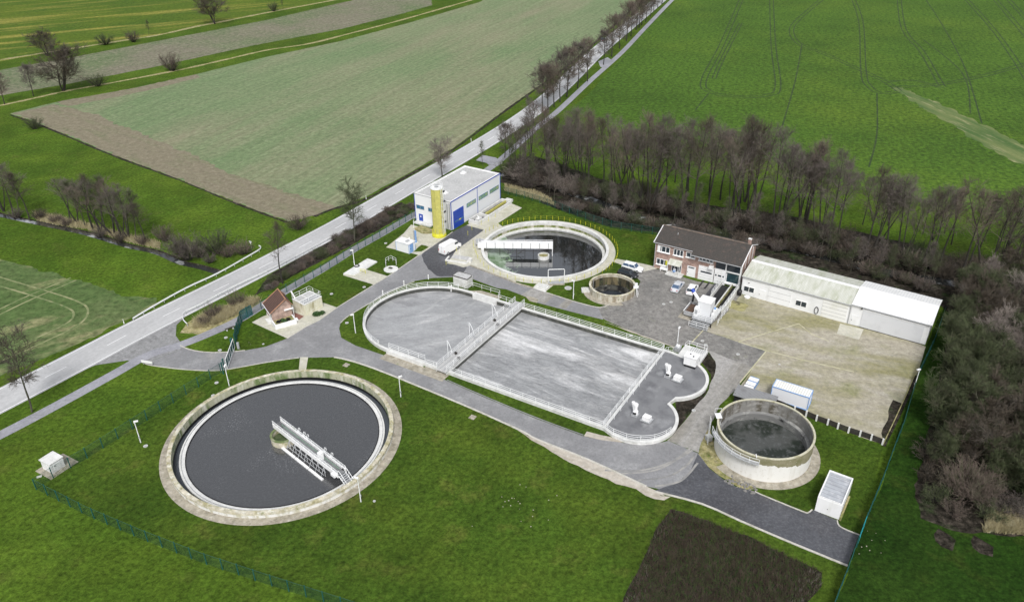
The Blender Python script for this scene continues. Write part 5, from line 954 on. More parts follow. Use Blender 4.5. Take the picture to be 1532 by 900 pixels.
# --- screening plant in front of the house
HA = -31.75
def HL(x, y, z=0): a = rad(HA); return (30.8+x*cos(a)-y*sin(a), 152.0+x*sin(a)+y*cos(a), z)
t = thing('screening_channel', 'open double concrete channel with white rails running from the dark hall glazing', 'concrete channel', HL(14.0, -.3), HA)
b = MB()
for x0, x1 in ((1.1, 1.35), (3.25, 3.5), (4.8, 5.1)): b.box(x0, x1, -11.5, 0, 0, 1.0)
b.build('channel_wall', m_conc, t); MB().box(1.35, 4.8, -11.5, 0, 0, .15).build('channel_floor', m_black, t); MB().box(3.5, 3.58, -11.3, -.2, .15, .9).build('yellow_edge', m_tan, t); MB().box(-.3, 1.1, -6, 0, 0, .06).build('side_slab', m_dark, t)
for x in (-2.8, -1.5): MB().box(x, x+.35, -3.2, .0, .02, .07).build('drain_slot', m_black, t)
railing('double white railing on the right side of the screening channel', [HL(19.0, -.6, 1.0), HL(19.0, -11.8, 1.0), HL(19.0, -16.0, .9)], n=3, step=1.8)
railing('white railing at the left side of the screening channel', [HL(15.2, -.6, 1.0), HL(15.2, -7.0, 1.0)], n=2, step=1.8)
railing('short outer white railing of the screening plant stairs', [HL(19.6, -8, .1), HL(19.6, -16, .1)], n=2, step=1.8)
t = thing('screening_machine', 'tall white screening machine housing on a platform before the garages', 'machine', HL(15.9, -14.3), HA)
MB().box(-.9, 3.0, -3.2, 2.8, .95, 1.1).build('platform', m_galv, t)
for x in (-.8, 1.1, 2.9):
    for y in (-3.1, 2.6): MB().box(x-.1, x+.1, y-.1, y+.1, 0, .95).build('leg', m_trunkd, t)
MB().box(-.6, 1.9, -1.2, 1.4, 1.1, 3.9).build('housing', M('brushed_white_steel', (.66, .67, .68), rough=.4), t); MB().box(-.68, 1.98, -1.28, 1.48, 3.9, 4.0).build('housing_roof', m_wclean, t)
MB().box(-.9, -.1, -2.2, -1.25, 1.1, 2.9).build('control_box', m_wclean, t); MB().box(-.75, -.25, -2.23, -2.2, 1.5, 2.5).build('control_screen', m_galv, t)
b = MB(); b.tube([(-.6, 1.0, 2.2), (-2.6, 1.6, 4.0)], .32, 10); b.build('screw_conveyor', m_wclean, t); MB().tube([(-2.5, 1.55, 3.95), (-3.0, 1.7, 4.5)], .34, 10).build('conveyor_motor', m_blue, t); MB().tube([(-2.4, 1.4, 3.6), (-2.5, 1.3, 2.0)], .22, 8).build('chute', m_black, t)
MB().box(2.1, 2.7, 0, 1.0, 1.1, 2.2).box(2.2, 2.8, -1.2, -.6, 1.1, 1.9).build('pump_unit', m_wclean, t); MB().box(2.2, 2.5, .2, .6, 2.2, 2.5).build('pump_motor', m_ltblue, t)
b = MB()
for k in range(5): b.box(-.7, 2.8, -3.6-k*.28, -3.35-k*.28, .8-k*.17, .85-k*.17)
b.build('steps', m_galv, t)
railing('white platform railing of the screening machine towards the yard', [HL(15.1, -17.4, 1.1), HL(18.8, -17.4, 1.1), HL(18.8, -12.0, 1.1)], n=3, step=1.3)
railing('white platform railing on the left side of the screening machine', [HL(15.1, -17.4, 1.1), HL(15.1, -15.6, 1.1)], n=3, step=1.2)
railing('lower white railing in front of the screening machine stairs', [HL(15.0, -18.9, .2), HL(18.6, -18.9, .2)], n=2, step=1.5)
t = thing('skip_container', 'grey open skip with brown screenings under the screening machine chute', 'skip', HL(13.75, -13.9), HA)
MB().box(-1.7, 1.5, -3.0, 3.4, .0, .05).build('ground_slab', m_apron, t)
b = MB(); b.box(-.9, .95, -2.0, 1.9, .35, .45); b.box(-.95, -.85, -2, 1.9, .45, 1.3); b.box(.9, 1.0, -2, 1.9, .45, 1.3); b.box(-.85, .9, -2.05, -1.95, .45, 1.3); b.box(-.85, .9, 1.85, 1.95, .45, 1.3); b.build('body', m_galv, t)
for x in (-.98, 1.0): MB().box(x-.06, x+.06, -2.1, 2.0, 1.22, 1.34).build('top_rail', m_wclean, t)
MB().box(-.85, .9, -1.95, 1.85, .45, .85).build('screenings', M('brown_screenings', (.10, .06, .04), [((.20, .13, .09), 1.5, .5, .7, 6)]), t)
for x in (-.8, .85):
    for y in (-1.6, 1.5): MB().tube([(x-.07, y, .2), (x+.07, y, .2)], .2, 12).build('wheel', m_rubber, t)
# --- small tiled house, chamber and planter
t = thing('pump_cottage', 'small pink brick cottage with steep red tiled roof beside the drive', 'small house', (-46.2, 130.5, 0), 31.5)
hx, hy = 3.9, 4.2                      # gable front runs along x, eave wall along y (faces left-down)
MB().box(0, hx, 0, hy, 0, 2.5).build('wall', m_brick2, t)
MB().v and None
gb = MB()
for y0, y1 in ((0, .2), (hy-.2, hy)):
    n = len(gb.v); gb.v += [(0, y0, 2.5), (hx, y0, 2.5), (hx, y0, 3.2), (hx-.9, y0, 4.5), (0, y1, 2.5), (hx, y1, 2.5), (hx, y1, 3.2), (hx-.9, y1, 4.5)]
    gb.f += [(n, n+1, n+2, n+3), (n+7, n+6, n+5, n+4), (n, n+3, n+7, n+4), (n+3, n+2, n+6, n+7), (n+2, n+1, n+5, n+6)]
gb.build('gable_wall', m_brick2, t)
rf = MB(); e = .3
def rprism(pr, y0, y1):
    b = MB(); m = len(pr); b.v = [(p[0], y0, p[1]) for p in pr]+[(p[0], y1, p[1]) for p in pr]
    b.f = [tuple(range(m)), tuple(range(2*m-1, m-1, -1))]+[(i, m+i, m+(i+1) % m, (i+1) % m) for i in range(m)]; return b
rfo = rprism([(-.35, 2.4), (-.35, 2.52), (hx-.9, 4.75), (hx+.3, 3.1), (hx+.3, 2.98), (hx-.9, 4.6)], -.3, hy+.3).build('roof', M('red_roof_tiles_cross', (.115, .065, .050), [((.07, .045, .035), 1.4, .5, .7, 5), ((.05, .03, .025), 4, .5, .75, 3)], rough=.75, wave=((.05, .025, .02), 1.25, 'X', .55, 1, .85), bump=[(4, .5, .08)]), t)
for y in (-.3, hy+.3): MB().tube([(-.38, y, 2.5), (hx-.9, y, 4.76), (hx+.3, y, 3.1)], .085, 5).build('verge_tiles', M('orange_ridge_tile', (.42, .22, .13), [((.25, .14, .1), 2, .5, .7, 4)]), rfo)
MB().tube([(hx-.9, -.3, 4.78), (hx-.9, hy+.3, 4.78)], .11, 6).build('ridge_tiles', bpy.data.materials['orange_ridge_tile'], rfo)
MB().tube([(-.42, -.3, 2.38), (-.42, hy+.3, 2.38)], .07, 6).build('gutter', m_rail, t)
dd = slabdoor(t, 'y', 0, .5, 2.0, .3, 2.35, m_wclean); MB().box(-.07, -.05, 1.0, 1.5, 1.3, 1.9).build('door_window', m_glass, dd)
MB().box(-.9, 0, .3, 2.3, 0, .28).build('doorstep', m_slab, t); MB().box(-.04, 0, 0, hy, 0, .35).build('plinth', m_wclean, t)
t2 = thing('planter', 'low white walled planter with dark plants at the gable of the small cottage', 'planter', (-46.2, 130.5, 0), 31.5)
b = MB(); 
for x0, x1, y0, y1 in ((-.3, 3.9, -2.4, -2.15), (-.3, -.05, -2.15, -.1), (3.65, 3.9, -2.15, -.1)): b.box(x0, x1, y0, y1, 0, .95)
b.build('wall', m_white, t2); MB().box(-.05, 3.65, -2.15, -.1, 0, .75).build('soil', m_tan, t2)
b = MB(); b.box(2.4, 4.2, -.5, .0, 2.35, 2.45); b.tube([(4.1, -.4, 0), (4.1, -.4, 2.35)], .05, 5); b.box(3.9, 4.5, -1.5, -.6, 0, .3); b.build('white_frame', m_wclean, t2)
def bush_leaves(name, par, c, r, n, m, seed, s=.12, flat=.7):
    rn = random.Random(seed); b = MB()
    for k in range(n):
        d = Vector((rn.gauss(0, 1), rn.gauss(0, 1), rn.gauss(0, 1))).normalized()*r*(rn.random()**.4); p = Vector(c)+Vector((d.x, d.y, abs(d.z)*flat))
        a = Vector((rn.gauss(0, 1), rn.gauss(0, 1), rn.gauss(0, 1))).normalized(); e_ = a.orthogonal().normalized()*s; f_ = a.cross(e_).normalized()*s*.6
        b.quad(p-e_, p-f_, p+e_, p+f_)
    return b.build(name, m, par)
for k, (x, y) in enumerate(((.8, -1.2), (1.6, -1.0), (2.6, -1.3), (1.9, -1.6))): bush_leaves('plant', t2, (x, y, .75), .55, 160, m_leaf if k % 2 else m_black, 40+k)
t = thing('water_chamber', 'cream stained concrete chamber with railed grating roof beside the cottage', 'concrete chamber', (-40.6, 133.5, 0), 50.5)
MB().box(0, 4.3, 0, 3.7, 0, 2.3).build('wall', M('cream_stained_wall', (.62, .60, .46), [((.36, .33, .20), .8, .52, .66, 7, 0, (1, 1, .2)), ((.70, .69, .60), 1.2, .5, .7, 5)], rough=.85), t)
MB().box(-.06, 4.36, -.06, 3.76, 2.3, 2.42).build('roof_slab', m_slab, t); MB().box(.3, 1.9, 1.9, 3.4, 2.42, 2.47).box(2.2, 4.0, 1.9, 3.4, 2.42, 2.47).build('grating', m_flat, t); MB().box(.2, 4.1, .3, .9, 2.42, 2.5).box(.2, 4.1, 1.1, 1.5, 2.42, 2.5).build('cover_beam', m_galv, t)
MB().tube([(.5, 3.4, 2.4), (.2, 4.0, 4.0)], .16, 7).build('vent_pipe', m_wclean, t)
def TL(x, y, z): a = rad(50.5); return (-40.6+x*cos(a)-y*sin(a), 133.5+x*sin(a)+y*cos(a), z)
railing('white railing around the roof of the concrete water chamber', [TL(0, 3.6, 2.42), TL(4.25, 3.65, 2.42), TL(4.25, .05, 2.42), TL(0, .05, 2.42)], n=2, step=1.8)
t = thing('evergreen_bush', 'small dark green spreading bush at the foot of the water chamber', 'bush', (*G(474, 471), 0)); bush_leaves('foliage', t, (0, 0, .1), .9, 700, m_leaf, 3, .10); bush_leaves('foliage', t, (.9, .5, .1), .7, 400, m_leaf, 4, .10); MB().tube([(0, 0, 0), (.2, .1, .5)], .04, 4).build('stem', m_trunk, t)
# --- transformer kiosk and small gear
t = thing('transformer_kiosk', 'small white kiosk with light blue trim and door on a concrete pad', 'kiosk', (-23.0, 159.7, 0), 57.6)
MB().box(0, 2.2, 0, 3.7, 0, 2.25).build('wall', m_clady, t); MB().box(-.1, 2.3, -.1, 3.8, 2.25, 2.4).build('roof', m_wclean, t); b = MB(); b.sweep([(-.06, -.06), (2.26, -.06), (2.26, 3.76), (-.06, 3.76)], .08, 2.22, 2.36, closed=True); b.build('blue_trim', m_ltblue, t)
slabdoor(t, 'x', 0, .3, 1.5, .02, 2.1, m_ltblue); 
for x, y in ((-.05, -.05), (2.15, -.05), (-.05, 3.65)): MB().box(x, x+.09, y, y+.09, 0, 2.25).build('corner_trim', m_ltblue, t)
MB().box(.6, 1.4, .8, 1.4, 2.4, 2.7).build('vent', m_galv, t)
t = thing('pad_fitting', 'white pump fitting and light blue post behind the transformer kiosk', 'pump', (-23.2, 164.6, 0), 57)
MB().box(-1.2, 1.6, -1.0, 1.8, 0, .25).build('plinth', m_slab, t); MB().tube([(.2, .6, .25), (.2, .6, 1.0), (.7, .9, 1.2)], .18, 8).build('pump_body', m_wclean, t); MB().box(.9, 1.2, -.9, -.6, .25, 3.2).build('tall_post', m_ltblue, t); MB().tube([(.3, -.1, .3), (.3, -.1, .8)], .2, 8).build('motor', m_trunkd, t)
t = thing('ventilation_mast', 'thin white mast with a long box between kiosk and yellow silo', 'mast', (*G(621, 363), 0), 40); MB().tube([(0, 0, 0), (0, 0, 5.6)], .06, 6).build('pole', m_rail, t); MB().box(-.15, .15, -.15, .15, .8, 3.2).build('box', m_galv, t)
t = thing('hatch', 'white concrete hatch with three-sided railing on the lawn by the drive', 'hatch', (*G(585, 403), 0), -31)
MB().prism(circle((0, 0), 1.6, 12), 0, .14).build('slab', m_slab, t); MB().box(-.9, .5, -.6, .6, .14, .3).build('lid', m_conc, t); MB().box(-.5, .3, -.3, .3, .3, .4).build('handle_plate', m_trunk, t)
railing('three-sided white railing behind the round hatch by the drive', [(*G(577.5, 399), .1), (*G(577.5, 393), .1), (*G(585, 389), .1), (*G(593, 393), .1), (*G(593, 397), .1)], n=2, step=1.4)
t = thing('slab_fitting', 'black ring hatch and fittings on the raised white slab', 'hatch', (*G(534, 399), .22)); MB().lathe([(.4, 0), (.62, 0), (.62, .15), (.4, .15)], n=20).build('ring', m_black, t); MB().lathe([(0, .05), (.4, .05)], n=20, closed=False).build('cover', m_slab, t); MB().tube([(1.2, -.2, 0), (1.2, -.2, .25)], .2, 10).build('cap', m_slab, t)
t = thing('yellow_handrail', 'small yellow hoop barrier on the paving below the raised slab', 'barrier', (*G(543, 408), 0), -30); MB().tube([(-.7, 0, 0), (-.7, 0, .7), (.7, 0, 1.0), (.7, 0, 0)], .06, 6).build('hoop', m_yel, t); MB().tube([(-.7, 0, .4), (.7, 0, .5)], .04, 5).build('mid_rail', m_yel, t)
t = thing('cable_pit', 'white low pit walls with small mast between dark drive and algae tank', 'pit', (*G(688, 391), 0), -18)
b = MB(); b.box(-3.2, 2.0, -.8, -.5, 0, .35); b.box(-3.2, -2.9, -.5, 1.2, 0, .35); b.box(1.7, 2.0, -.5, 2.0, 0, .35); b.box(2.0, 2.6, .0, .9, 0, .9); b.build('wall', m_slab, t); MB().box(-2.5, 1.5, .9, 2.6, 0, .08).build('cover', m_flat, t); MB().tube([(-.3, .9, 0), (-.3, .9, 2.6)], .06, 6).build('mast', m_rail, t)
# --- white garden kiosk
t = thing('garden_kiosk', 'small white kiosk with pale roof on a paved corner of the fence', 'kiosk', (-68.4, 89.0, 0), 60)
MB().box(0, 2.05, 0, 2.3, 0, 1.72).build('wall', m_white, t); MB().box(-.12, 2.17, -.12, 2.42, 1.72, 1.84).build('roof', m_slab, t); slabdoor(t, 'x', 0, .5, 1.5, .1, 1.6, m_white); MB().box(-.9, 3.6, -.9, 2.9, 0, .03).build('base_paving', m_apron, t)
b = tag(MB().box(-.35, .35, -.15, .15, 0, .15).build('marker_stone', m_slab, loc=(*G(59, 713), 0)), 'white stone on the grass below the garden kiosk at the fence corner', 'stone'); b.rotation_euler.z = .5
# --- grey-roofed kiosk bottom right
t = thing('utility_kiosk', 'white box building with recessed grey sheet roof beside the dark service yard', 'kiosk', (41.6, 80.0, 0), -33.5)
kx, ky, kh = 3.25, 6.1, 2.75
MB().box(0, kx, 0, ky, 0, kh-.2).build('wall', m_wclean, t); b = MB(); b.sweep([(.09, .09), (kx-.09, .09), (kx-.09, ky-.09), (.09, ky-.09)], .2, kh-.2, kh+.05, closed=True); b.build('parapet', m_wclean, t)
MB().box(.2, kx-.2, .2, ky-.2, kh-.2, kh-.13).build('roof', M('grey_sheet_roof', (.40, .42, .45), [((.30, .31, .33), .8, .45, .7, 6, 0, (.5, 1.6, 1)), ((.52, .53, .55), 1.4, .5, .7, 5)], rough=.5, wave=((.24, .25, .28), .42, 'Y', .93, .99, .9)), t)
MB().box(.4, kx-.4, ky-.9, ky-.8, kh-.13, kh-.03).build('roof_rail', m_galv, t); MB().box(kx+.05, kx+.3, -.1, ky-1.2, 0, .5).build('side_wall', m_tan, t); MB().box(1.5, 1.6, -.04, 0, 1.0, 1.1).build('lock', m_black, t)
# --- container, blue boxes, shed in the storage yard
t = thing('site_container', 'long white container cabin with light blue edges in the storage yard', 'container', (42.6, 105.2, 0), -32.5)
cl, cw_, ch_ = 6.06, 2.44, 2.6
MB().box(.08, cl-.08, .08, cw_-.08, .15, ch_-.08).build('wall', m_clad, t)
MB().box(.02, cl-.02, .02, cw_-.02, ch_-.1, ch_).build('roof', M('container_roof', (.76, .76, .72), [((.60, .60, .52), .5, .5, .72, 6)], rough=.6, wave=((.42, .42, .38), .8, 'X', .85, 1, .8)), t)
b = MB()
for x0, x1, y0, y1 in ((0, cl, 0, .1), (0, cl, cw_-.1, cw_), (0, .1, .1, cw_-.1), (cl-.1, cl, .1, cw_-.1)):
    b.box(x0, x1, y0, y1, .02, .16); b.box(x0, x1, y0, y1, ch_-.12, ch_+.02)
for x in (0, cl-.1):
    for y in (0, cw_-.1): b.box(x, x+.1, y, y+.1, .16, ch_-.12)
b.build('frame', m_ltblue, t)
for i, (q, l) in enumerate(((0, 'front blue and white storage crate by the grey shed'), (1, 'second blue and white storage crate from the grey shed'), (2, 'rearmost blue and white storage crate by the mossy edge'))):
    t = thing('storage_crate', l, 'crate', (38.5+q*.76, 107.1+q*1.13, 0), -34, 'blue and white crates by the shed'); MB().box(0, 1.5, 0, 1.25, .05, .95).build('body', m_ltblue if q else m_white, t); MB().box(-.04, 1.54, -.04, .95, .95, 1.05).build('lid', m_wclean, t)
    MB().box(-.06, -.0, .1, 1.1, .1, .9).build('blue_panel', m_blue, t)
t = thing('lean_to_shed', 'dark open shed with grey corrugated roof behind the tall white tank', 'shed', (36.2, 104.0, 0), -31)
MB().box(0, 6.2, 0, .12, 0, 1.75).build('front_wall', m_black, t); MB().box(0, .1, .12, 2.4, 0, 2.0).build('side_wall', m_trunkd, t); MB().box(.1, 6.2, 2.3, 2.4, 0, 2.05).build('rear_wall', m_trunkd, t)
b = MB(); n = len(b.v); b.v += [(-.2, -.25, 1.85), (6.4, -.25, 1.85), (6.4, 2.55, 2.2), (-.2, 2.55, 2.2), (-.2, -.25, 1.93), (6.4, -.25, 1.93), (6.4, 2.55, 2.28), (-.2, 2.55, 2.28)]; b.f += [(3, 2, 1, 0), (4, 5, 6, 7), (0, 1, 5, 4), (1, 2, 6, 5), (2, 3, 7, 6), (3, 0, 4, 7)]; b.build('roof', m_shedroof, t)
# ================================================================ VEHICLES
def car(label, pos, ang, paint, L=4.5, W=1.78, H_=1.45, kind='sedan', glass=None, z=.02):
    t = thing('parked_car', label, 'car', (pos[0], pos[1], z), ang, 'cars parked in the plant' if kind != 'road' else None)
    prof = {'sedan': ([0, .04, .12, .27, .36, .50, .66, .78, .90, .97, 1], [.5, .66, .74, .80, .84, .86, .87, .88, .86, .78, .55]),
            'wagon': ([0, .04, .12, .25, .34, .50, .66, .80, .93, .985, 1], [.5, .68, .78, .86, .90, .91, .92, .93, .93, .86, .6])}['wagon' if kind == 'wagon' else 'sedan']
    b = MB(); S = []
    for fx, bz in zip(*prof):                            # x=0 is the nose, x=L the tail; sections of the lower body
        x = L/2-fx*L; e = min(fx, 1-fx); k = 1-.16*max(0, 1-e/.10)**2; w = W/2*k; q = bz
        S.append([(x, -w*.92, .22), (x, -w, .42), (x, -w*.99, q*.80), (x, -w*.90, q), (x, 0, q+.03), (x, w*.90, q), (x, w*.99, q*.80), (x, w, .42), (x, w*.92, .22)])
    m = len(S[0]); b.v = [p for s_ in S for p in s_]
    for i in range(len(S)-1):
        for j in range(m): b.f.append((i*m+j, (i+1)*m+j, (i+1)*m+(j+1) % m, i*m+(j+1) % m))
    b.f.append(tuple(range(m))); b.f.append(tuple(len(b.v)-1-k for k in range(m)))
    b.build('body', paint, t, smooth=False)
    f = {'sedan': (.30, .44, .72, .88), 'wagon': (.27, .40, .90, .965)}['wagon' if kind == 'wagon' else 'sedan']
    xs = [L/2-q*L for q in f]; zb = .84; zt = H_; wb, wt = W/2*.90, W/2*.70
    def frus(sc, z0, z1, inset=0):
        b = MB(); x0, x1, x2, x3 = xs; x0 -= inset; x3 += inset
        a = (z0-zb)/(zt-zb); c = (z1-zb)/(zt-zb)
        def ring(tt, zz): xf = x0+(x1-x0)*tt; xr = x3+(x2-x3)*tt; w = (wb+(wt-wb)*tt)*sc; return [(xf, -w, zz), (xf, w, zz), (xr, w, zz), (xr, -w, zz)]
        b.v = ring(a, z0)+ring(c, z1); b.f = [(3, 2, 1, 0), (4, 5, 6, 7)]+[(i, (i+1) % 4, 4+(i+1) % 4, 4+i) for i in range(4)]; return b
    gl = frus(.985, zb-.02, zt-.06).build('windows', glass or m_glass, t)
    b = MB(); x0, x1, x2, x3 = xs
    b.v = [(x1+.05, -wt*1.03, zt-.07), (x1+.05, wt*1.03, zt-.07), (x2-.05, wt*1.03, zt-.07), (x2-.05, -wt*1.03, zt-.07), (x1-.1, -wt*.86, zt), (x1-.1, wt*.86, zt), (x2+.1, wt*.86, zt), (x2+.1, -wt*.86, zt)]
    b.f = [(3, 2, 1, 0), (4, 5, 6, 7)]+[(i, (i+1) % 4, 4+(i+1) % 4, 4+i) for i in range(4)]; b.build('roof', paint, t)
    pl = MB()
    for s_ in (-1, 1):
        for xb, xt in ((x0, x1), ((x0+x3)/2, (x1+x2)/2), (x3, x2)): pl.tube([(xb, s_*wb*.985, zb-.02), (xt, s_*wt, zt-.05)], .045, 4)
    pl.build('pillars', paint, t)
    for fx in (.19, .80):
        for s_ in (-1, 1):
            x = L/2-fx*L; wv = MB().tube([(x, s_*(W/2-.20), .32), (x, s_*(W/2+.01), .32)], .32, 16).build('wheel', m_rubber, t)
            MB().tube([(x, s_*(W/2+.005), .32), (x, s_*(W/2+.025), .32)], .20, 12).build('rim', m_galv, wv)
    for s_ in (-1, 1):
        MB().box(L/2-.17, L/2-.05, s_*(W/2-.38)-.16, s_*(W/2-.38)+.16, .56, .68).build('headlight', m_galv, t); MB().box(-L/2+.02, -L/2+.12, s_*(W/2-.30)-.12, s_*(W/2-.30)+.12, .62, .80).build('tail_light', m_tail, t)
        MB().box(x0-.15, x0-.02, s_*(W/2+.03)-.09, s_*(W/2+.03)+.09, .88, 1.0).build('mirror', paint, t)
    MB().box(L/2-.03, L/2+.015, -.5, .5, .34, .50).build('grille', m_black, t)
    MB().box(-L/2-.012, -L/2+.02, -.26, .26, .48, .60).build('number_plate', m_wclean, t)
    return t
m_tail = M('tail_light_red', (.45, .02, .02), rough=.3)
m_silver = M('silver_car_paint', (.60, .62, .65), rough=.25, metal=.15); m_cwhite = M('white_car_paint', (.80, .80, .80), rough=.25); m_cblack = M('black_car_paint', (.03, .032, .035), rough=.2); m_cblue = M('bluish_glass', (.07, .11, .18), rough=.1)
car('silver sedan parked left of the white hatchback in the gravel yard', (34.2, 142.6), 61, m_silver, 4.6, 1.8, 1.42, 'sedan', m_cblue)
car('white hatchback parked right of the silver sedan before the garages', (36.95, 141.3), 63, m_cwhite, 4.2, 1.76, 1.55, 'wagon')
car('white estate car parked behind the black car near the small round tank', (26.1, 151.0), -33, m_cwhite, 4.7, 1.82, 1.55, 'wagon', m_cblue)
car('black car parked between the small round tank and the white estate car', (24.7, 148.3), -35, m_cblack, 4.4, 1.8, 1.45, 'wagon')
tdr = math.degrees(atan2(412.6-351.8, 58.6-35.1))
t = car('distant dark car driving on the main road under the avenue trees', (42.6, 371.0), tdr, m_cblack, 4.6, 1.85, 1.5, 'sedan', z=.04); t.name = 'driving_car'; del t['group']
# white van
t = thing('delivery_van', 'white delivery van parked on the dark drive beside the yellow silo', 'van', (-13.9, 161.0, .02), 52)
b = MB(); pr = [(-2.75, .35), (-2.8, 1.0), (-2.7, 2.25), (-2.5, 2.4), (1.0, 2.4), (1.5, 2.3), (2.05, 1.45), (2.7, 1.15), (2.8, .8), (2.78, .35)]
n = len(pr); b.v = [(x, -.96, z) for x, z in pr]+[(x, .96, z) for x, z in pr]
for i, (x, z) in enumerate(pr):
    if z > 1.2: b.v[i] = (x, -.84, z); b.v[n+i] = (x, .84, z)
b.f = [tuple(range(n)), tuple(range(2*n-1, n-1, -1))]+[(i, n+i, n+(i+1) % n, (i+1) % n) for i in range(n)]; b.build('body', m_cwhite, t)
b = MB(); b.v = [(1.50, -.74, 2.26), (1.50, .74, 2.26), (2.09, .78, 1.46), (2.09, -.78, 1.46), (1.54, -.74, 2.28), (1.54, .74, 2.28), (2.12, .78, 1.48), (2.12, -.78, 1.48)]; b.f = [(0, 1, 2, 3), (7, 6, 5, 4), (0, 4, 5, 1), (2, 6, 7, 3), (1, 5, 6, 2), (3, 7, 4, 0)]; b.build('windscreen', m_glass, t)
for s_ in (-1, 1):
    MB().prism([(.75, s_*.875), (1.75, s_*.925), (1.75, s_*.955), (.75, s_*.905)], 1.5, 2.0).build('side_window', m_glass, t)
    for x in (-1.7, 1.85):
        wv = MB().tube([(x, s_*.78, .35), (x, s_*.99, .35)], .35, 16).build('wheel', m_rubber, t); MB().tube([(x, s_*.985, .35), (x, s_*1.005, .35)], .2, 12).build('rim', m_galv, wv)
    MB().box(2.72, 2.80, s_*.7-.15, s_*.7+.15, .75, .95).build('headlight', m_galv, t); MB().box(-2.82, -2.74, s_*.84-.06, s_*.84+.06, .9, 1.4).build('tail_light', m_tail, t)
MB().box(-2.81, -2.74, -.015, .015, .4, 2.1).build('door_seam', m_galv, t)
# ================================================================ VEGETATION
def ordn(i): return f"{i}{'th' if 10 <= i % 100 <= 20 else {1: 'st', 2: 'nd', 3: 'rd'}.get(i % 10, 'th')}"
class TW:                                                   # thin branches: open tubes, no caps, three to five sides
    def __init__(s): s.b = MB()
    def t(s, P, r0, r1, k=3):
        n0 = len(s.b.v); N = len(P); ref = None
        for i in range(N):
            d = (P[min(i+1, N-1)]-P[max(i-1, 0)]); d = d.normalized() if d.length > 1e-6 else Vector((0, 0, 1))
            if ref is None: ref = Vector((1, .3, 0)) if abs(d.x) < .7 else Vector((0, 1, .3))
            a = ref-d*ref.dot(d); a.normalize(); ref = a; c = d.cross(a); r = r0+(r1-r0)*i/(N-1)
            for j in range(k): q = 2*pi*j/k; s.b.v.append(tuple(P[i]+(a*cos(q)+c*sin(q))*r))
        for i in range(N-1):
            for j in range(k): s.b.f.append((n0+i*k+j, n0+i*k+(j+1) % k, n0+(i+1)*k+(j+1) % k, n0+(i+1)*k+j))
def limb(rn, p, d, L, n, wob, up):
    P = [p.copy()]; d = d.normalized()
    for i in range(n):
        d = (d+Vector((rn.gauss(0, wob), rn.gauss(0, wob), rn.gauss(0, wob)+up))).normalized(); P.append(P[-1]+d*(L/n))
    return P
def at(P, t): x = t*(len(P)-1); i = min(int(x), len(P)-2); return P[i].lerp(P[i+1], x-i), (P[i+1]-P[i]).normalized()
def side(rn, d, ang):
    a = d.orthogonal().normalized(); q = rn.uniform(0, 2*pi); b = d.cross(a); s_ = a*cos(q)+b*sin(q); return (d*cos(ang)+s_*sin(ang)).normalized()
def tree_proto(name, label, cat, seed, H, cb, cr, mt, mc, nl=16, nb=6, nt=6, stems=1, up=.12, elev=50, tr=.16, spread=0.0, tw=.022, shape='oval', ns=3, tl=1.1):
    rn = random.Random(seed); T = TW(); K = TW()
    root = thing(name, label, cat)
    for s_ in range(stems):
        hh = H*(1 if s_ == 0 else rn.uniform(.75, 1)); az = rn.uniform(0, 6.28)+s_*6.28/max(stems, 1); d0 = Vector((cos(az)*spread, sin(az)*spread, 1)) if stems > 1 else Vector((rn.gauss(0, .03), rn.gauss(0, .03), 1))
        st = limb(rn, Vector((cos(az)*.15*(stems > 1), sin(az)*.15*(stems > 1), -.1)), d0, hh, 9, .055, .06); T.t(st, tr*(1 if s_ == 0 else .75), .03, 6)
        N1 = max(3, nl//stems)
        for i in range(N1):
            f = cb+(1-cb)*((i+rn.random())/N1); f = min(f, .985); p, d = at(st, f); g = (f-cb)/(1-cb)
            prof = {'oval': sin(pi*min(1, .18+.82*g)**.8)*.9+.25, 'cone': 1.05-.8*g, 'fan': .55+.5*g, 'round': sqrt(max(.05, 1-(2*g-.9)**2))}[shape]
            L = cr*prof*rn.uniform(.75, 1.15); az = i*2.4+rn.uniform(-.5, .5); e = rad(elev+20*g+rn.uniform(-12, 12)); dd = Vector((cos(az)*cos(e), sin(az)*cos(e), sin(e)))
            lb = limb(rn, p, dd, L, 5, .12, up); K.t(lb, .035+.028*L/3*(1-f*.5), .018, 4)
            for j in range(nb):
                q, d2 = at(lb, .2+.8*(j+rn.random())/nb); L2 = L*rn.uniform(.28, .5); sb = limb(rn, q, side(rn, d2, rn.uniform(.5, .95)), L2, 3, .14, up*.8); K.t(sb, tw*1.25, tw*.8, 3)
                for k in range(nt):
                    q2, d3 = at(sb, .15+.85*(k+rn.random())/nt); tp = limb(rn, q2, side(rn, d3, rn.uniform(.3, .9)), tl*rn.uniform(.6, 1.3), 2, .15, up*.6); K.t(tp, tw*.8, tw*.4, 3)
                    for m in range(ns):
                        q3, d4 = at(tp, rn.uniform(.2, 1)); K.t(limb(rn, q3, side(rn, d4, rn.uniform(.4, .9)), tl*.55*rn.uniform(.6, 1.2), 1, .1, 0), tw*.6, tw*.35, 3)
    T.b.build('trunk', mt, root); K.b.build('crown', mc, root); root['hgt'] = H; return root
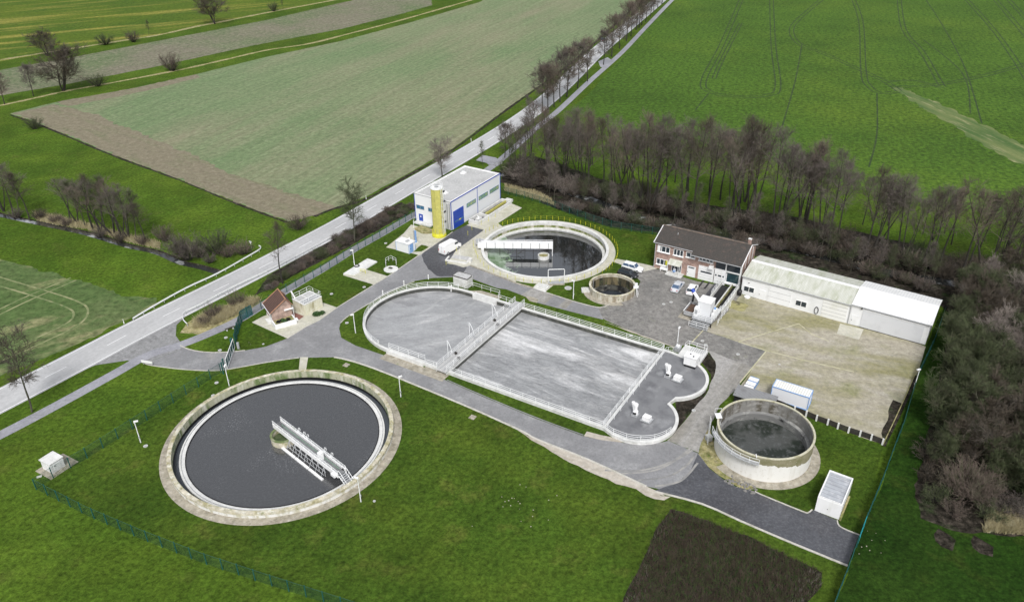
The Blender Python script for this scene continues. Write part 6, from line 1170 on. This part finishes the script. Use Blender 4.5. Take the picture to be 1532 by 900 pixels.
def shrub_proto(name, label, cat, seed, H, R_, n, mt, mc, nt=7, ns=4, tw=.02, lean=.9, up=.05, tl=.8):
    rn = random.Random(seed); T = TW(); K = TW(); root = thing(name, label, cat)
    for i in range(n):
        az = rn.uniform(0, 6.28); k = rn.random()**.6; d = Vector((cos(az)*k*lean, sin(az)*k*lean, 1)); L = H*rn.uniform(.7, 1.05)*(1-.15*k)
        st = limb(rn, Vector((cos(az)*k*R_*.25, sin(az)*k*R_*.25, -.05)), d, L, 4, .09, up); T.t(st, tw*1.6, tw*.6, 3)
        for j in range(nt):
            p, d2 = at(st, .2+.8*(j+rn.random())/nt); tp = limb(rn, p, side(rn, d2, rn.uniform(.35, .9)), tl*rn.uniform(.5, 1.2), 2, .16, up); K.t(tp, tw*.8, tw*.45, 3)
            for m in range(ns):
                q, d3 = at(tp, rn.uniform(.2, 1)); K.t(limb(rn, q, side(rn, d3, rn.uniform(.4, 1)), tl*.5*rn.uniform(.6, 1.2), 1, .1, 0), tw*.6, tw*.35, 3)
    T.b.build('stems', mt, root); K.b.build('twigs', mc, root); root['hgt'] = H; return root
USED = set()
def plant(proto, x, y, h, label, group, rot=None, wide=1.0, name=None):
    o = proto if proto.name not in USED else copy_tree(proto)
    USED.add(proto.name); s_ = h/proto['hgt']; o.location = (x, y, 0); o.scale = (s_*wide, s_*wide, s_); o.rotation_euler = (0, 0, random.uniform(0, 6.28) if rot is None else rot)
    o['label'] = label
    if group: o['group'] = group
    elif 'group' in o: del o['group']
    if name: o.name = name
    return o
RW = random.Random(11)
alder = [tree_proto('bare_tree', 'tree', 'tree', 101+i, 18, .46, 4.1, m_trunkd, [m_twig, m_twig, m_twigr, m_twigd][i % 4], nl=20, nb=6, nt=5, tr=.24, elev=40, shape='oval', stems=1, up=.08, tw=.022, ns=2) for i in range(4)]
multi = [tree_proto('bare_tree', 'tree', 'tree', 131+i, 17, .45, 3.9, m_trunkd, [m_twig, m_twigr, m_twig][i], nl=24, nb=6, nt=5, tr=.21, elev=40, stems=3, spread=.20, up=.08, tw=.022, ns=2) for i in range(3)]
slim = [tree_proto('bare_tree', 'tree', 'tree', 161+i, 12, .35, 1.8, m_trunk, [m_twigg, m_twig][i], nl=14, nb=5, nt=5, tr=.10, elev=50, tl=.9) for i in range(2)]
aven = [tree_proto('avenue_tree', 'tree', 'tree', 201+i, 12, .32, 4.0, m_trunkd, [m_twig, m_twigr][i], nl=24, nb=6, nt=6, tr=.20, elev=30, shape='round', tw=.03, up=.07) for i in range(2)]
fieldt = [tree_proto('field_tree', 'tree', 'tree', 221+i, 13, .20, 6.6, m_trunkd, m_twigd, nl=27, nb=8, nt=7, tr=.28, elev=25, shape='round', stems=3, spread=.30, tw=.035, tl=1.5) for i in range(2)]
thick = [tree_proto('thicket_tree', 'tree', 'tree', 241+i, 8, .12, 3.6, m_trunk, [m_twigg, m_twigd, m_twigp, m_twigg][i], nl=34, nb=7, nt=6, tr=.12, elev=35, shape='round', stems=4, spread=.38, tw=.024, tl=.9, ns=4) for i in range(4)]
shrub = [shrub_proto('bare_shrub', 'shrub', 'shrub', 301+i, 3.6, 1.6, 46, m_trunkd, [m_twigd, m_twig, m_twigg, m_twigp, m_twigr][i], tw=.022, ns=4) for i in range(5)]
bramb = [shrub_proto('bramble_bush', 'bush', 'bush', 331+i, 1.6, 1.6, 60, m_twigd, [m_twigr, m_twig, m_twigg][i], tw=.016, lean=1.3, up=-.03, tl=.6) for i in range(3)]
willow = shrub_proto('dome_willow', 'willow', 'shrub', 351, 5.2, 3.0, 240, m_twigg, m_twigr, nt=9, ns=3, tw=.022, lean=1.15, tl=.9)
def along(px, n, jit, seed): 
    rn = random.Random(seed); L = resample(spline(GP(px), 8), .5); out = []
    for i in range(n):
        p = L[min(len(L)-1, int((i+rn.uniform(.15, .85))*len(L)/n))]; out.append((p[0]+rn.gauss(0, jit), p[1]+rn.gauss(0, jit)))
    return sorted(out, key=lambda q: q[0]/max(q[1], 1))
def inbuild(x, y):
    a = rad(-34.15); dx, dy = x-46.6, y-140.2; u_, v_ = dx*cos(a)+dy*sin(a), -dx*sin(a)+dy*cos(a)
    if -1 < u_ < 36 and -2 < v_ < 12: return True
    a = rad(-31.75); dx, dy = x-30.8, y-152; u_, v_ = dx*cos(a)+dy*sin(a), -dx*sin(a)+dy*cos(a)
    return -2 < u_ < 20 and -2 < v_ < 11
def skyline(x):
    P = [(700, 215), (760, 190), (800, 172), (850, 176), (950, 182), (1050, 194), (1150, 196), (1200, 214), (1250, 238), (1300, 256), (1350, 272), (1400, 283), (1500, 286), (1700, 292)]
    for a, b in zip(P, P[1:]):
        if a[0] <= x <= b[0]: return a[1]+(b[1]-a[1])*(x-a[0])/(b[0]-a[0])
    return 290
def skyh(x, y, lo, hi): u_ = W(x, y, 16)[0]; return min(27, reach(x, y, skyline(u_)+RW.uniform(lo, hi)))
mid = along([(768, 250), (800, 264), (850, 278), (915, 298), (985, 316), (1050, 330), (1130, 344), (1200, 355), (1280, 376), (1350, 394), (1430, 408), (1540, 424)], 54, 1.8, 1)
for i, (x, y) in enumerate(mid):
    hh = skyh(x, y, -7, 15); plant(RW.choice(alder+multi), x, y, hh, f'tall bare tree, {ordn(i+1)} from the left in the row just beyond the stream', 'tall bare trees of the wood belt', wide=RW.uniform(.85, 1.1))
far = along([(835, 232), (900, 250), (960, 268), (1100, 296), (1250, 322), (1400, 356), (1560, 392)], 34, 2.2, 2)
for i, (x, y) in enumerate(far):
    plant(RW.choice(alder+multi), x, y, max(9, skyh(x, y, -2, 20)), f'bare tree, {ordn(i+1)} from the left in the rearmost row next to the green crop field', 'tall bare trees of the wood belt', wide=RW.uniform(.85, 1.1))
near = [p for p in along([(768, 268), (835, 298), (918, 325), (990, 337), (1100, 356), (1170, 372), (1290, 405), (1420, 438)], 30, 1.3, 3) if not inbuild(*p)]
for i, (x, y) in enumerate(near):
    plant(RW.choice(slim), x, y, RW.uniform(7, 12), f'slim young bare tree, {ordn(i+1)} from the left on the plant side of the stream', 'slim trees on the near bank')
c_ = 0
for i, (x, y) in enumerate(along([(755, 258), (850, 286), (940, 308), (1050, 332), (1200, 362), (1350, 398), (1500, 424)], 105, 2.6, 4)):
    if inbuild(x, y): continue
    c_ += 1; plant(shrub[RW.choice((0, 0, 0, 1, 3, 4, 2))], x, y, RW.uniform(2.6, 5.0), f'bare undergrowth shrub, {ordn(c_)} from the left beneath the tall trees of the wood belt', 'undergrowth shrubs of the wood belt', wide=RW.uniform(1, 1.5))
c_ = 0
for i, (x, y) in enumerate(along([(840, 310), (920, 332), (985, 342), (1060, 355), (1140, 370), (1200, 380), (1300, 408), (1400, 440)], 44, 1.1, 14)):
    if inbuild(x, y): continue
    c_ += 1; plant(shrub[RW.choice((0, 1, 2, 3, 4))], x, y, RW.uniform(2.2, 3.6), f'bare bank shrub, {ordn(c_)} from the left between the stream and the buildings', 'shrubs on the near stream bank', wide=RW.uniform(1, 1.4))
# thicket on the right
poly = GP([(1440, 445), (1428, 500), (1418, 560), (1404, 640), (1390, 700), (1440, 705), (1500, 740), (1560, 770), (1660, 780), (1640, 480), (1560, 430), (1500, 425)])
xs = [p[0] for p in poly]; ys = [p[1] for p in poly]; pts = []; rn = random.Random(9)
for _ in range(9000):
    p = (rn.uniform(min(xs), max(xs)), rn.uniform(min(ys), max(ys)))
    if inside(p, poly) and all(hypot(p[0]-q[0], p[1]-q[1]) > 3.3 for q in pts): pts.append(p)
pts = [p for p in pts if hypot(p[0]-willow_xy[0], p[1]-willow_xy[1]) > 5.0] if False else pts
wxy = G(1447, 742); pts = sorted([p for p in pts if hypot(p[0]-wxy[0], p[1]-wxy[1]) > 5.4], key=lambda p: -p[1]); rows = {}
for p in pts:
    r_ = int((max(ys)-p[1])/5); rows.setdefault(r_, []).append(p)
ri = 0
for r_ in sorted(rows):
    ri += 1
    for i, (x, y) in enumerate(sorted(rows[r_])):
        plant(thick[RW.choice((0, 0, 1, 1, 3, 3, 2))], x, y, RW.uniform(5.5, 9), f'bare thicket tree, {ordn(i+1)} from left in {ordn(ri)} rank from the rear', 'trees of the right-hand thicket', wide=RW.uniform(.9, 1.15))
willow['hgt'] = 5.2; o = plant(willow, *wxy, 5.4, 'broad dome-shaped reddish willow shrub at the lower end of the right thicket', None, wide=1.1)
for i, px in enumerate([(1392, 720), (1400, 750), (1425, 770), (1500, 765), (1530, 775), (1388, 690), (1480, 775)]):
    plant(shrub[(i*2) % 5], *G(*px), RW.uniform(2.2, 3.4), f'low bare shrub, {ordn(i+1)} around the foot of the dome-shaped willow', 'low shrubs around the dome willow', wide=1.3)
# avenue
av = [(793, 247, 84+22), (812, 167, 97), (820, 168, 0), (829, 160, 90), (838, 153, 0), (848, 145, 82), (864, 132, 0), (879, 122, 68), (927, 73, 36), (937, 62, 12), (903, 97, 0), (915, 85, 0), (944, 54, 0), (956, 42, 0), (952, 45, 4), (960, 38, 0), (966, 33, -3), (973, 25, -8), (978, 18, -10), (984, 12, -14), (990, 7, -18)]
av = av[:1]+sorted(av[1:], key=lambda q: -q[1])
for i, (x, y, ty) in enumerate(av):
    X = G(x, y); plant(aven[i % 2] if i else alder[1], *X, 18 if i == 0 else RW.uniform(12, 16), f'bare avenue tree, {ordn(i+1)} from the front along the right side of the distant road' if i else 'tall dark bare tree between the road and the algae tank wood', 'avenue trees along the road')
for i, (px, h, pr, l) in enumerate([((755, 236), 9.5, aven[0], 'dark bare roadside tree right of the blue-trimmed hall, over the road link'), ((723, 252), 7.5, slim[0], 'small bare tree close behind the far corner of the blue-trimmed hall'), ((662, 268), 9.5, None, 'pale whitish bare tree behind the blue-trimmed hall roof'), ((423, 424), 13, alder[3], 'tall bare tree standing between the road and the cycle path near the cottage'), ((530.7, 360), 12, None, 'greenish bare tree between road and path beside the raised white slab'), ((48, 616), 14.5, None, 'large bare tree at the left edge of the photo between road and cycle path'), ((870, 100), 6, slim[0], 'small bare tree at the road link under the avenue'), ((790, 190), 10, slim[1], 'bare tree on the verge between road and cycle path before the avenue')]):
    if pr is None: pr = tree_proto('roadside_tree', l, 'tree', 400+i, h, .36, 3.4, m_trunk, [m_twigp, m_twigp, m_twigp, m_twigp, m_twigg, m_twigd][i], nl=20, nb=6, nt=6, tr=.19, elev=26, shape='fan', tw=.028, up=.06)
    plant(pr, *G(*px), h, l, None)
# field trees and bushes top left
for i, (px, h, pr, w_, l) in enumerate([((322, 36), 14, fieldt[0], 1.25, 'large dark round bare tree at the top ditch'), ((95, 136), 14.5, fieldt[1], 1.45, 'wide multi-stemmed bare tree at the lower ditch, upper left'), ((72, 84), 9, fieldt[0], 1.6, 'leaning bushy bare tree above the wide multi-stemmed tree'), ((50, 144), 10.5, aven[0], 1.0, 'slim bare tree left of the wide multi-stemmed tree'), ((7, 156), 10, aven[1], 1.1, 'bare tree at the left photo edge by the lower ditch'), ((158, 67), 5.0, shrub[2], 1.5, 'greenish bush, left one of the three bushes on the upper ditch'), ((200, 63), 5.2, shrub[0], 1.1, 'dark bush, middle one of the three bushes on the upper ditch'), ((223, 54), 7.0, slim[0], 1.2, 'thin pale tree, right one of the three on the upper ditch'), ((147, 129), 4.6, shrub[2], 1.4, 'green-brown bush right of the wide multi-stemmed tree'), ((258, 106), 7.6, shrub[4], 1.0, 'flaring brown bush on the lower ditch beside the pale field'), ((53, 193), 4.0, shrub[2], 1.3, 'small green bush at the left tip of the pale field'), ((423, 15), 5.5, slim[0], 1, 'small dark tree at the top margin right of the large round tree'), ((410, 17), 5, shrub[2], 1, 'pale green shrub beside the small tree at the top margin')]):
    plant(pr, *G(*px), h, l, None, wide=w_)
# trees along the meadow stream
sl_ = [((20, 322), 12.5, 1), ((44, 327), 11.5, 3), ((5, 316), 12, 2), ((30, 325), 11, 0), ((-12, 312), 12, 1), ((105, 330), 10.5, 1), ((116, 334), 11.5, 2), ((128, 340), 12.0, 0), ((140, 345), 13, 1), ((150, 346), 13, 2), ((160, 349), 13.5, 0), ((170, 352), 13.5, 3), ((182, 354), 12.5, 2), ((193, 356), 12, 1), ((204, 357), 12, 0), ((218, 362), 9.5, 1)]
for i, (px, h, k) in enumerate(sl_): plant((alder+multi)[(i*3) % 7] if k in (1, 3) else slim[0] if k == 0 else multi[0], *G(*px), h, f'bare tree, {ordn(i+1)} from the left on the bank of the meadow stream', 'trees on the meadow stream', wide=1.4)
for i, (px, h, k) in enumerate([((247, 360), 4, 4), ((282, 388), 6.5, 1), ((300, 385), 4, 3), ((327, 380), 6, 2), ((343, 384), 3.2, 4), ((365, 380), 3.5, 4), ((270, 378), 4, 0), ((60, 328), 3, 0), ((85, 333), 2.6, 4), ((150, 356), 2.8, 1), ((180, 362), 2.8, 0), ((215, 366), 2.8, 4), ((25, 327), 3, 1), ((100, 338), 2.5, 4), ((315, 393), 2.5, 1)]):
    plant(shrub[k], *G(*px), h, f'bare shrub, {ordn(i+1)} of those on the bank of the meadow stream', 'shrubs on the meadow stream', wide=1.15)
for px, h, l in (((320, 474), 3.2, 'red-brown round bush in the reeds near the guard rail curve'), ((354, 457), 3.4, 'red-brown round bush in the reeds left of the cottage'), ((307, 486), 2.2, 'low brown bush at the left end of the reed strip'), ((549, 344), 3.2, 'brown bush at the plant side of the road beyond the greenish tree')): plant(shrub[4], *G(*px), h, l, None)
plant(shrub[0], *G(446.7, 343), 3.6, 'dark round bush at the corner of the pale field by the road', None, wide=1.4)
c_ = 0
for ln, n, sd_ in (([(404, 430), (450, 398), (500, 372), (520, 358), (560, 338), (600, 318), (618, 306)], 32, 5), ([(420, 416), (470, 385), (520, 352), (590, 315)], 22, 6), ([(590, 330), (650, 296), (700, 268)], 8, 7)):
    for x, y in along(ln, n, .6, sd_):
        c_ += 1; plant(bramb[RW.choice((0, 1, 1, 2))], x, y, RW.uniform(.8, 1.5), f'brown bramble bush, {ordn(c_)} in the hedge bank between road and cycle path', 'bramble bushes between road and path', wide=RW.uniform(.9, 1.5))
# stuff: reeds, brush bed
def blades(name, label, poly, n, h0, h1, w_, m, seed, lean=.35, z=0, cat='reeds'):
    rn = random.Random(seed); b = MB(); xs = [p[0] for p in poly]; ys = [p[1] for p in poly]; k = 0
    while k < n:
        x, y = rn.uniform(min(xs), max(xs)), rn.uniform(min(ys), max(ys))
        if not inside((x, y), poly): continue
        k += 1
        for _ in range(3):
            h = rn.uniform(h0, h1); a = rn.uniform(0, 6.28); dx, dy = rn.gauss(0, lean)*h, rn.gauss(0, lean)*h; ww = w_*rn.uniform(.6, 1.3); cx_, sy_ = cos(a)*ww, sin(a)*ww
            n0 = len(b.v); b.v += [(x-cx_, y-sy_, z), (x+cx_, y+sy_, z), (x+sy_*.6, y-cx_*.6, z), (x+dx, y+dy, z+h)]; b.f += [(n0, n0+1, n0+3), (n0+1, n0+2, n0+3), (n0+2, n0, n0+3)]
    return tag(b.build(name, m), label, cat, kind='stuff')
blades('reeds', 'tan dry reeds between the guard rail and the cycle path left of the cottage', GP([(290, 492), (320, 487), (350, 473), (392, 449), (372, 449), (338, 462), (310, 470), (292, 480)]), 2600, .6, 1.4, .05, m_reed, 1)
blades('reeds', 'tan dry reeds on the bank of the meadow stream', GP([(52, 318), (90, 325), (130, 335), (190, 352), (240, 364), (240, 374), (190, 362), (130, 344), (90, 338), (55, 330)]), 2200, .5, 1.2, .06, m_reed, 2)
blades('reeds', 'tan tall grass at the lower edge of the right thicket', GP([(1480, 770), (1532, 770), (1600, 790), (1600, 806), (1532, 800), (1470, 796)]), 1500, .8, 1.7, .05, m_reed, 3)
blades('reeds', 'tan dry grass between the rear fence and the dark wood floor', GP([(755, 276), (800, 285), (822, 296), (832, 308), (800, 298), (755, 286)]), 1200, .3, .8, .06, m_reed, 4)
bed = GP([(1006, 763), (1060, 780), (1140, 813), (1229, 856), (1226, 880), (1200, 905), (1180, 955), (905, 955), (934, 900), (966, 830), (986, 786)])
m_b1 = M('brown_brush', (.060, .042, .030), [((.12, .09, .07), .8, .5, .72, 5)], rough=.9); m_b2 = M('green_brush', (.045, .085, .018), [((.07, .10, .025), .9, .5, .7, 4)], rough=.9)
blades('brush_bed', 'dark brown twiggy brush bed in the lower lawn', bed, 9000, .25, .9, .03, m_b1, 5, .4, cat='brush')
blades('brush_bed', 'green shoots between the dark brush in the lower lawn', bed, 7000, .15, .6, .035, m_b2, 6, .5, cat='brush')
blades('brush_bed', 'pale dead stems along the left side of the brush bed', GP([(986, 790), (1000, 770), (1010, 775), (985, 830), (962, 900), (945, 955), (915, 955), (934, 900), (965, 835)]), 90, .5, .9, .03, m_twigp, 7, .2, cat='brush')
blades('brush_bed', 'pale dead stems at the right corner of the brush bed', GP([(1205, 850), (1229, 858), (1226, 880), (1200, 903), (1175, 955), (1150, 955), (1190, 880)]), 110, .5, .9, .03, m_twigp, 8, .2, cat='brush')
rn = random.Random(21)
for i in range(34):                                          # mole hills and litter
    px = (rn.gauss(775, 28), rn.gauss(748, 18)) if i < 20 else rn.choice([(1310+rn.gauss(0, 18), 815+rn.gauss(0, 14)), (1100+rn.uniform(-60, 60), 900), (380+rn.uniform(-30, 60), 515+rn.gauss(0, 4))])
    s_ = rn.uniform(.05, .11); o = tag(MB().lathe([(s_, 0), (s_*.7, s_*.5), (0, s_*.6)], n=7, closed=False).build('soil_heap', m_apron, loc=(*G(*px), 0)), 'tiny soil heap in the lawn' if i < 20 else 'tiny pale stone or soil heap in the grass', 'soil heap', 'tiny soil heaps in the lawn')
for px in ((1412, 808), (1468, 818)):
    c = G(*px); patch('mud_patch', [(c[0]+rn.uniform(.9, 1.6)*cos(a/10*2*pi), c[1]+rn.uniform(1.0, 2.2)*sin(a/10*2*pi)) for a in range(10)], .02, m_bark_soil)
